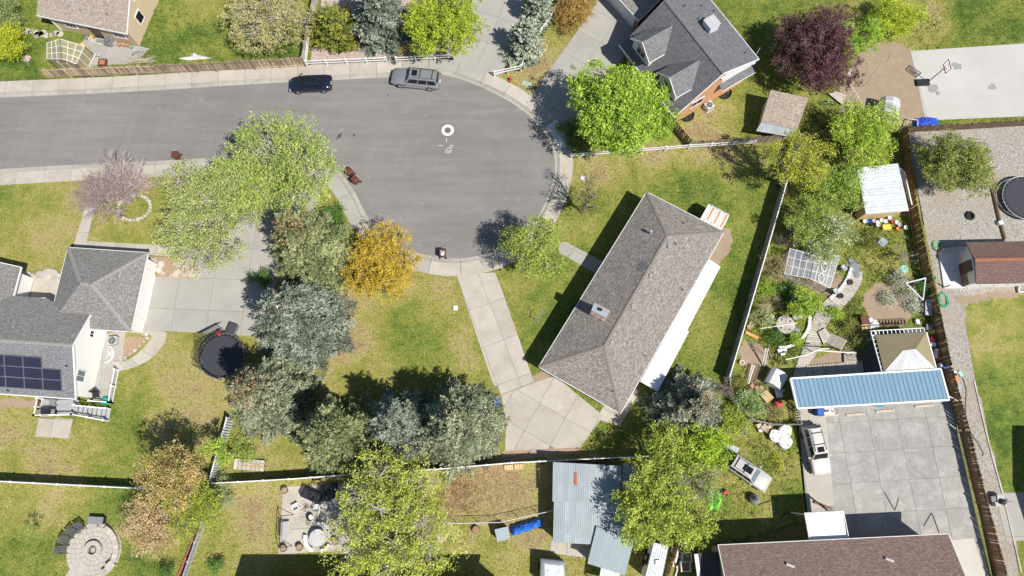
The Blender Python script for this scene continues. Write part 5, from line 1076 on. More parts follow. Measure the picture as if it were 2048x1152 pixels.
# plastic sheds
def arch_shed(label, px, py, rz_, w_, l, h, m, rm, ribs=3, name='plastic_shed', panel=None):
    c = P(px, py); t = thing(name, label, 'shed', c, rz_); W = loc2w(t); e = h * .72
    MB().prism([W(-w_ / 2, -l / 2), W(w_ / 2, -l / 2), W(w_ / 2, l / 2), W(-w_ / 2, l / 2)], 0, e).build('wall', m, t)
    prof = [(-w_ / 2 - .08, e - .05), (-w_ * .36, e + (h - e) * .62), (0, h), (w_ * .36, e + (h - e) * .62), (w_ / 2 + .08, e - .05)]
    mb = MB(); n = len(prof); mb.idx([W(x, y, z) for y in (-l / 2 - .08, l / 2 + .08) for x, z in prof], [(k, k + 1, n + k + 1, n + k) for k in range(n - 1)] + [tuple(range(n)), tuple(range(n, 2 * n))[::-1]]); mb.build('roof', rm, t)
    for k in range(ribs):
        y = (-.5 + (k + .5) / ribs) * l; mb = MB()
        for (x0, z0), (x1, z1) in zip(prof, prof[1:]): mb.beam(W(x0, y, z0 + .02), W(x1, y, z1 + .02), .14, .06)
        mb.build('roof_rib', 'white_old', t)
    if panel:
        for k in range(ribs):
            for sx in (0, 2):
                y0 = (-.5 + (k + .1) / ribs) * l; y1 = (-.5 + (k + .45) / ribs) * l; (x0, z0), (x1, z1) = prof[1 + sx // 2], prof[2 + sx // 2]
                MB().face([W(x0, y0, z0 + .012), W(x1, y0, z1 + .012), W(x1, y1, z1 + .012), W(x0, y1, z0 + .012)]).build('roof_panel', panel, t)
    MB().box(W(0, -l / 2 - .03, e * .48), (w_ * .6, .05, e * .9), rz_).build('door', 'white_old', t); return t
arch_shed('white plastic shed with orange roof panels behind the brown-roofed house', 1420, 446, R(60), 2.2, 2.3, 2.2, 'siding', 'white_old', 3, panel=mat('panel_tan', (.52, .27, .13), .7, var=.15, vs=4).name)
arch_shed('grey plastic storage shed beside the bare dirt bed', 1765, 232, R(-14), 2.0, 2.4, 2.1, 'grey_lt', 'grey_lt', 2)
arch_shed('small pale grey storage shed in the garden by the carport end', 1545, 760, R(-32), 1.5, 1.5, 1.6, 'grey_lt', 'white_old', 2)
# playhouse on the gravel
eL, rL, eB = P(1932, 484.5, 2.3), P(1950, 520.5, 3.2), P(1953, 569, 2.3); dx = V((1, .02, 0)) * 7
t = thing('playhouse', 'wooden playhouse with reddish brown roof on the gravel', 'playhouse', P(1990, 545), .02)
slabroof(t, [[eL, rL, rL + dx, eL + dx], [rL, eB, eB + dx, rL + dx]], 'shingle_red'); MB().beam(rL + V((0, 0, .03)), rL + dx + V((0, 0, .03)), .35, .05).build('ridge_cap', mat('cap_rust', (.30, .13, .07), .9), t)
x0 = eL.x + .35; y0, y1 = eB.y + .3, eL.y - .3
MB().prism([(x0, y0), (x0 + 6, y0 + .1), (x0 + 6, y1 + .1), (x0, y1)], 0, 2.25).build('wall', 'white_old', t)
for k in range(9): MB().box((x0 - .03, y0 + .12 + k * .19, .55), (.05, .17, 1.1)).build('wall_board', 'wood_brown', t)
MB().box((x0 - .04, (y0 + y1) / 2 - .1, 1.1), (.05, 1.2, 2.0)).build('door', 'wood_dark', t)
MB().prism([(x0 - 2.0, y0 - .1), (x0, y0 - .1), (x0, y1), (x0 - 1.9, y1)], 0, .16).build('porch_floor', 'white_old', t)
for yy in (y0, y1): mb = MB(); post(mb, x0 - 1.9, yy, 1.0, .1); mb.build('porch_post', 'wood_brown', t)
MB().beam((x0 - .1, y1 - .1, 1.5), (x0 - 1.5, y1 + .05, .3), .5, .05).build('slide', 'grey_lt', t)
for k in range(5): p = eB + dx * (k / 5) + V((.5, -.08, -.15)); MB().beam(p, p + V((0, .7, -.35)), .09, .09).build('rafter_tail', 'wood_grey', t)
# glass greenhouses
def glasshouse(label, l0, l1, r0, r1, e0, e1, ez, rz_, nx, ny, m, fm):
    a, b, c_, d_, e, f = P(*l0, ez), P(*l1, ez), P(*r0, rz_), P(*r1, rz_), P(*e0, ez), P(*e1, ez)
    cc = (a + b + e + f) / 4; t = thing('greenhouse', label, 'greenhouse', (cc.x, cc.y, 0), ang(a, e))
    for (p, q_, s_, u) in ((a, b, d_, c_), (e, f, d_, c_)):     # slopes: eave p-q, ridge u-s
        for i in range(nx):
            for j in range(ny):
                g0 = lambda x, y: p.lerp(q_, x).lerp(u.lerp(s_, x), y)
                x0_, x1_, y0_, y1_ = (i + .04) / nx, (i + .96) / nx, (j + .04) / ny, (j + .96) / ny
                MB().face([g0(x0_, y0_), g0(x1_, y0_), g0(x1_, y1_), g0(x0_, y1_)]).build('pane', m, t)
        for i in range(nx + 1): MB().beam(p.lerp(q_, i / nx), u.lerp(s_, i / nx), .045, .05).build('glazing_bar', fm, t)
        for j in range(ny + 1): MB().beam(p.lerp(u, j / ny), q_.lerp(s_, j / ny), .045, .05).build('purlin', fm, t)
    for p, q_ in ((a, b), (e, f), (a, e), (b, f)):
        z0 = lambda v_: V((v_.x, v_.y, 0)); MB().face([z0(p), z0(q_), q_, p]).build('side_pane', m, t)
        for k in range(4): v_ = p.lerp(q_, k / 3); MB().beam(z0(v_), v_, .06, .06).build('upright', fm, t)
    MB().prism([V((v_.x, v_.y, 0)) for v_ in (a, b, f, e)], 0, .03).build('floor', 'mulch', t); return t
gh = glasshouse('glass greenhouse with white frame and two white oval rings beside the boardwalk', (1580, 497), (1569, 547.5), (1630, 510), (1619, 557), (1679, 512), (1660, 576), 1.9, 2.45, 3, 4, 'poly_glass', 'white')
for px, py in ((1648, 534), (1642, 556)):
    c = P(px, py, 2.35); mb = MB(); mb.tube([c + V((math.cos(k / 16 * 6.283) * .3 + .05 * math.sin(k / 16 * 6.283), math.sin(k / 16 * 6.283) * .5, 0)) for k in range(17)], .05, 6, cap=False); mb.build('oval_ring', 'white', gh)
glasshouse('small yellowed greenhouse at the end of the plank fence', (94, 86), (94, 118), (120, 78), (125, 118), (169, 92), (152, 128), 1.8, 2.4, 3, 3, 'poly_yellow', 'white')
# caravan, covered trailer
t = thing('caravan', 'old white caravan with ribbed roof cut off by the bottom edge', 'caravan', P(1318, 1120), ang(P(1308, 1150), P(1325, 1085))); q = [P(1308, 1085, 2.4), P(1337, 1093, 2.4), P(1322, 1165, 2.4), P(1290, 1157, 2.4)]
shed_box(t, q, 2.3, 'white_old', 'body', .97); ribbed(t, *q, 7, 'metal_white', 1, .04); 
for v_ in ((q[0] + q[3]) / 2, (q[1] + q[2]) / 2): MB().box((v_.x, v_.y, 1.5), (.2, 1.0, .6), ang(q[3], q[0]) - 1.57).build('window', 'glass_dark', t)
MB().box(((q[0] + q[2]) / 2) + V((0, 0, .1)), (.4, .4, .2)).build('roof_vent', 'white', t)
for f in (.35, .65):
    for e0, e1 in ((q[0], q[3]), (q[1], q[2])): p = e0.lerp(e1, f); MB().tube([(p.x - .12, p.y, .32), (p.x + .12, p.y, .32)], .32, 12).build('wheel', 'rubber', t)
t = thing('covered_trailer', 'box trailer under a shiny grey tarp at the bottom edge', 'trailer', P(1105, 1140)); q = [P(1081, 1118, 1.9), P(1130, 1124, 1.9), P(1132, 1175, 1.9), P(1080, 1170, 1.9)]
shed_box(t, q, 1.7, 'grey', 'body', .96); mb = MB(); n = 10; gv = []
for i in range(n + 1):
    for j in range(n + 1): p = q[0].lerp(q[1], i / n).lerp(q[3].lerp(q[2], i / n), j / n); edge_ = min(i, n - i, j, n - j); p.z = 1.88 + (.06 if edge_ else -.25) + random.uniform(-.03, .03); gv.append(p)
mb.idx(gv, [(i * (n + 1) + j, (i + 1) * (n + 1) + j, (i + 1) * (n + 1) + j + 1, i * (n + 1) + j + 1) for i in range(n) for j in range(n)]); mb.build('tarp', 'galv', t, smooth=True)
for sx in (0, 1): p = q[sx].lerp(q[3 - sx], .4); MB().tube([(p.x - .1, p.y, .3), (p.x + .1, p.y, .3)], .3, 12).build('wheel', 'rubber', t)
# ------------------------------------------------------------------ vehicles
def vehicle(name, label, center, head, L_, Wd, Ht, paint, body, cabin, wheel_x, wr=.36, roof=None, rails=False, sunroof=None, cat='car', trim='black', lower=None, rearbox=False):
    c = P(*center); t = thing(name, label, cat, c, ang(P(*head[0]), P(*head[1]))); W = loc2w(t); hw = Wd / 2
    # body shell: (x, half width factor, top z, bottom z)
    rows = []
    for x, f, zt, zb in body:
        y = hw * f; zm = zb + (zt - zb) * .5
        rows.append([(-y * .93, zb), (-y * 1.0, zm - .08), (-y * .995, zm + .12), (-y * .95, zt - .05), (-y * .82, zt), (-y * .4, zt + .025), (0, zt + .035), (y * .4, zt + .025), (y * .82, zt), (y * .95, zt - .05), (y * .995, zm + .12), (y * 1.0, zm - .08), (y * .93, zb)])
    mb = MB(); n = len(rows[0]); mb.idx([W(b_[0], y, z) for b_, r_ in zip(body, rows) for y, z in r_], [(i * n + k, i * n + k + 1, (i + 1) * n + k + 1, (i + 1) * n + k) for i in range(len(rows) - 1) for k in range(n - 1)] + [tuple(range(n)), tuple(range((len(rows) - 1) * n, len(rows) * n))[::-1]])
    mb.build('body', paint, t, smooth=True)
    if lower:
        mb = MB()
        for s_ in (-1, 1): mb.box(W(0, s_ * hw * .985, .42), (L_ * .72, .07, .16), t.rotation_euler.z)
        mb.build('side_trim', lower, t)
    # cabin: bottom ring (front x, rear x, half width, z), top ring
    (bf, br, bwid, bz), (tf, tr_, tw, tz) = cabin
    Bq = [(bf, -bwid), (bf, bwid), (br, bwid), (br, -bwid)]; Tq = [(tf, -tw), (tf, tw), (tr_, tw), (tr_, -tw)]
    b4 = [W(x, y, bz) for x, y in Bq]; t4 = [W(x, y, tz) for x, y in Tq]; mid = (tf + tr_) / 2
    top = [W(tf - .05, -tw * .55, tz + .05), W(tf - .05, tw * .55, tz + .05), W(tr_ + .05, tw * .55, tz + .05), W(tr_ + .05, -tw * .55, tz + .05), W(mid, -tw * .6, tz + .075), W(mid, tw * .6, tz + .075)]
    v_ = b4 + t4 + top
    mb = MB().idx(v_, [(0, 1, 5, 4), (1, 2, 6, 5), (2, 3, 7, 6), (3, 0, 4, 7), (4, 5, 9, 8), (5, 6, 10, 13, 9), (6, 7, 11, 10), (7, 4, 8, 12, 11), (8, 9, 13, 12), (12, 13, 10, 11)]); mb.build('cabin', paint, t)
    if roof:
        rr = [p + V((0, 0, .006)) for p in top]; MB().idx(rr, [(0, 1, 5, 4), (4, 5, 2, 3)]).build('roof_panel', roof, t)
    def pane(i, j, u0, u1, v0, v1, nm, m='glass_dark'):
        p, q_, r_, s_ = b4[i], b4[j], t4[j], t4[i]; g0 = lambda u, w_: p.lerp(q_, u).lerp(s_.lerp(r_, u), w_); nn = (q_ - p).cross(s_ - p).normalized(); cc = sum(b4, V()) / 4
        nn = nn if nn.dot(p - cc) > 0 else -nn; MB().face([g0(u0, v0) + nn * .012, g0(u1, v0) + nn * .012, g0(u1, v1) + nn * .012, g0(u0, v1) + nn * .012]).build(nm, m, t)
    pane(0, 1, .05, .95, .05, .93, 'windscreen', 'glass_blue' if cat == 'SUV' and name == 'parked_suv' and lower is None else 'glass_dark'); pane(2, 3, .07, .93, .2, .9, 'rear_window')
    for (i, j, rev) in ((1, 2, 0), (3, 0, 1)):
        segs = ((.06, .36), (.39, .66), (.69, .95)) if rearbox else ((.08, .48), (.52, .9))
        for u0, u1 in segs:
            if rev: u0, u1 = 1 - u1, 1 - u0
            pane(i, j, u0, u1, .12, .86, 'side_window')
    if sunroof:
        x0, x1 = sunroof; MB().face([W(x0, -tw * .5, tz + .082), W(x1, -tw * .5, tz + .082), W(x1, tw * .5, tz + .082), W(x0, tw * .5, tz + .082)]).build('sunroof', 'glass_dark', t)
    if rails:
        for s_ in (-1, 1): MB().tube([W(tf - .25, s_ * tw * .82, tz + .05), W(tf - .4, s_ * tw * .82, tz + .12), W(tr_ + .3, s_ * tw * .82, tz + .12), W(tr_ + .15, s_ * tw * .82, tz + .05)], .025, 6).build('roof_rail', trim, t)
        for f in ((.35, .8) if rails == 2 else (.4, .85)): x = tf + (tr_ - tf) * f; MB().beam(W(x, -tw * .82, tz + .13), W(x, tw * .82, tz + .13), .06, .04).build('cross_bar', trim, t)
    for x in wheel_x:
        for s_ in (-1, 1):
            wo = MB().tube([W(x, s_ * (hw - .22), wr), W(x, s_ * (hw + .012), wr)], wr, 20).build('wheel', 'rubber', t, label=None)
            MB().tube([W(x, s_ * (hw - .05), wr), W(x, s_ * (hw + .022), wr)], [wr * .62, wr * .58], 14).build('rim', 'chrome' if lower else 'grey', wo)
    xf, xr = body[-1][0], body[0][0]
    for s_ in (-1, 1):
        MB().box(W(xf - .12, s_ * hw * .68, body[-1][2] - .02), (.22, .34, .1), t.rotation_euler.z).build('headlight', 'lamp', t); MB().box(W(xr + .04, s_ * hw * .8, body[0][2] - .1), (.1, .16, .28), t.rotation_euler.z).build('tail_light', 'red_lamp', t)
        MB().box(W(bf - .25, s_ * (hw + .1), bz + .06), (.12, .2, .13), t.rotation_euler.z).build('mirror', paint, t)
    MB().box(W(xr - .01, 0, body[0][2] - .32), (.03, .45, .14), t.rotation_euler.z).build('number_plate', 'white', t); MB().box(W(xf + .01, 0, .45), (.06, Wd * .8, .14), t.rotation_euler.z).build('front_bumper', 'black' if not lower else lower, t); MB().box(W(xr - .02, 0, .5), (.08, Wd * .86, .18), t.rotation_euler.z).build('rear_bumper', 'black' if not lower else lower, t)
    return t
SED = [(-2.33, .80, .86, .32), (-2.2, .9, .98, .25), (-1.6, .98, 1.02, .22), (-.6, 1, .96, .2), (.6, 1, .93, .2), (1.3, .99, .9, .22), (1.9, .95, .78, .24), (2.2, .86, .66, .28), (2.34, .68, .52, .33)]
vehicle('parked_sedan', 'dark blue sedan with black glass roof parked at the far kerb', (624, 173), ((650, 170), (600, 172)), 4.68, 1.86, 1.44, car_paint('paint_navy', (.018, .026, .055), .22, .4), SED, ((1.15, -1.95, .80, .93), (.32, -.95, .60, 1.37)), (1.42, -1.45), .35, roof='glass_dark', cat='car')
SUVB = [(-2.72, .9, .98, .42), (-2.62, .97, 1.05, .36), (-1.6, 1, 1.08, .34), (0, 1, 1.08, .34), (1.2, 1, 1.08, .34), (1.9, .99, 1.05, .36), (2.5, .95, .98, .4), (2.68, .86, .86, .45), (2.74, .78, .74, .48)]
vehicle('parked_suv', 'long silver SUV with roof rails parked at the head of the cul-de-sac', (834, 164), ((861, 168.5), (805, 162.5)), 5.5, 2.0, 1.9, car_paint('paint_silver', (.42, .43, .45), .3, .6), SUVB, ((1.15, -2.62, .92, 1.07), (.62, -2.42, .72, 1.78)), (1.72, -1.62), .38, rails=True, sunroof=(.35, -.25), cat='SUV', lower='grey', rearbox=True)
S3 = [(x * .86, f, z, b) for x, f, z, b in SUVB]
vehicle('parked_suv', 'white and tan SUV with roof rack parked below the blue carport', (1626, 899), ((1601, 870), (1616, 931)), 4.7, 1.85, 1.78, car_paint('paint_cream', (.58, .56, .52), .35, .05), S3, ((.95, -2.22, .84, 1.05), (.42, -2.0, .66, 1.7)), (1.45, -1.4), .36, rails=2, sunroof=(.3, -.2), cat='SUV', lower=mat('tan_trim', (.28, .25, .19), .6).name, rearbox=True)
vehicle('parked_suv', 'white SUV with dark sunroof parked on the grass under the tall green tree', (1491, 943), ((1455, 915), (1540, 973)), 4.4, 1.8, 1.7, car_paint('paint_white', (.47, .455, .43), .3, .05), [(x * .83, f, z * .97, b) for x, f, z, b in SUVB], ((.95, -2.1, .82, 1.02), (.3, -1.85, .64, 1.62)), (1.4, -1.35), .35, rails=True, sunroof=(.1, -.85), cat='SUV', rearbox=True)

# ------------------------------------------------------------------ wheelie bins
def bin_(label, px, py, rz_, m='bin_brown', openlid=False, group=None):
    t = thing('wheelie_bin', label, 'bin', P(px, py, -.08), rz_, group); W = loc2w(t)
    mb = MB(); lo = [W(x * .24, y * .27, .1) for x, y in ((-1, -1), (1, -1), (1, 1), (-1, 1))]; hi = [W(x * .31, y * .36, 1.0) for x, y in ((-1, -1), (1, -1), (1, 1), (-1, 1))]
    mb.idx(lo + hi, [(3, 2, 1, 0), (0, 1, 5, 4), (1, 2, 6, 5), (2, 3, 7, 6), (3, 0, 4, 7)] + ([] if openlid else [(4, 5, 6, 7)])); mb.build('body', m, t)
    r_ = MB()
    for a, b in zip(hi, hi[1:] + hi[:1]): r_.beam(a, b, .05, .05)
    r_.build('rim', m, t)
    if openlid:
        MB().beam(W(-.3, -.4, .98), W(.3, -.4, .98), .06, .06).build('hinge', 'black', t); MB().box(W(0, -.46, .6), (.6, .05, .72), rz_).build('lid', m, t)
        MB().box(W(0, 0, .8), (.5, .58, .06), rz_).build('rubbish', 'grey_lt', t); MB().lathe(W(.05, .12, .82), [(.14, 0), (.18, .1), (.08, .18)], 9).build('rubbish_bag', 'white', t); MB().lathe(W(-.1, -.12, .82), [(.14, 0), (.17, .08), (.07, .15)], 9).build('rubbish_bag', 'wood_new', t)
    else:
        mb = MB(); mb.idx([W(x * .34, y * .39, 1.03) for x, y in ((-1, -1), (1, -1), (1, 1), (-1, 1))] + [W(x * .27, y * .30, 1.1) for x, y in ((-1, -1), (1, -1), (1, 1), (-1, 1))], [(3, 2, 1, 0), (4, 5, 6, 7), (0, 1, 5, 4), (1, 2, 6, 5), (2, 3, 7, 6), (3, 0, 4, 7)]); mb.build('lid', m, t)
        MB().beam(W(-.28, .41, 1.03), W(.28, .41, 1.03), .05, .05).build('handle', 'grey_lt', t)
    for s_ in (-1, 1): MB().tube([W(s_ * .3, .34, .13), W(s_ * .36, .34, .13)], .13, 12).build('wheel', 'rubber', t)
    return t
bin_('upper of the two brown bins standing in the gutter', 702, 349, R(-42), group='brown bins in the gutter')
bin_('lower of the two brown bins standing in the gutter', 713, 365, R(-42), group='brown bins in the gutter')
bin_('brown bin half hidden by the large yellow-green tree at the kerb', 358, 316, R(5))
bin_('open brown bin filled with rubbish at the bottom of the cul-de-sac', 887, 511, R(180), openlid=True)
# ------------------------------------------------------------------ small things
def cyl(c, r_, h, n=16): return MB().lathe(c, [(r_, 0), (r_, h)], n)
def rocks(parent, pts, r0, r1, m='stone', name='rock', flat=.6):
    rm = []
    for k in range(4):
        mb = MB(); n = 7; rnd = random.Random(k); vs_ = []
        for f, z in ((1., 0), (1.05, .35), (.75, .8)):
            for j in range(n): a = 6.283 * j / n; r_ = f * rnd.uniform(.75, 1.1); vs_.append((r_ * math.cos(a), r_ * math.sin(a), z))
        mb.idx(vs_, [(i * n + j, i * n + (j + 1) % n, (i + 1) * n + (j + 1) % n, (i + 1) * n + j) for i in range(2) for j in range(n)] + [tuple(2 * n + j for j in range(n))]); rm.append(shared(('rock', k, m), lambda mb=mb: mb.mesh('rock', m)))
    for p in pts:
        r_ = random.uniform(r0, r1); link(name, rm[random.randrange(4)], parent, Matrix.Translation(p + V((0, 0, -.02))) @ Matrix.Rotation(random.uniform(0, 6.28), 4, 'Z') @ Matrix.Diagonal((r_, r_ * random.uniform(.7, 1), r_ * flat, 1)))
# --- stone rings and edgings
t = thing('stone_ring', 'ring of pale stones round the leafless pinkish tree', 'stone ring', P(268, 412)); c = P(268, 415)
rocks(t, [c + V((math.cos(k / 26 * 6.283) * 1.75, math.sin(k / 26 * 6.283) * 1.45, 0)) for k in range(26)], .18, .3)
t = thing('rock_border', 'pale boulders edging the entry bed of the white house', 'rock border', P(100, 545)); rocks(t, PP([(22 + k * 6.5, 541 + k * 2.0) for k in range(9)] + [(82, 548), (90, 544), (99, 543), (108, 546), (116, 551), (84, 552), (112, 556), (118, 562), (104, 549), (94, 552), (108, 568), (101, 574), (98, 582)]), .2, .5)
t = thing('rock_border', 'boulders and flagstones in the mulch beside the garage', 'rock border', P(345, 530)); rocks(t, PP([(306, 522), (310, 532), (318, 540), (325, 545), (350, 528), (355, 530), (362, 524), (370, 520), (378, 518), (384, 522), (322, 528)]), .2, .55)
fl = MB()
for ki, (px, py, r_) in enumerate(((345, 552, .35), (354, 551, .4), (363, 549, .42), (372, 547, .42), (381, 548, .4), (358, 543, .35), (368, 540, .4), (377, 537, .42), (384, 540, .35), (372, 531, .35), (381, 529, .35), (385, 551, .3), (352, 546, .3))):
    q = P(px, py); fl.prism(blob(q.x, q.y, r_, 6, .18), .0, .03 + .0025 * ki)
    fl.build('flagstone', 'stone_flag', t); fl = MB()
t = thing('rock_border', 'small stones edging the curved walk of the white house', 'rock border', P(275, 700)); rocks(t, PP([(293, 668), (297, 662), (302, 668), (295, 676), (288, 683), (280, 692), (270, 701), (260, 708), (250, 715), (243, 719), (240, 714)]), .14, .3)
t = thing('stone_path', 'flagstone path beside the tan stucco house', 'path', P(70, 62));
for k, (px, py) in enumerate([(28, 58), (36, 58), (44, 60), (53, 62), (62, 64), (72, 65), (82, 68), (92, 71), (102, 70), (112, 66), (120, 68), (86, 65), (76, 70)]): q = P(px, py); MB().prism(blob(q.x, q.y, random.uniform(.35, .5), 7, .15), 0, .035).build('flagstone', 'stone', t)
# --- left house equipment
def ac_unit(label, px, py, z=0, rz_=.1, m='grey_lt'):
    t = thing('air_conditioner', label, 'air conditioner', P(px, py, z), rz_); W = loc2w(t); MB().box(W(0, 0, .05), (1.0, 1.0, .1), rz_).build('pad', 'concrete', t); MB().box(W(0, 0, .46), (.82, .82, .72), rz_).build('cabinet', m, t)
    MB().lathe(W(0, 0, .82), [(.36, 0), (.36, .03), (.30, .035)], 20).build('fan_grille', 'steel_dark', t)
    for k in range(8): a = k * .785; MB().beam(W(.05 * math.cos(a), .05 * math.sin(a), .87), W(.34 * math.cos(a), .34 * math.sin(a), .87), .025, .015).build('grille_bar', 'grey_lt', t)
    for k in range(5): MB().box(W(0, -.415, .2 + k * .12), (.72, .02, .05), rz_).build('louvre', 'grey', t)
    MB().lathe(W(0, 0, .875), [(.08, 0), (.06, .03)], 12).build('fan_hub', 'grey', t); return t
ac_unit('air conditioner beside the white house gable wall', 233, 684); ac_unit('air conditioner beside the orange brick wall', 1415, 217, rz_=.55, m='white_old'); ac_unit('air conditioner on the patio of the tan stucco house', 222, 89, rz_=-.2, m='grey')
def well(label, px, py, rz_, m, r_=.7):
    t = thing('window_well', label, 'window well', P(px, py), rz_); W = loc2w(t); pts = [W(math.cos(a) * r_, -math.sin(a) * r_ * .85) for a in np.linspace(0, math.pi, 12)]; mb = MB()
    for a, b in zip(pts, pts[1:]): mb.beam(a + V((0, 0, .1)), b + V((0, 0, .1)), .06, .22)
    mb.build('rim', m, t); MB().prism([(p.x, p.y) for p in pts], .015, .03).build('cover', 'black' if m != 'white' else 'grey_lt', t)
    for k in range(3): MB().beam(pts[3 + k * 2] + V((0, 0, .05)), W(-.4 + .4 * k, 0, .05), .04, .03).build('grate_bar', m, t)
well('black window well nearest the plank gate fence', 1374, 232, .55, 'black', .8); well('black window well behind the air conditioner of the brick house', 1449, 187, .55, 'black', .8); well('white window well beside the white house', 214, 709, 1.5, 'white', .85)
t = thing('satellite_dish', 'white satellite dish at the end of the brick house', 'satellite dish', P(1500, 132)); p = P(1503, 124, 3.6); MB().tube([P(1500, 130), V((P(1500, 130).x, P(1500, 130).y, 3.3)), p], .03, 6).build('mast', 'galv', t)
mb = MB(); prof = [(.05, 0), (.25, .04), (.42, .12)]; mb.lathe(p, prof, 18); mb.build('dish', 'metal_white', t); MB().tube([p + V((-.3, -.2, .1)), p + V((-.1, -.2, .45))], .015, 5).build('feed_arm', 'galv', t)
# --- white house deck, steps and railings
dk = thing('wooden_deck', 'grey plank deck with white railings and steps at the white house', 'deck', P(125, 822), -.05); dz = .95
d0, d1, d2, d3 = P(86, 798, dz), P(158, 800, dz), P(154, 830, dz), P(80, 832, dz)
for k in range(13):
    a, b = d0.lerp(d3, (k + .06) / 13), d1.lerp(d2, (k + .06) / 13); a2, b2 = d0.lerp(d3, (k + .94) / 13), d1.lerp(d2, (k + .94) / 13)
    MB().prism([a, b, b2, a2], dz - .05, dz).build('deck_board', 'deck_grey', dk)
s0, s1, s2, s3 = P(158, 812, dz), P(221, 818, .2), P(217, 842, .2), P(154, 831, dz)
for k in range(7):
    f0, f1 = k / 7, (k + .94) / 7; z = dz - (k + .6) * dz / 7.5; g0 = lambda p, q_, f: V((p.lerp(q_, f).x, p.lerp(q_, f).y, z)); MB().prism([g0(s0, s1, f0), g0(s0, s1, f1), g0(s3, s2, f1), g0(s3, s2, f0)], z - .05, z).build('step', 'deck_grey', dk)
def railing(t, pts, h=.95, n=2, m='white', bal='steel_dark', bn=9):
    for a, b in zip(pts, pts[1:]):
        for k in range(n + 1): p = a.lerp(b, k / n); MB().beam(p, p + V((0, 0, h)), .13, .13).build('post', m, t); MB().box(p + V((0, 0, h + .03)), (.18, .18, .07)).build('post_cap', m, t)
        MB().beam(a + V((0, 0, h * .92)), b + V((0, 0, h * .92)), .09, .07).build('handrail', m, t); MB().beam(a + V((0, 0, .12)), b + V((0, 0, .12)), .06, .06).build('bottom_rail', m, t)
        for k in range(1, bn): p = a.lerp(b, k / bn); MB().beam(p + V((0, 0, .12)), p + V((0, 0, h * .9)), .025, .025).build('baluster', bal, t)
railing(dk, [d0, d3]); railing(dk, [d3, d2], n=2, bn=14); railing(dk, [d2, V((s2.x, s2.y, .2))], n=2, bn=10); railing(dk, [V((s0.x, s0.y, dz)), V((s1.x, s1.y, .2))], n=2, bn=10)
pr = thing('porch_railing', 'white porch railing with dark balusters beside the gable wall', 'railing', P(230, 780)); railing(pr, [P(238, 741), P(226, 806)], .9, 2, bn=14); railing(pr, [P(226, 806), P(188, 803)], .9, 1, bn=8)
t = thing('barbecue_grill', 'black barbecue grill on the grey plank deck', 'grill', P(104, 825, dz)); W = loc2w(t); MB().box(W(0, 0, .45), (1.0, .5, .8)).build('cart', 'black', t); mb = MB(); mb.idx([W(-.4, -.28, .85), W(.4, -.28, .85), W(.4, .28, .85), W(-.4, .28, .85), W(-.4, -.12, 1.1), W(.4, -.12, 1.1), W(.4, .2, 1.12), W(-.4, .2, 1.12)], [(4, 5, 6, 7), (0, 1, 5, 4), (1, 2, 6, 5), (2, 3, 7, 6), (3, 0, 4, 7)]); mb.build('hood', 'black', t)
for s_ in (-1, 1): MB().box(W(s_ * .62, 0, .84), (.34, .48, .05)).build('side_shelf', 'grey', t)
MB().tube([W(-.3, -.36, .98), W(.3, -.36, .98)], .02, 6).build('handle', 'chrome', t)
t = thing('deck_chair', 'dark grey chair on the plank deck behind the grill', 'chair', P(110, 806, dz)); W = loc2w(t); MB().box(W(0, 0, .42), (.6, .55, .08)).build('seat', 'grey', t); MB().box(W(0, .28, .7), (.6, .08, .6)).build('backrest', 'grey', t)
for x in (-.26, .26):
    for y in (-.22, .24): mb = MB(); q = W(x, y); mb.box((q.x, q.y, dz + .2), (.05, .05, .4)); mb.build('leg', 'steel_dark', t)
t = thing('patio_chair', 'black chair inside the white porch railing', 'chair', P(196, 790)); W = loc2w(t); MB().box(W(0, 0, .42), (.62, .6, .07), .3).build('seat', 'black', t); MB().box(W(-.1, .3, .72), (.62, .07, .6), .3).build('backrest', 'black', t)
for x in (-.25, .25):
    for y in (-.24, .24): q = W(x, y); MB().box((q.x, q.y, .2), (.05, .05, .4)).build('leg', 'black', t)
cyl(P(213, 802), .42, .3).lathe(P(213, 802, .3), [(.42, 0), (.3, .2), (.1, .28)], 16).build('sandpit', mat('teal_dark', (.03, .35, .25), .4), label='teal domed sandpit lid inside the porch railing', cat='sandpit')
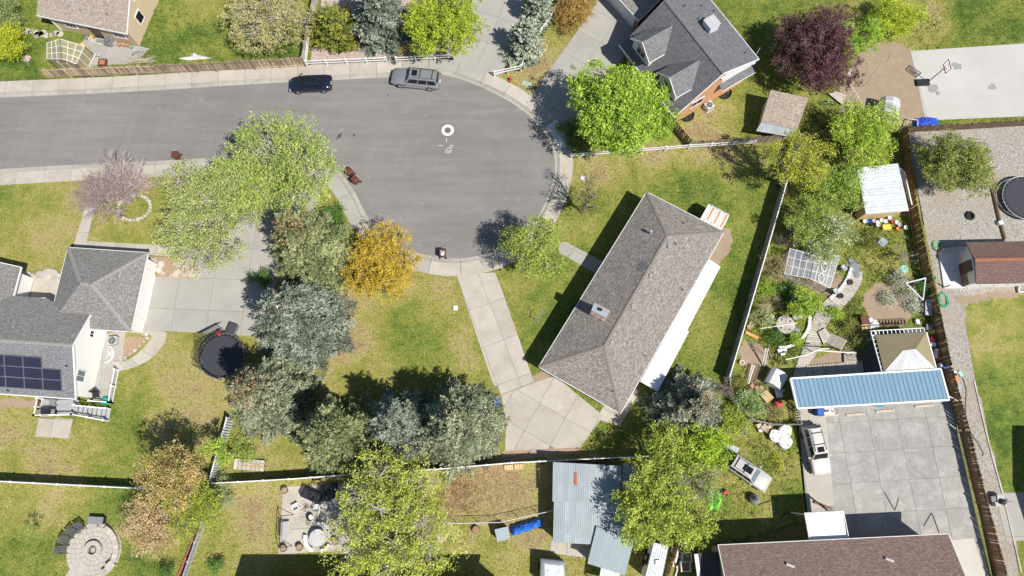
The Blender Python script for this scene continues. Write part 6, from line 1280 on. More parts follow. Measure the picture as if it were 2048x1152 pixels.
# --- trampolines
def trampoline(label, px, py, r_, z, net=False, rz_=0.):
    c = P(px, py, z); t = thing('trampoline', label, 'trampoline', (c.x, c.y, 0), rz_); n = 32
    ring = lambda rr, zz: [V((c.x + rr * math.cos(6.283 * k / n), c.y + rr * math.sin(6.283 * k / n), zz)) for k in range(n + 1)]
    MB().lathe(V((c.x, c.y, z - .03)), [(r_ * .88, 0), (r_ * .88, .02)], n).build('jumping_mat', mat('mat_navy', (.042, .043, .056), .75, var=.12, vs=2).name, t); MB().tube(ring(r_, z), .04, 8, False).build('frame', 'galv' if not net else 'grey', t)
    mb = MB(); a, b = ring(r_ * .9, z + .02), ring(r_ * .99, z + .03)
    for k in range(n): mb.face([a[k], b[k], b[k + 1], a[k + 1]])
    mb.build('safety_pad', 'black', t)
    for k in range(0, n, 1): MB().beam(a[k], b[k], .016, .02).build('spring', 'galv', t)
    for k in range(4):
        an = .4 + k * 1.571; p, q_ = V((c.x + r_ * math.cos(an - .22), c.y + r_ * math.sin(an - .22), 0)), V((c.x + r_ * math.cos(an + .22), c.y + r_ * math.sin(an + .22), 0))
        MB().tube([p + V((0, 0, z)), p + V((0, 0, .04)), q_ + V((0, 0, .04)), q_ + V((0, 0, z))], .03, 6).build('leg', 'galv', t)
    if net:
        po = []
        for k in range(6):
            an = .5 + k * 1.047; p = V((c.x + r_ * 1.03 * math.cos(an), c.y + r_ * 1.03 * math.sin(an), 0)); hh = 2.6 if k in (1, 2, 3) else 1.5
            MB().tube([p, p + V((0, 0, hh))], .03, 6).build('net_pole', 'black', t); po.append(p + V((0, 0, hh)))
        for k in range(1, 4):
            p, q_ = po[k], po[(k + 1) % 6]; mid = p.lerp(q_, .5) + V((0, 0, -.35)); MB().face([V((p.x, p.y, z)), V((q_.x, q_.y, z)), q_ - V((0, 0, .3)), mid, p]).build('net', 'net', t); MB().tube([p, mid, q_], .025, 5).build('net_hem', 'black', t)
        p, q_ = po[1], po[2]; MB().face([p, q_, q_ + V((.5, .3, -.5)), p + V((.4, .4, -.6))]).build('folded_net', 'black_mat', t)
    return t
trampoline('black trampoline with sagging safety net beside the blue spruce', 443, 711, 2.3, .85, True); trampoline('round dark trampoline cut off by the picture edge on the gravel', 2052, 396, 2.5, .7)
cyl(P(439, 667, .85), .25, .2).build('toy_ball', 'red', label='red and white toy lying on the trampoline edge', cat='toy', pivot=tuple(P(439, 667, .85)))
t = thing('storage_box', 'dark cushion box standing behind the trampoline', 'storage box', P(466, 664), R(-18)); W = loc2w(t); MB().box(W(0, 0, .3), (.85, 1.5, .6), R(-18)).build('body', 'grey', t); MB().box(W(0, 0, .63), (.9, 1.55, .07), R(-18)).build('lid', 'steel_dark', t)
# --- basketball hoop
b0 = P(1843, 167); t = thing('basketball_hoop', 'portable basketball hoop on the edge of the concrete court', 'basketball hoop', b0); bx_ = P(1895, 133, 3.1)
mb = MB(); mb.prism(PP([(1830, 161), (1856, 160), (1857, 172), (1832, 173)]), 0, .28); mb.build('base', 'black', t)
p0 = P(1856, 164); pole = [p0, p0.lerp(V((bx_.x, bx_.y, 0)), .25) + V((0, 0, 1.6)), p0.lerp(V((bx_.x, bx_.y, 0)), .55) + V((0, 0, 2.7)), V((bx_.x - .3, bx_.y, 3.0))]; MB().tube(pole, .05, 8).build('pole', 'steel_dark', t)
mb = MB(); bd = [P(1897, 119, 3.55), P(1902, 137.5, 2.75), P(1891, 146.5, 2.75), P(1887, 129, 3.55)]
for a, b in zip(bd, bd[1:] + bd[:1]): mb.beam(a, b, .07, .07)
mb.build('backboard_frame', 'black', t); MB().face(bd).build('backboard', 'clear_glass', t); c = sum(bd, V()) / 4
mb = MB(); dd = (bd[1] - bd[0]) * .22; ee = (bd[3] - bd[0]) * .25
for a, b in ((c - dd - ee, c - dd + ee), (c - dd + ee, c + dd + ee), (c + dd + ee, c + dd - ee), (c + dd - ee, c - dd - ee)): mb.beam(a, b, .05, .05)
mb.build('target_square', 'red', t); rc = c + V((-.35, .0, -.25)); MB().tube([rc + V((.23 * math.cos(k / 2.546), .23 * math.sin(k / 2.546), 0)) for k in range(17)], .015, 5, False).build('rim', 'orange', t)
# --- round fire pit patio
c = P(188, 1102); fp = thing('paver_patio', None, None, (0, 0, 0)); tag(fp, kind='structure'); HARD.append([(c.x + 2.65 * math.cos(k / 20 * 6.283), c.y + 2.4 * math.sin(k / 20 * 6.283)) for k in range(20)])
for ri, (r0, r1, n) in enumerate(((.0, .45, 1), (.45, .9, 9), (.9, 1.32, 15), (1.32, 1.74, 20), (1.74, 2.16, 26), (2.16, 2.58, 32))):
    for k in range(n):
        a0, a1 = 6.283 * (k + .03) / n + ri, 6.283 * (k + .97) / n + ri; pts = [(c.x + r1 * .993 * math.cos(a0 + (a1 - a0) * f), c.y + r1 * .993 * math.sin(a0 + (a1 - a0) * f)) for f in ((0, .5, 1) if n > 1 else np.linspace(0, 1, 9))] + ([(c.x + (r0 + .01) * math.cos(a1 + (a0 - a1) * f), c.y + (r0 + .01) * math.sin(a1 + (a0 - a1) * f)) for f in (0, .5, 1)] if n > 1 else [])
        cx, cy = sum(p[0] for p in pts) / len(pts), sum(p[1] for p in pts) / len(pts); M = Matrix.Translation((cx, cy, 0)); link('paver', MB().prism(pts, -.05, .03 + random.uniform(-.003, .003)).mesh('paver', 'paver', M), fp, M)
slabs(fp, PP([(155, 1118), (178, 1135), (160, 1160), (115, 1170), (132, 1150)]), R(35), .42, .42, 'paver', gap=.012, name='paver', minarea=.03)
t = thing('fire_pit', 'round pale stone fire pit in the middle of the paver patio', 'fire pit', P(187, 1101)); cc = P(189, 1099)
for k in range(14):
    a0, a1 = 6.283 * (k + .02) / 14, 6.283 * (k + .98) / 14; pts = [(cc.x + r_ * math.cos(a), cc.y + r_ * math.sin(a)) for r_, a in ((.82, a0), (.82, (a0 + a1) / 2), (.82, a1), (.42, a1), (.42, a0))]; MB().prism(pts, .02, .42).build('block', 'paver', t)
cyl(V((cc.x, cc.y, .02)), .42, .12).build('ash_bed', 'black', t)
for k in range(4): a = k * .8; MB().tube([V((cc.x - .3 * math.cos(a), cc.y - .3 * math.sin(a), .18)), V((cc.x + .3 * math.cos(a), cc.y + .3 * math.sin(a), .26))], .05, 6).build('log', 'wood_grey', t)
t = thing('seat_wall', 'curved stone seat wall along the fire pit patio', 'wall', P(232, 1105)); 
for k in range(12):
    a0, a1 = R(66) - R(10.2) * k, R(66) - R(10.2) * (k + .96); pts = [(c.x + r_ * math.cos(a) * 1.0, c.y + r_ * math.sin(a)) for r_, a in ((2.1, a0), (2.5, a0), (2.5, a1), (2.1, a1))]; MB().prism(pts, 0, .45).build('block', 'paver', t); pts = [(c.x + r_ * math.cos(a), c.y + r_ * math.sin(a)) for r_, a in ((2.06, a0), (2.54, a0), (2.54, a1), (2.06, a1))]; MB().prism(pts, .45, .51).build('cap_stone', 'stone', t)
for px, py, lab in ((192, 1050, 'upper'), (226, 1129, 'lower')): q = P(px, py); pt = thing('stone_pillar', lab + ' end pillar of the curved seat wall', 'pillar', q, .3 if lab == 'upper' else .7); rz_ = pt.rotation_euler.z; MB().box(q + V((0, 0, .26)), (.7, .55, .52), rz_).build('core', 'paver', pt); MB().box(q + V((0, 0, .55)), (.78, .62, .07), rz_).build('cap', 'stone', pt)
t = thing('storage_box', 'black storage bench beside the upper patio pillar', 'storage box', P(199, 1040), -.05); q = P(199, 1040); MB().box(q + V((0, 0, .3)), (1.35, .6, .6), -.05).build('body', 'black', t); MB().box(q + V((0, 0, .63)), (1.4, .66, .06), -.05).build('lid', 'grey', t)
def lounge(label, px, py, face, m='steel_dark', group=None, w_=.62):
    t = thing('patio_chair', label, 'chair', P(px, py), face, group); W = loc2w(t)      # local +x is the way the sitter looks
    for k in range(6): MB().beam(W(-.25 + k * .1, -w_ / 2, .42), W(-.25 + k * .1, w_ / 2, .42), .06, .03).build('seat_slat', m, t)
    for k in range(6): y = -w_ / 2 + (k + .5) * w_ / 6; MB().beam(W(-.28, y, .42), W(-.5, y, 1.0), .075, .03).build('back_slat', m, t)
    for s_ in (-1, 1):
        y = s_ * (w_ / 2 + .03); MB().beam(W(-.38, y, .63), W(.3, y, .63), .07, .04).build('armrest', m, t); MB().beam(W(.28, y, 0), W(.28, y, .63), .05, .05).build('leg', m, t); MB().beam(W(-.3, y, 0), W(-.52, y, 1.02), .05, .05).build('leg', m, t)
    MB().beam(W(-.5, -w_ / 2, 1.0), W(-.5, w_ / 2, 1.0), .06, .04).build('top_rail', m, t); return t
cdark = mat('chair_black', (.12, .125, .12), .5, .1).name
for (px, py), lab in zip(((166, 1056), (151, 1066), (139, 1080), (132, 1099)), ('topmost', 'second from top', 'second from bottom', 'bottom')): q = P(px, py); lounge('black slatted patio chair, ' + lab + ' of four by the fire pit', px, py, math.atan2(c.y - q.y, c.x - q.x), cdark, 'chairs round the fire pit', .64)
# --- back patio with swing
def planter(label, px, py, r_=.33, h=.55, m='wood_grey', fill='mulch'): t = thing('planter', label, 'planter', P(px, py)); q = P(px, py); MB().lathe(q, [(r_ * .75, 0), (r_, h), (r_ * .85, h), (r_ * .8, h - .08)], 16).build('pot', m, t); cyl(q + V((0, 0, h - .12)), r_ * .84, .06).build('soil', fill, t); return t
tub = mat('tub', (.15, .125, .09), .8).name
planter('round tub at the far corner of the swing patio', 572, 981, m=tub); planter('round tub at the near corner of the swing patio', 570, 1096, m=tub); planter('round tub beside the foot of the garden swing', 602, 1094, m=tub); planter('round tub half under the airy tree beside the benches', 673, 1082, m=tub)
t = planter('white fire bowl in the middle of the swing patio', 622, 1034, .34, .4, 'black', 'black'); q = P(622, 1034, .38); MB().lathe(q, [(.26, 0), (.22, .12), (.05, .05)], 14).build('white_insert', 'white', t)
t = thing('round_table', 'white round table encircled by curved benches', 'table', P(639, 1074)); q = P(639, 1074); MB().lathe(q + V((0, 0, .68)), [(.76, 0), (.78, .04), (.76, .07)], 32).build('top', mat('table_grey', (.50, .50, .49), .6).name, t); MB().lathe(q, [(.4, 0), (.3, .1), (.12, .2), (.12, .68)], 16).build('pedestal', 'white', t)
for k, (a0, a1, lab) in enumerate(((100, 40, 'upper'), (250, 170, 'left'), (330, 285, 'lower right'))):
    t = thing('curved_bench', lab + ' curved white bench at the round table', 'bench', q + V((1.25 * math.cos(R((a0 + a1) / 2)), 1.25 * math.sin(R((a0 + a1) / 2)), 0)), 0, 'curved benches'); pts = [V((q.x + r_ * math.cos(R(a0 + (a1 - a0) * f)), q.y + r_ * math.sin(R(a0 + (a1 - a0) * f)), 0)) for r_, fs in ((1.1, (0, .25, .5, .75, 1)), (1.42, (1, .75, .5, .25, 0))) for f in fs]; MB().prism(pts, .4, .46).build('seat', 'white', t)
    for f in (.12, .88): a = R(a0 + (a1 - a0) * f); MB().box((q.x + 1.26 * math.cos(a), q.y + 1.26 * math.sin(a), .2), (.26, .26, .4), a).build('leg', 'white', t)
t = thing('garden_swing', 'two-seat garden swing with thin black frame on the patio', 'swing', P(572, 1060)); f0, f1 = P(566, 1030), P(563, 1092); dn = (f1 - f0).normalized(); nn = V((-dn.y, dn.x, 0)); nn = nn if nn.x > 0 else -nn; top0, top1 = f0 + V((0, 0, 1.75)) + nn * .35, f1 + V((0, 0, 1.75)) + nn * .35
for tp, ft in ((top0, f0), (top1, f1)):
    for s_ in (-.35, 1.05): MB().tube([ft + nn * (s_ + .0), tp], .03, 6).build('frame_leg', 'black', t)
MB().tube([top0, top1], .035, 6).build('top_bar', 'black', t); sc0, sc1 = f0.lerp(f1, .2) + nn * .3 + V((0, 0, .45)), f0.lerp(f1, .8) + nn * .3 + V((0, 0, .45))
for k in range(6): MB().beam(sc0 + nn * k * .095, sc1 + nn * k * .095, .075, .04).build('seat_slat', 'grey_lt', t)
for k in range(4): MB().beam(sc0 - nn * (.05 + .05 * k) + V((0, 0, .1 + .13 * k)), sc1 - nn * (.05 + .05 * k) + V((0, 0, .1 + .13 * k)), .03, .1).build('back_slat', 'grey_lt', t)
for e, tp in ((sc0, top0), (sc1, top1)): MB().tube([e + nn * .25, tp.lerp(top1 if tp is top0 else top0, .2)], .012, 4).build('chain', 'steel_dark', t)
def pchair(label, px, py, face, m='white'):
    t = thing('plastic_chair', label, 'chair', P(px, py), face); W = loc2w(t); MB().box(W(0, 0, .42), (.5, .5, .04), face).build('seat', m, t)
    mb = MB(); mb.idx([W(-.25, -.26, .44), W(-.25, .26, .44), W(-.38, .24, .9), W(-.38, -.24, .9), W(-.29, -.26, .44), W(-.29, .26, .44), W(-.42, .24, .9), W(-.42, -.24, .9)], [(0, 1, 2, 3), (7, 6, 5, 4), (0, 4, 5, 1), (1, 5, 6, 2), (2, 6, 7, 3), (3, 7, 4, 0)]); mb.build('backrest', m, t)
    for x in (-.22, .22):
        for y in (-.22, .22): MB().beam(W(x, y, .42), W(x * 1.25, y * 1.2, 0), .05, .05).build('leg', m, t)
    for y in (-.27, .27): MB().beam(W(-.33, y, .64), W(.2, y, .64), .06, .03).build('armrest', m, t)
pchair('white patio chair alone near the corner tub', 593, 1012, R(120)); pchair('white patio chair beside the dark covered table', 637, 1014, R(80)); pchair('white patio chair under the edge of the airy tree', 671, 1004, R(60))
def cover(label, px, py, sx, sy, h, rz_, name='covered_furniture'):
    c_ = P(px, py); t = thing(name, label, 'furniture cover', c_, rz_); W = loc2w(t); n = 12; vs_ = []
    for i in range(n + 1):
        for j in range(n + 1):
            x, y = (i / n - .5), (j / n - .5); e = max(abs(x), abs(y)) * 2; z = h * min(1, (1.02 - e) * 5) + random.uniform(-.03, .03); vs_.append(W(x * sx, y * sy, max(.02, z)))
    MB().idx(vs_, [(i * (n + 1) + j, (i + 1) * (n + 1) + j, (i + 1) * (n + 1) + j + 1, i * (n + 1) + j + 1) for i in range(n) for j in range(n)]).build('cover', 'black_mat', t, smooth=True); MB().box(W(0, 0, h * .45), (sx * .8, sy * .8, h * .9), rz_).build('frame', 'steel_dark', t); return t
cover('long furniture under a black cover by the spruce on the patio', 627, 990, 2.2, 1.1, 1.0, R(-22)); cover('bulky furniture under a black cover next to the white chair', 660, 984, 1.7, 1.6, .95, R(10)); cover('narrow black covered stand between patio chairs', 640, 1000, .6, .7, .85, R(-30), 'covered_stand')
t = thing('wooden_bench', 'slatted bench half hidden under the airy tree', 'bench', P(706, 1098)); q = P(706, 1098)
for k in range(4): MB().box(q + V((0, -.25 + k * .17, .42)), (1.6, .14, .05)).build('seat_slat', 'grey_lt', t)
for x in (-.65, .65): MB().box(q + V((x, 0, .2)), (.08, .6, .4)).build('leg', 'grey', t)
# --- pallet with oddments behind the spruces
def pallet(label, pts, m='wood_grey', n=8, z=.14, gapf=.22, name='pallet', cat='pallet', across=False, base=0., group=None):
    q = PP(pts, base); q = q if not across else [q[1], q[2], q[3], q[0]]; cc_ = sum(q, V()) / 4; t = thing(name, label, cat, cc_, ang(q[0], q[1]), group)
    for k in range(n):
        f0, f1 = (k + gapf / 2) / n, (k + 1 - gapf / 2) / n; MB().prism([q[0].lerp(q[1], f0), q[0].lerp(q[1], f1), q[3].lerp(q[2], f1), q[3].lerp(q[2], f0)], base + z - .03, base + z).build('slat', m, t)
    for f in (.06, .5, .94): a, b = q[0].lerp(q[3], f), q[1].lerp(q[2], f); MB().beam(a + V((0, 0, (z - .03) / 2)), b + V((0, 0, (z - .03) / 2)), .1, z - .04).build('bearer', 'wood_dark', t)
    return t
pallet('weathered pallet deck with oddments behind the spruces', [(472, 917), (532, 921), (530, 943), (468, 938)], 'wood_grey', 7, .35, .1)
t = thing('hose_pile', 'tangle of pale hose lying on the weathered pallet', 'hose', P(500, 932, .35)); mb = MB(); mb.tube(smooth_path([P(478 + 50 * random.random(), 922 + 16 * random.random(), .39) for _ in range(12)], 4), .03, 5); mb.build('hose', 'wood_new', t)
pallet('pale wooden gate panel on the mulch below the driveway', [(1002, 910), (1030, 908), (1031, 913), (1003, 916)], 'wood_grey', 9, .12, .25); pallet('long low timber frame on the mulch strip', [(1060, 899), (1110, 900), (1110, 907), (1060, 907)], 'wood_grey', 3, .1, .5, across=True)
pallet('yellow wooden pallet against the white fence', [(1008, 931), (1026, 929), (1027, 940), (1009, 941)], 'wood_new', 5, .16, .15); pallet('second yellow pallet next to the first by the white fence', [(1028, 929), (1046, 928), (1047, 938), (1029, 940)], 'wood_new', 5, .16, .15)
t = thing('sawhorse', 'yellow wooden sawhorse beside the corrugated shed', 'sawhorse', P(1080, 945)); 
for s_ in (-1, 1): MB().beam(P(1078, 936), P(1080, 955) if s_ > 0 else P(1082, 936), .12, .1).build('beam', 'wood_new', t); MB().beam(P(1080, 936, 0), P(1080 + 3 * s_, 938, .6), .08, .08).build('leg', 'wood_new', t)
# --- dry yard: tarp, coop, stump
t = thing('tarp_heap', 'heap under a wrinkled bright blue tarp by the chain link fence', 'tarp', P(1052, 1056)); n = 16; a, b, c_, d_ = P(1020, 1052), P(1080, 1034), P(1086, 1052), P(1024, 1072); vs_ = []
for i in range(n + 1):
    for j in range(n + 1): p = a.lerp(b, i / n).lerp(d_.lerp(c_, i / n), j / n); e = min(j, n - j) / (n / 2); p.z = .05 + .75 * math.sin(min(1, e * 1.3) * 1.57) * min(1, min(i, n - i) / 2 + .3) + random.uniform(-.09, .09) * min(1, e * 2); vs_.append(p + V((random.uniform(-.05, .05), random.uniform(-.05, .05), 0)))
MB().idx(vs_, [(i * (n + 1) + j, (i + 1) * (n + 1) + j, (i + 1) * (n + 1) + j + 1, i * (n + 1) + j + 1) for i in range(n) for j in range(n)]).build('tarp', 'tarp_blue', t); MB().prism([a.lerp(c_, .12), b.lerp(d_, .12), c_.lerp(a, .12), d_.lerp(b, .12)], 0, .3).build('heap', 'wood_dark', t)
t, q = quad_thing('chicken_coop', 'small coop with pale blue metal roof beside the blue tarp', 'coop', [(989, 1059), (1016, 1053), (1020, 1077), (995, 1084)], (1.3, 1.3, 1.1, 1.1)); ribbed(t, *q, 4, 'metal_roof_b', 2, .02); shed_box(t, q, 1.05, 'wood_dark', f=.88)
t = thing('tree_stump', 'round tree stump below the chain link fence', 'stump', P(952, 1059)); q = P(952, 1059); MB().lathe(q, [(.42, 0), (.36, .1), (.34, .4)], 16).build('trunk', 'bark', t); cyl(q + V((0, 0, .4)), .32, .012).build('cut_face', 'wood_brown', t)
MB().prism(blob(P(883, 1072).x, P(883, 1072).y, .6, 8, .3), 0, .04).build('stepping_stone', 'stone_flag', label='flat tan stone at the edge of the airy tree', cat='stone')
t = thing('plank_ramp', 'narrow plank leaning between the tarp heap and the shed', 'plank', P(1080, 1066)); MB().beam(P(1072, 1056, .1), P(1090, 1076, .1), .25, .05).build('board', 'wood_brown', t)
# --- bottom right corner clutter
t = thing('old_wheel', 'black tyre with orange rim beside the caravan', 'wheel', P(1341, 1081)); q = P(1341, 1081); MB().lathe(q, [(.2, .0), (.38, .02), (.42, .12), (.38, .22), (.2, .24)], 20).build('tyre', 'rubber', t); MB().lathe(q + V((0, 0, .05)), [(.2, 0), (.2, .2), (.08, .2), (.06, .14)], 14).build('rim', 'orange', t)
for px, py, m, lab in ((1371, 1113, 'dirt_pale', 'upper square white tub of soil beside the brown shingle house'), (1369, 1132, 'rust', 'lower square white tub with rusty soil beside the brown shingle house')):
    q = P(px, py); t = thing('plant_tub', lab, 'planter', q, .05); mb = MB()
    for sx, sy, ox, oy in ((.95, .1, 0, .4), (.95, .1, 0, -.4), (.1, .7, .42, 0), (.1, .7, -.42, 0)): mb.box(q + V((ox, oy, .3)), (sx, sy, .6))
    mb.build('tub', 'white_old', t); MB().box(q + V((0, 0, .22)), (.76, .72, .44)).build('soil', m, t)
t = thing('patio_awning', 'dark shaded awning beside the brown shingle house', 'awning', P(1410, 1135)); q = [P(1396, 1106, 2.3), P(1438, 1103, 2.5), P(1445, 1180, 2.5), P(1402, 1180, 2.3)]; ribbed(t, *q, 5, 'shade_cloth' if 'shade_cloth' in MATS else mat('shade_cloth', (.07, .06, .065), .8, var=.1).name, 1, .02); MB().beam(P(1392, 1108, 2.3), P(1402, 1180, 2.3), .35, .08).build('edge_beam', 'white_old', t)
for px, py in ((1393, 1110), (1401, 1175)): q = P(px, py); MB().box(q + V((0, 0, 1.12)), (.1, .1, 2.25)).build('post', 'white_old', t)
t = thing('junk_boards', 'pile of scrap boards and white buckets beside the caravan', 'scrap pile', P(1355, 1105))
for k in range(12): a = P(1340 + random.random() * 24, 1080 + random.random() * 60, .1 + .03 * k); b = a + V((random.uniform(-.5, .5), random.uniform(-1.3, 1.3), 0)); MB().beam(a, b, .16, .04).build('board', random.choice(['wood_grey', 'wood_new', 'white_old', 'wood_dark']), t)
for k in range(6): q = P(1352 + random.random() * 14, 1072 + random.random() * 50); MB().lathe(q, [(.13, 0), (.16, .35)], 12).build('bucket', random.choice(['white', 'grey_lt', 'white_old']), t)
plank_fence('old brown board fence between the caravan and the scrap boards', [(1358, 1068), (1330, 1152), (1325, 1175)], 1.3, 'wood_brown', .2, .17)
# --- yard by the white SUV
t = thing('garden_ornament', 'bright green butterfly-shaped play tent on the grass', 'play tent', P(1428, 997)); 
for s_, pts in ((-1, [(1427, 1002), (1424, 980), (1416, 978), (1411, 992), (1414, 1008), (1420, 1022), (1427, 1016)]), (1, [(1429, 1002), (1432, 982), (1440, 988), (1444, 998), (1440, 1012), (1436, 1022), (1429, 1014)])):
    q = PP(pts, .05); mb = MB(); cc_ = sum(q, V()) / len(q) + V((0, 0, .6)); 
    for a, b in zip(q, q[1:] + q[:1]): mb.face([a, b, cc_])
    mb.build('wing', 'green_bright', t)
MB().tube([P(1411, 990, .5), P(1428, 1000, .62), P(1442, 994, .5)], .035, 5).build('spine', 'black', t)
t = thing('toy_tractor', 'small red ride-on toy beside the green play tent', 'toy', P(1448, 985)); q = P(1448, 985); MB().box(q + V((0, 0, .3)), (.55, .3, .25), .5).build('body', 'red', t); MB().box(q + V((-.1, -.05, .5)), (.2, .26, .2), .5).build('seat', 'red', t)
for x in (-.2, .2):
    for y in (-.18, .18): MB().tube([q + V((x, y - .04, .13)), q + V((x, y + .04, .13))], .13, 10).build('wheel', 'black', t)
t = thing('burn_barrel', 'grey round chimenea casting a shadow on the grass', 'barrel', P(1506, 998)); q = P(1506, 998); MB().lathe(q, [(.4, 0), (.5, .3), (.48, .6), (.25, .9), (.14, 1.0), (.14, 1.2)], 20).build('body', 'grey', t); cyl(q + V((0, 0, 1.2)), .1, .01).build('opening', 'black', t)
for k, (px, py, r_) in enumerate(((1547, 872, .62), (1566, 863, .62), (1566, 884, .65))):
    q = P(px, py); t = thing('bulk_sack', ('left', 'upper right', 'lower right')[k] + ' white bulk sack of the three on the grass', 'sack', q, random.random(), 'white bulk sacks'); n = 14; mb = MB(); prof = [(.8, 0), (1., .3), (1.0, .6), (.92, .72), (.6, .66), (.2, .7)]; vs_ = [(q.x + r_ * f * (1 + random.uniform(-.12, .12)) * math.cos(6.283 * j / n), q.y + r_ * f * (1 + random.uniform(-.12, .12)) * math.sin(6.283 * j / n), z + random.uniform(-.05, .05)) for f, z in prof for j in range(n)]
    mb.idx(vs_, [(i * n + j, i * n + (j + 1) % n, (i + 1) * n + (j + 1) % n, (i + 1) * n + j) for i in range(len(prof) - 1) for j in range(n)] + [tuple((len(prof) - 1) * n + j for j in range(n))]); mb.build('sack', 'white', t)
    for a in (.5, 2.1, 3.6, 5.2): MB().tube([q + V((r_ * .85 * math.cos(a), r_ * .85 * math.sin(a), .65)), q + V((r_ * .6 * math.cos(a + .2), r_ * .6 * math.sin(a + .2), .85)), q + V((r_ * .75 * math.cos(a + .45), r_ * .75 * math.sin(a + .45), .65))], .03, 5).build('handle_loop', 'grey_lt', t)
t = thing('stick_pile', 'heap of grey sticks beside the curved garden fence', 'stick pile', P(1487, 858))
for k in range(26): q = P(1487 + random.gauss(0, 6), 858 + random.gauss(0, 6), .05 + random.random() * .3); a = random.uniform(0, 3.14); MB().tube([q - V((math.cos(a), math.sin(a), 0)) * .5, q + V((math.cos(a), math.sin(a), .1)) * .5], .025, 4).build('stick', 'bark_pale', t)
t = thing('cardboard_boxes', 'brown and white boxes outside the curved garden fence', 'boxes', P(1525, 858))
for px, py, m, s_ in ((1520, 861, 'white', .35), (1532, 860, 'wood_brown', .5), (1527, 855, 'stone_flag', .6), (1517, 852, 'stone_flag', .5), (1537, 855, 'wood_grey', .4)): MB().box(P(px, py, s_ / 2), (s_, s_ * .8, s_), random.random()).build('box', m, t)
t = thing('concrete_slab_scrap', 'broken grey slab lying at the foot of the bright green tree', 'slab', P(1462, 898)); MB().prism(blob(P(1462, 898).x, P(1462, 898).y, .85, 9, .25, .5, -.3), 0, .12).build('slab', 'grey_lt', t)
t = thing('pipe_stack', 'thin pole lying from the grass into the shadow', 'pole', P(1525, 1006)); MB().tube([P(1518, 1010, .06), P(1545, 1000, .06)], .04, 6).build('pole', 'steel_dark', t)
# --- parking slab
for k, (x0, x1, y) in enumerate(((1640, 1676, 831), (1692, 1729, 829), (1751, 1788, 822), (1829, 1866, 812))):
    t = thing('parking_stop', ('first', 'second', 'third', 'fourth')[k] + ' beige wheel stop counted from the cream SUV', 'wheel stop', P((x0 + x1) / 2, y), 0, 'wheel stops under the carport'); a, b = P(x0, y + 1), P(x1, y - 1.5); mb = MB(); mb.beam(a + V((0, 0, .06)), b + V((0, 0, .06)), .2, .12); mb.beam(a + V((0, 0, .13)), b + V((0, 0, .13)), .12, .04); mb.build('block', 'wood_new' if 0 else mat('stop', (.55, .46, .35), .9).name, t)
    for f in (.15, .85): MB().tube([a.lerp(b, f) + V((0, 0, .14)), a.lerp(b, f) + V((0, 0, .17))], .03, 6).build('pin', 'steel_dark', t)
bin_('blue bin under the near end of the blue carport', 1632, 826, .0, 'bin_blue'); t = thing('kayak', 'blue boat hull showing under the blue carport edge', 'boat', P(1754, 806)); mb = MB(); q = P(1754, 808); mb.lathe(q + V((0, 0, .1)), [(.2, 0), (.4, .25), (.42, .35)], 14, 1.6, .9); mb.build('hull', 'metal_blue' if 0 else mat('hull_blue', (.06, .22, .45), .4).name, t)
t = thing('bench_clutter', 'white work table with jars below the carport edge', 'table', P(1655, 824)); q = P(1652, 824); MB().box(q + V((0, 0, .7)), (1.0, .6, .05)).build('top', 'white_old', t)
for x in (-.45, .45):
    for y in (-.25, .25): MB().box(q + V((x, y, .34)), (.05, .05, .68)).build('leg', 'grey', t)
for x, m in ((-.3, 'wood_brown'), (0, 'white'), (.25, 'grey')): MB().lathe(q + V((x, 0, .73)), [(.1, 0), (.12, .2)], 10).build('jar', m, t)
for px, py, qx, qy, lab in ((1790, 1020, 1797, 997, 'dark pole propped beside the porch shadow on the parking slab'), (1864, 1027, 1878, 1065, 'dark pole leaning near the corner of the brown shingle roof')): t = thing('prop_pole', lab, 'pole', P(px, py)); MB().tube([P(px, py, .1), P(qx, qy, 1.2)], .05, 6).build('pole', 'wood_dark', t)
t = thing('timber_log', 'split timber log lying at the edge of the parking slab', 'log', P(1646, 1010)); MB().tube([P(1628, 1004, .12), P(1664, 1018, .12)], [.14, .12], 8).build('trunk', 'wood_brown', t)
t = thing('concrete_blocks', 'grey stand with a dark motor at the fence end by the gravel', 'machine', P(1996, 1000)); 
for px, py, s_, m in ((1984, 998, .5, 'grey'), (1996, 996, .6, 'grey_lt'), (2006, 1001, .5, 'grey'), (1992, 1007, .5, 'grey_lt')): MB().box(P(px, py, s_ * .6), (s_, s_, s_ * 1.2)).build('block', m, t)
MB().lathe(P(2004, 1004, .7), [(.25, 0), (.28, .2), (.1, .3)], 12).build('motor', 'black', t); MB().tube([P(2005, 1004, .9), P(2024, 1003, .9)], .04, 6).build('handle', 'grey', t)
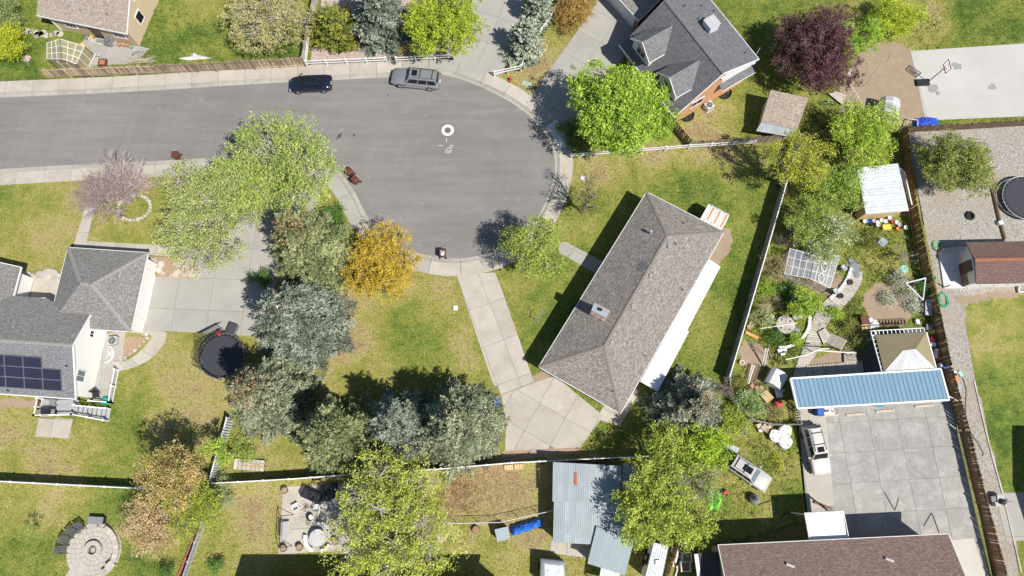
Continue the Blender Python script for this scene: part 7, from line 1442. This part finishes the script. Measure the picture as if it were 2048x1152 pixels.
# --- boardwalk and garden
bwk = thing('boardwalk', 'curved grey plank boardwalk winding through the garden', 'boardwalk', P(1660, 640)); left = smooth_path(PP([(1700, 538), (1690, 560), (1668, 585), (1640, 612), (1625, 640), (1608, 690), (1592, 730), (1583, 762)]), 10); right = smooth_path(PP([(1725, 545), (1722, 565), (1706, 592), (1682, 620), (1652, 652), (1642, 690), (1618, 730), (1612, 762)]), 10)
n = len(left)
for k in range(n - 1):
    q = [left[k], right[k], right[k].lerp(right[k + 1], .84), left[k].lerp(left[k + 1], .84)]; HARD.append([(p.x, p.y) for p in q]); MB().prism(q, .04, .1 + random.uniform(-.008, .008)).build('plank', 'wood_grey', bwk)
for e in (left, right): MB().tube([p + V((0, 0, .02)) for p in e[::4]], .05, 4).build('bearer', 'wood_dark', bwk)
pallet('plain plank step platform beside the boardwalk bend', [(1634, 665), (1648, 657), (1660, 672), (1645, 690)], 'wood_grey', 6, .3, .06, 'platform', 'platform'); pallet('slatted pallet platform beside the plank step', [(1660, 667), (1692, 682), (1680, 702), (1648, 686)], 'wood_grey', 12, .28, .42)
pallet('slatted pallet beside the pavilion end', [(1685, 704), (1710, 703), (1712, 724), (1686, 726)], 'wood_grey', 8, .28, .4, across=True); pallet('long slatted walkway along the back of the carport', [(1612, 732), (1722, 722), (1726, 748), (1614, 757)], 'wood_grey', 36, .2, .35, 'slatted_walkway', 'walkway')
t = thing('pole_frame', 'bare pole trellis frame over the boardwalk', 'trellis', P(1630, 705)); 
for a, b in (((1572, 719), (1610, 711)), ((1610, 711), (1640, 698)), ((1640, 698), (1658, 697)), ((1636, 701), (1712, 706))): MB().tube([P(*a, 2.0), P(*b, 2.0)], .06, 6).build('pole', 'white_old', t)
for a in ((1572, 719), (1640, 698), (1712, 706), (1610, 711)): p = P(*a, 2.0); MB().tube([V((p.x, p.y, 0)), p], .05, 6).build('upright', 'bark_pale', t)
t = thing('retaining_wall', 'curved white block edging wall round the spool table lawn', 'wall', P(1610, 660)); pth = resample(smooth_path(PP([(1618, 636), (1616, 655), (1607, 672), (1592, 686), (1572, 695), (1545, 696)]), 6), .42); bm = shared('wblock', lambda: MB().box((0, 0, .14), (.38, .3, .28)).mesh('block', 'white_old'))
for a, b in zip(pth, pth[1:]): link('block', bm, t, Matrix.Translation(a) @ Matrix.Rotation(ang(a, b) + random.uniform(-.06, .06), 4, 'Z'))
t = thing('retaining_wall', 'white block edging beside the upper boardwalk', 'wall', P(1680, 560)); pth = resample(smooth_path(PP([(1700, 540), (1692, 560), (1676, 582), (1650, 605)]), 6), .44)
for a, b in zip(pth, pth[1:]): link('block', bm, t, Matrix.Translation(a) @ Matrix.Rotation(ang(a, b) + random.uniform(-.06, .06), 4, 'Z'))
t = thing('spool_table', 'round grey cable spool table in the garden', 'table', P(1566, 652)); q = P(1566, 652)
for k in range(7):
    x0, x1 = -.95 + k * .272, -.95 + (k + .94) * .272; h0, h1 = math.sqrt(max(.02, .9 - x0 * x0)), math.sqrt(max(.02, .9 - x1 * x1)); MB().prism([(q.x + x0, q.y - h0), (q.x + x1, q.y - h1), (q.x + x1, q.y + h1), (q.x + x0, q.y + h0)], .66, .72).build('board', 'wood_grey', t)
MB().lathe(q, [(.7, 0), (.7, .06), (.4, .08), (.4, .66)], 18).build('drum', 'wood_dark', t)
for a in (.6, 2.2, 3.7, 5.3): MB().lathe(q + V((.62 * math.cos(a), .62 * math.sin(a), .722)), [(.1, 0), (.1, .02)], 10).build('bolt_plate', 'steel_dark', t)
t = thing('long_pole', 'pale pole lying across the spool table', 'pole', P(1566, 650, .75)); MB().tube([P(1521, 657, .76), P(1594, 646, .76)], .05, 6).build('pole', 'white_old', t)
for px, py, rz_, lab in ((1588, 660, -.5, 'dark grey bench seat beside the spool table'), (1592, 636, .1, 'grey bench seat behind the spool table'), (1540, 640, 1.2, 'pale bench board at the sage shrub')): t = thing('garden_bench', lab, 'bench', P(px, py), rz_); W = loc2w(t); MB().box(W(0, 0, .42), (.95, .42, .06), rz_).build('seat', 'grey' if rz_ < 0 else 'grey_lt', t); [MB().box(W(x, 0, .2), (.08, .36, .4), rz_).build('leg', 'wood_dark', t) for x in (-.36, .36)]
def gchair(label, px, py, rz_): return pchair(label, px, py, rz_, 'grey_lt')
gchair('grey patio chair between the greenhouse and the boardwalk', 1684, 538, .6); gchair('grey patio chair at the greenhouse corner', 1668, 585, .4)
for px, py, lab in ((1697, 566, 'black pot on the white edging, upper'), (1678, 593, 'black pot on the white edging, lower')): planter(lab, px, py, .3, .4, 'black', 'black')
t = thing('rock_pile', 'dark rocks piled at the top end of the boardwalk', 'rock pile', P(1705, 535)); rocks(t, [P(1705 + random.gauss(0, 8), 532 + random.gauss(0, 7)) for _ in range(14)], .2, .45, 'grey')
t = thing('blue_tarp_table', 'small table covered by a blue cloth below the greenhouse', 'table', P(1586, 597)); q = P(1586, 597); MB().box(q + V((0, 0, .7)), (.95, .8, .05), -.2).build('top', mat('cloth_navy', (.05, .09, .22), .8).name, t); [MB().box(q + V((x, y, .34)), (.05, .05, .68)).build('leg', 'grey', t) for x in (-.35, .35) for y in (-.3, .3)]
t = thing('cushioned_swing', 'red cushioned swing seat under the garden trees', 'swing seat', P(1630, 418)); q = P(1630, 418)
for k in range(3): MB().box(q + V((-.5 + k * .5, .1 * k, .5)), (.46, .5, .16), .25).build('cushion', 'red', t)
for k in range(3): MB().box(q + V((-.55 + k * .5, .35 + .1 * k, .8)), (.46, .14, .5), .25).build('back_cushion', 'red', t)
for x in (-.8, .8): MB().tube([q + V((x, -.4, 0)), q + V((x, .1 + x * .2, 1.7)), q + V((x, .7, 0))], .03, 6).build('frame', 'white_old', t)
MB().tube([q + V((-.8, -.06, 1.7)), q + V((.8, .26, 1.7))], .03, 6).build('top_bar', 'white_old', t)
t = thing('bucket_row', 'jumble of white buckets and boxes beside the white shed', 'buckets', P(1765, 448))
for k, (px, py, m) in enumerate(((1727, 445, 'white'), (1735, 445, 'bin_blue'), (1745, 444, 'grey_lt'), (1752, 447, 'white'), (1760, 443, 'white_old'), (1768, 445, 'white'), (1776, 438, 'white'), (1783, 446, 'red'), (1790, 447, 'white'), (1796, 452, 'grey_lt'), (1808, 457, 'white'), (1793, 460, 'orange'), (1753, 452, 'white_old'), (1741, 450, 'black'))): MB().lathe(P(px, py), [(.17, 0), (.22, .4), (.18, .4), (.17, .3)], 12).build('bucket', m, t)
MB().box(P(1772, 455, .2), (.85, .55, .4), .05).build('crate', 'yellow', t)
t = thing('cold_frame', 'pale blue tilted table near the leafless twiggy tree', 'table', P(1766, 485)); MB().box(P(1766, 484, .65), (.9, .75, .05), R(40)).build('top', 'metal_roof', t); [MB().beam(P(1766 + x, 485 + y, 0), P(1766 + x * .8, 485 + y * .8, .64), .06, .06).build('leg', 'wood_grey', t) for x in (-6, 6) for y in (-5, 5)]
t = thing('swing_triangle', 'white triangular pole frame beside the plank fence', 'frame', P(1830, 575)); tri = [P(1812, 566, 2.2), P(1851, 556, 2.2), P(1846, 600, 2.2)]
for a, b in ((0, 1), (1, 2), (2, 0)): MB().tube([tri[a], tri[b]], .06, 6).build('beam', 'white', t)
for p in tri: MB().tube([V((p.x, p.y, 0)), p], .05, 6).build('post', 'white', t)
t = thing('garden_stove', 'rusty red stove with white bags beside the bare dirt bed', 'stove', P(1722, 645)); q = P(1721, 644); MB().box(q + V((0, 0, .5)), (.8, .8, 1.0), .1).build('cabinet', 'bin_brown', t); MB().box(q + V((.1, -.6, .3)), (.7, .5, .6), .1).build('shelf', 'wood_new', t)
for x, y in ((.9, .2), (1.3, .0), (1.1, -.4), (.8, -.5), (1.5, -.3)): MB().lathe(q + V((x, y, 0)), [(.22, 0), (.3, .2), (.2, .4), (.06, .46)], 10).build('bag', 'white', t)
t = thing('ladder_edging', 'dark ladder-like timber edging above the pavilion', 'edging', P(1780, 655)); a, b = P(1748, 652), P(1810, 649)
for o_ in (0, .55): MB().beam(a + V((0, o_, .1)), b + V((0, o_, .1)), .1, .14).build('rail', 'wood_dark', t)
for k in range(11): p = a.lerp(b, k / 10); MB().beam(p + V((0, 0, .1)), p + V((0, .55, .1)), .08, .1).build('rung', 'wood_dark', t)
t = thing('step_ladder', 'wooden A-frame step ladder in the garden', 'ladder', P(1530, 720)); top = P(1534, 696, 1.9)
for s_ in (-1, 1): MB().beam(P(1526 + s_ * 2, 733 + s_ * 3), top + V((s_ * .12, 0, 0)), .06, .09).build('stile', 'white_old', t); MB().beam(P(1540 + s_ * 3, 718), top + V((s_ * .12, 0, 0)), .05, .06).build('back_leg', 'wood_grey', t)
for k in range(6): f = (k + .7) / 6.8; a, b = P(1524, 730).lerp(top + V((-.12, 0, 0)), f), P(1528, 736).lerp(top + V((.12, 0, 0)), f); MB().beam(a, b, .09, .04).build('rung', 'wood_grey', t)
t = thing('lumber_stack', 'stack of dark old boards beside the small storage shed', 'lumber', P(1502, 748))
for k in range(9): f = k / 9; MB().beam(P(1491 + f * 20, 768 - f * 2, .15 + .04 * (k % 3)), P(1500 + f * 22, 728 + f * 2, .15 + .04 * (k % 3)), .17, .05).build('board', random.choice(['wood_dark', 'wood_grey', 'wood_brown']), t)
MB().beam(P(1497, 768, .3), P(1509, 730, .3), .1, .06).build('pale_board', 'white_old', t)
pallet('new yellow plank pallet inside the curved garden fence', [(1517, 790), (1530, 780), (1546, 796), (1531, 807)], 'wood_new', 5, .35, .06); cyl(P(1555, 808), .42, .05).lathe(P(1555, 808, .05), [(.42, 0), (.46, .25), (.3, .5), (.1, .58)], 18).build('kettle_grill', 'red', label='faded red kettle grill lid by the carport end', cat='grill')
for k, (px, py, m) in enumerate(((1503, 773, 'terracotta'), (1513, 777, 'terracotta'), (1514, 786, 'grey_lt'), (1521, 778, 'stone_flag'), (1482, 726, 'white'), (1501, 660 - 10, 'white'), (1497, 655, 'orange'))): planter(['small terracotta pot nearest the lumber stack', 'larger terracotta pot above the yellow pallet', 'grey pot beside the yellow pallet', 'tan pot between the storage shed and yellow pallet', 'round white pot against the vinyl fence', 'white pot at the vinyl fence by the sage shrub', 'orange pot at the vinyl fence by the sage shrub'][k], px, py, .26, .35, m)
t = thing('plank', 'orange-brown plank leaning from the vinyl fence', 'plank', P(1504, 672)); MB().beam(P(1491, 664, .5), P(1517, 677, .1), .32, .05).build('board', 'orange' if 0 else mat('wood_orange', (.55, .27, .09), .8).name, t)
t = thing('folding_stool', 'folded white cloth stool beside the block wall', 'stool', P(1564, 705)); [MB().box(P(1559 + x, 702 + y, .2), (.45, .4, .4), .3).build('cushion', 'white', t) for x, y in ((0, 0), (9, 0), (5, 5))]
t = thing('garden_cart', 'white and pink garden cart with tools by the carport end', 'cart', P(1554, 787)); q = P(1554, 787); MB().box(q + V((0, 0, .45)), (.6, .9, .3), .1).build('tray', 'white_old', t); MB().box(q + V((.3, .2, .65)), (.5, .2, .1), .4).build('towel', 'stone_flag', t); [MB().tube([q + V((x, -.3, .22)), q + V((x + .06, -.3, .22))], .22, 12).build('wheel', 'rubber', t) for x in (-.4, .34)]; MB().tube([q + V((0, .4, .5)), q + V((.05, 1.1, .8))], .03, 6).build('handle', 'galv', t)
# --- strip beside the plank fence
t = thing('shelf_rack', 'rack of bins and boards between the carport and plank fence', 'rack', P(1905, 730))
for px, py, sx, sy, h, m in ((1890, 735, .9, .6, .6, 'bin_blue'), (1880, 733, .2, .7, .6, 'white'), (1899, 732, .2, .7, .6, 'white'), (1907, 756, .6, .9, .5, 'orange'), (1905, 746, .6, .5, .5, 'metal_white'), (1904, 767, .5, .5, .5, 'wood_new'), (1913, 781, .6, 1.4, .5, 'metal_roof'), (1880, 713, .6, .9, .5, 'terracotta'), (1872, 707, .3, .9, .4, 'white'), (1865, 689, .5, .4, .4, 'white'), (1864, 677, .45, .45, .5, 'red'), (1862, 664, .5, .5, .4, 'yellow'), (1858, 655, .7, .6, .4, 'grey')): MB().box(P(px, py, h / 2), (sx, sy, h), -.2).build('box', m, t)
MB().tube([P(1898, 792, 1.0), P(1922, 806, 1.0)], .05, 6).build('pole', 'white', t)
t = thing('garden_chest', 'grey chest lying against the plank fence below the white frame', 'chest', P(1858, 615)); MB().box(P(1857, 615, .3), (.6, 1.6, .6), -.15).build('body', 'grey', t); MB().box(P(1857, 615, .63), (.66, 1.66, .06), -.15).build('lid', 'grey_lt', t)
MB().box(P(1834, 644, .2), (.35, .45, .4), .1).build('white_bucket', 'white', label='white pail on the grass above the pavilion', cat='bucket'); cyl(P(1808, 538), .42, .08).build('birdbath', 'teal', label='small pale teal bowl on the orchard grass', cat='bowl')
# --- hoses, gravel yard things
def coil(name, label, px, py, r_, sy, m, loops=5, z=.05):
    q = P(px, py); t = thing(name, label, 'hose', q); pts = [q + V((r_ * (.55 + .45 * random.random()) * math.cos(k * .6) , sy * r_ * (.55 + .45 * random.random()) * math.sin(k * .6), z + .01 * (k % 7))) for k in range(int(loops * 10.5))]; MB().tube(smooth_path(pts, 2), .035, 5).build('hose', m, t); return t
coil('hose_reel', 'green coiled hose on the gravel above the playhouse porch', 1873, 490, .55, .9, 'green_hose'); coil('hose_reel', 'long green hose coil on the gravel by the plank fence', 1886, 600, .6, 1.5, 'green_hose', 7); coil('hose_reel', 'small green hose reel at the foot of the plank fence', 1866, 556, .3, 1., 'green_hose', 3)
t = thing('garden_hose', 'thin dark hose lying along the gravel drive', 'hose', P(1930, 800)); MB().tube(smooth_path(PP([(1908, 740), (1922, 750), (1932, 780), (1931, 820), (1940, 860), (1958, 890), (1966, 905), (1965, 912)], .03), 6), .035, 5).build('hose', 'green_hose' if 0 else 'steel_dark', t)
t = thing('garden_hose', 'pale green hose trailing over the bare dirt bed', 'hose', P(1740, 150)); MB().tube(smooth_path(PP([(1700, 202), (1712, 185), (1735, 168), (1745, 150), (1758, 134), (1775, 122), (1783, 105)], .04), 6), .035, 5).build('hose', mat('hose_pale', (.30, .42, .33), .5).name, t)
MB().box(P(1921, 748, .1), (.35, .6, .15), .5).build('hose_nozzle_box', 'teal', label='small teal box on the gravel drive', cat='box')
t = thing('log_edging', 'rough brown log edging beside the round dark trampoline', 'log', P(1998, 430)); MB().tube(smooth_path(PP([(1983, 372), (1990, 400), (1998, 435), (2010, 478)], .12), 4), .16, 7).build('trunk', 'wood_dark', t)
t = thing('log_edging', 'short log edging below the playhouse', 'log', P(2035, 570)); MB().tube(PP([(2032, 566), (2036, 585)], .1), .12, 7).build('trunk', 'wood_dark', t)
t = thing('tyre', 'old tyre lying on the gravel', 'tyre', P(1939, 432)); MB().lathe(P(1939, 432), [(.3, 0), (.48, .03), (.52, .12), (.46, .2), (.3, .21), (.28, .02)], 22).build('tread', 'rubber', t); cyl(P(1939, 432), .3, .015).build('gravel_fill', 'gravel', t)
MB().box(P(2000, 446, .2), (.45, .4, .4), .2).build('white_pail', 'white', label='white box beside the log edging', cat='box')
t = thing('lawn_edging', 'pale strip edging between gravel drive and lawn', 'edging', P(1975, 880)); pth = resample(smooth_path(PP([(1948, 762), (1960, 815), (1982, 905), (2004, 985), (2036, 1120), (2045, 1160)]), 4), 1.2)
for a, b in zip(pth, pth[1:]): MB().beam(a + V((0, 0, .03)), b + V((0, 0, .03)), .14, .12).build('edge_piece', 'stone', t)
t = thing('sandbox_frame', 'white framed sandbox below the playhouse', 'sandbox', P(2048, 585)); [MB().beam(P(*a, .12), P(*b, .12), .1, .2).build('board', 'white_old', t) for a, b in (((2036, 584), (2070, 582)), ((2036, 584), (2038, 572)))]
# --- sports court side
t = thing('tarp_heap', 'crumpled blue tarp at the corner of the court fence', 'tarp', P(1850, 247)); q = P(1850, 246); n = 14; vs_ = []
for i in range(n + 1):
    for j in range(n + 1): x, y = i / n - .5, j / n - .5; vs_.append(q + V((x * 2.7 + random.uniform(-.08, .08), y * 1.0 + .15 * x + random.uniform(-.06, .06), .04 + .5 * max(0, 1 - (abs(x) * 1.7) ** 2 - (abs(y) * 1.6) ** 2) + random.uniform(0, .16))))
MB().idx(vs_, [(i * (n + 1) + j, (i + 1) * (n + 1) + j, (i + 1) * (n + 1) + j + 1, i * (n + 1) + j + 1) for i in range(n) for j in range(n)]).build('tarp', mat('tarp_royal', (.02, .08, .52), .5, var=.2, vs=3).name, t); MB().prism(blob(q.x, q.y, .9, 10, .1, .35), 0, .3).build('heap', 'wood_dark', t)
pallet('wooden pallet below the purple plum', [(1655, 190), (1668, 184), (1690, 194), (1682, 212)], 'wood_new' if 0 else 'wood_grey', 7, .3, .08); t = thing('bicycle', 'small dark bicycle lying beside the wooden pallet', 'bicycle', P(1658, 207)); q = P(1657, 208)
for x in (-.45, .45): MB().tube([q + V((x + .28 * math.cos(k * .5236), .28 * math.sin(k * .5236), .08 + .02 * k)) for k in range(13)], .03, 5, False).build('wheel', 'rubber', t)
for a, b in (((-.45, 0), (0, .1)), ((0, .1), (.45, 0)), ((-.1, .3), (0, .1)), ((-.1, .3), (.35, .35)), ((.35, .35), (.45, 0))): MB().tube([q + V((*a, .15)), q + V((*b, .2))], .025, 5).build('frame_tube', 'teal', t)
t = thing('corner_posts', 'timber frame box where the court fence meets the yard fence', 'timber box', P(1825, 245)); [MB().beam(P(*a, .4), P(*b, .4), .1, .12).build('timber', 'wood_grey', t) for a, b in (((1816, 238), (1835, 240)), ((1816, 238), (1812, 256)), ((1835, 240), (1835, 256)))]
t = thing('stone_edging', 'line of pale rocks along the edge of the bare dirt bed', 'rock border', P(1690, 170)); rocks(t, PP([(1712, 130 + 0 * k) if 0 else (1708 - 12 * math.sin(k * .35), 128 + k * 6) for k in range(14)]), .12, .28)
# --- street side: utility lids, hydrant, boxes
t = thing('utility_box', 'green utility box lid in the dry strip beside the brick house driveway', 'utility box', P(1053, 168), -.3); W = loc2w(t)
for x in (-.27, .27): MB().box(W(x, 0, .06), (.5, .45, .1), -.3).build('lid', mat('lid_green', (.33, .45, .36), .6).name, t)
MB().box(W(0, 0, .02), (1.12, .55, .05), -.3).build('frame', 'grey_lt', t)
t = thing('meter_cover', 'round water meter lid near the pavement of the brick house', 'meter cover', P(1059, 181)); MB().lathe(P(1059, 181), [(.24, 0), (.24, .03), (.2, .035)], 18).build('ring', 'stone', t); MB().lathe(P(1059, 181, .03), [(.18, 0), (.18, .012)], 16).build('lid', 'wood_grey', t)
t = thing('fire_hydrant', 'red fire hydrant in the dry grass by the white rail fence', 'hydrant', P(1021, 161)); MB().lathe(P(1021, 161), [(.17, 0), (.17, .05), (.11, .07), (.11, .5), (.15, .52), (.13, .62), (.04, .7)], 14).build('barrel', 'red', t); [MB().tube([P(1021, 161, .4), P(1021, 161, .4) + V((x, y, 0))], .06, 8).build('nozzle', 'red', t) for x, y in ((.2, 0), (-.2, 0), (0, -.2))]
t = thing('utility_box', 'small white utility box on the front lawn beside the driveway', 'utility box', P(911, 616)); MB().box(P(911, 616, .06), (.4, .45, .12)).build('lid', 'white', t); MB().box(P(911, 616, .02), (.48, .52, .05)).build('frame', 'grey_lt', t)
t = thing('utility_box', 'white utility lid on the lawn near the pavement by the dark olive tree', 'utility box', P(1165, 356)); MB().box(P(1165, 356, .06), (.45, .4, .12), -.3).build('lid', 'white', t); MB().box(P(1165, 356, .02), (.52, .48, .05), -.3).build('frame', 'grey_lt', t)
t = thing('manhole_cover', 'round tan lid in the walk at the corner of the brown-roofed house', 'manhole cover', P(1234, 838)); MB().lathe(P(1234, 838, .03), [(.3, 0), (.3, .015), (.26, .02)], 20).build('cover', 'wood_grey', t)
bin_('dark bin hidden between the wide spruce and the driveway', 994, 806, .2, 'bin_blue')
# --- tan house yard
t = thing('fire_box', 'square rusty fire box on the patio behind the plank fence', 'fire box', P(208, 128), .05); q = P(208, 128); mb = MB(); [mb.box(q + V((x, y, .22)), (sx, sy, .44)) for x, y, sx, sy in ((0, .38, .85, .09), (0, -.38, .85, .09), (.38, 0, .09, .67), (-.38, 0, .09, .67))]; mb.build('walls', 'bin_brown', t); MB().box(q + V((0, 0, .2)), (.68, .68, .3)).build('ash', 'terracotta', t)
for k, (px, py, m) in enumerate(((176, 78, 'bin_blue'), (186, 77, 'yellow'), (183, 81, 'white'), (240, 92, 'terracotta'), (250, 92, 'terracotta'), (257, 93, 'terracotta'), (264, 96, 'green_hose'), (233, 91, 'wood_grey'))): planter('%s pot along the tan stucco wall' % ['blue', 'yellow', 'white', 'first terracotta', 'middle terracotta', 'last terracotta', 'green', 'grey'][k], px, py, .22, .35, m)
t = thing('door_step', 'grey doorstep mat at the tan house door', 'step', P(200, 84)); MB().box(P(200, 84, .09), (1.3, .8, .18), -.2).build('step', 'concrete', t); MB().box(P(199, 82, .19), (.8, .45, .03), -.2).build('mat', 'grey', t)
cover_pts = [(356, 117), (366, 114), (378, 116), (387, 105), (396, 110), (424, 116), (408, 118), (380, 121)]
t = thing('plastic_sheet', 'crumpled white plastic sheet on the grass by the plank fence', 'sheet', P(390, 114)); mb = MB(); cpt = P(386, 113, .55); qq = PP(cover_pts, .03); [mb.face([a, b, cpt]) for a, b in zip(qq, qq[1:] + qq[:1])]; mb.build('sheet', 'white', t)
t = thing('straw_heap', 'heap of dry stalks and a bent metal arch by the plank fence', 'stalk heap', P(285, 118)); [MB().tube([P(250 + random.random() * 65, 112 + random.random() * 16, .05 + .2 * random.random()), P(250 + random.random() * 65, 112 + random.random() * 16, .1 + .3 * random.random())], .02, 4).build('stalk', 'wood_new' if random.random() < .3 else 'wood_grey', t) for _ in range(34)]; MB().tube([P(264, 112), P(266, 106, .9), P(280, 102, 1.0), P(290, 106, .8), P(292, 112)], .03, 6).build('arch', 'steel_dark', t)
t = thing('folding_umbrella', 'faded pink folded parasol lying on the grass near the greenhouse', 'parasol', P(54, 118)); q = P(54, 118); mb = MB(); [mb.face([q + V((.55 * math.cos(k), .45 * math.sin(k), .08)), q + V((.55 * math.cos(k + .9), .45 * math.sin(k + .9), .15)), q + V((0, 0, .3))]) for k in (0, 1, 2, 3, 4, 5)]; mb.build('canopy', mat('pink_faded', (.55, .38, .36), .8).name, t); MB().tube([q + V((0, 0, .3)), q + V((.5, -1.0, .1))], .025, 5).build('pole', 'wood_grey', t)
pallet('yellow plank table top beside the small greenhouse', [(165, 92), (172, 88), (187, 108), (180, 113)], 'wood_new', 4, .5, .06, 'plank_table', 'table'); t = thing('sun_lounger', 'white frame and small panels on the tan house patio', 'lounger', P(187, 115)); [MB().beam(P(*a, .3), P(*b, .3), .06, .06).build('frame_bar', 'white', t) for a, b in (((178, 132), (192, 108)), ((192, 108), (200, 110)), ((178, 132), (185, 134)))]; [MB().box(P(px, 110, .32), (.45, .3, .04), .4).build('panel', 'grey_lt', t) for px in (191, 197)]

# ------------------------------------------------------------------ grass blades, weeds, dirt clods (uncountable)
def scatter():
    X = []; Y = []; D = []; Z = []
    for poly, base, z in YARDS:
        a = np.array(poly); lo, hi = a.min(0), a.max(0); lo = np.maximum(lo, (-66, -11)); hi = np.minimum(hi, (66, 56)); n = int((hi[0] - lo[0]) * (hi[1] - lo[1]) * 44)
        x = RNG.uniform(lo[0], hi[0], n); y = RNG.uniform(lo[1], hi[1], n); ok = inpoly(x, y, poly)
        x, y = x[ok], y[ok]
        for h_ in HARD:
            b = np.array(h_); m_ = (x > b[:, 0].min()) & (x < b[:, 0].max()) & (y > b[:, 1].min()) & (y < b[:, 1].max())
            if m_.any(): kill = np.zeros(len(x), bool); kill[m_] = inpoly(x[m_], y[m_], h_); x, y = x[~kill], y[~kill]
        X.append(x); Y.append(y); D.append(dryness(x, y, base)); Z.append(np.full(len(x), z))
    X, Y, D, Z = map(np.concatenate, (X, Y, D, Z)); d = np.clip(D + RNG.normal(size=len(D)) * .2 + (vnoise(X, Y, .9, 11) - .5) * .35, 0, 1)
    st = np.array([s_[0] for s_ in TURF]); cs = np.array([s_[1] for s_ in TURF]); col = np.stack([np.interp(d, st, cs[:, k]) for k in range(3)], 1) * (1.02 + RNG.normal(size=(len(d), 1)) * .3)
    C = np.stack([X, Y, Z + .035], 1); q = leafquads(C, RNG.uniform(.045, .10, len(C)), .38, .3)
    o = link('grass', quadmesh('grass', q, np.clip(col, .01, .9), 'grassblade'), None, Matrix()); tag(o, 'short mown grass tufts over the lawns', 'grass', kind='stuff')
scatter()
def weeds(label, regions, cols, size, n_per, name='weeds'):
    C = []
    for px, py, r_, n in regions: c_ = P(px, py); k = RNG.normal(size=(n, 2)) * r_ * .5; C.append(np.stack([c_.x + k[:, 0], c_.y + k[:, 1], np.full(n, .08)], 1))
    C = np.concatenate(C)
    for h_ in HARD: C = C[~inpoly(C[:, 0], C[:, 1], h_)]
    C = np.repeat(C, n_per, 0) + RNG.normal(size=(len(C) * n_per, 3)) * np.array([.13, .13, .07]); C[:, 2] = np.abs(C[:, 2]) + .03
    q = leafquads(C, size * RNG.uniform(.6, 1.3, len(C)), .45, .5); o = link(name, quadmesh(name, q, jitcol(cols, len(C), .2), 'leaf'), None, Matrix()); tag(o, label, 'weeds', kind='stuff')
weeds('low green weeds and garden plants around the boardwalk', [(1690, 650, 3, 240), (1700, 620, 2, 120), (1560, 700, 3, 220), (1620, 540, 2, 60), (1500, 640, 1.5, 70), (1600, 700, 2, 60), (1770, 560, 2, 60), (1540, 690, 2, 90), (1520, 600, 2, 90), (1530, 570, 2, 60), (1500, 720, 2, 60), (1590, 620, 2, 80), (1740, 520, 3, 120), (1790, 500, 3, 90), (1640, 700, 2, 40), (1560, 760, 1.5, 40), (1510, 770, 1.5, 70), (1700, 690, 1.5, 60), (1740, 470, 2.5, 90), (1840, 560, 1.2, 40), (1845, 630, 1.2, 50), (1570, 580, 2, 70), (1860, 600, 1, 30)], [(.07, .13, .02), (.15, .23, .03), (.28, .34, .06), (.34, .30, .12)], .09, 9)
weeds('patchy weeds in the grass by the parked white SUV', [(1500, 880, 4, 150), (1540, 920, 3, 100), (1580, 1000, 2, 50), (1470, 1010, 3, 90), (1420, 880, 3, 80)], [(.07, .12, .02), (.14, .2, .03), (.25, .28, .06)], .08, 7)
weeds('rough weeds along the plank fence and rock bed edges', [(330, 80, 5, 140), (420, 110, 4, 110), (560, 115, 3, 80), (60, 70, 4, 90), (300, 30, 4, 90), (250, 155, 5, 30), (1850, 60, 3, 60), (1700, 190, 2, 50), (1630, 230, 2, 60), (1560, 220, 1.5, 20)], [(.06, .12, .02), (.12, .2, .03), (.22, .28, .06)], .09, 8)
weeds('rust-brown needle litter on the dry yard under the wide spruce', [(912, 978, 3.0, 130), (930, 960, 2.0, 50), (903, 990, 2.0, 60), (940, 955, 3.5, 40)], [(.20, .085, .05), (.32, .15, .09), (.40, .22, .12)], .06, 7, 'needle_litter')
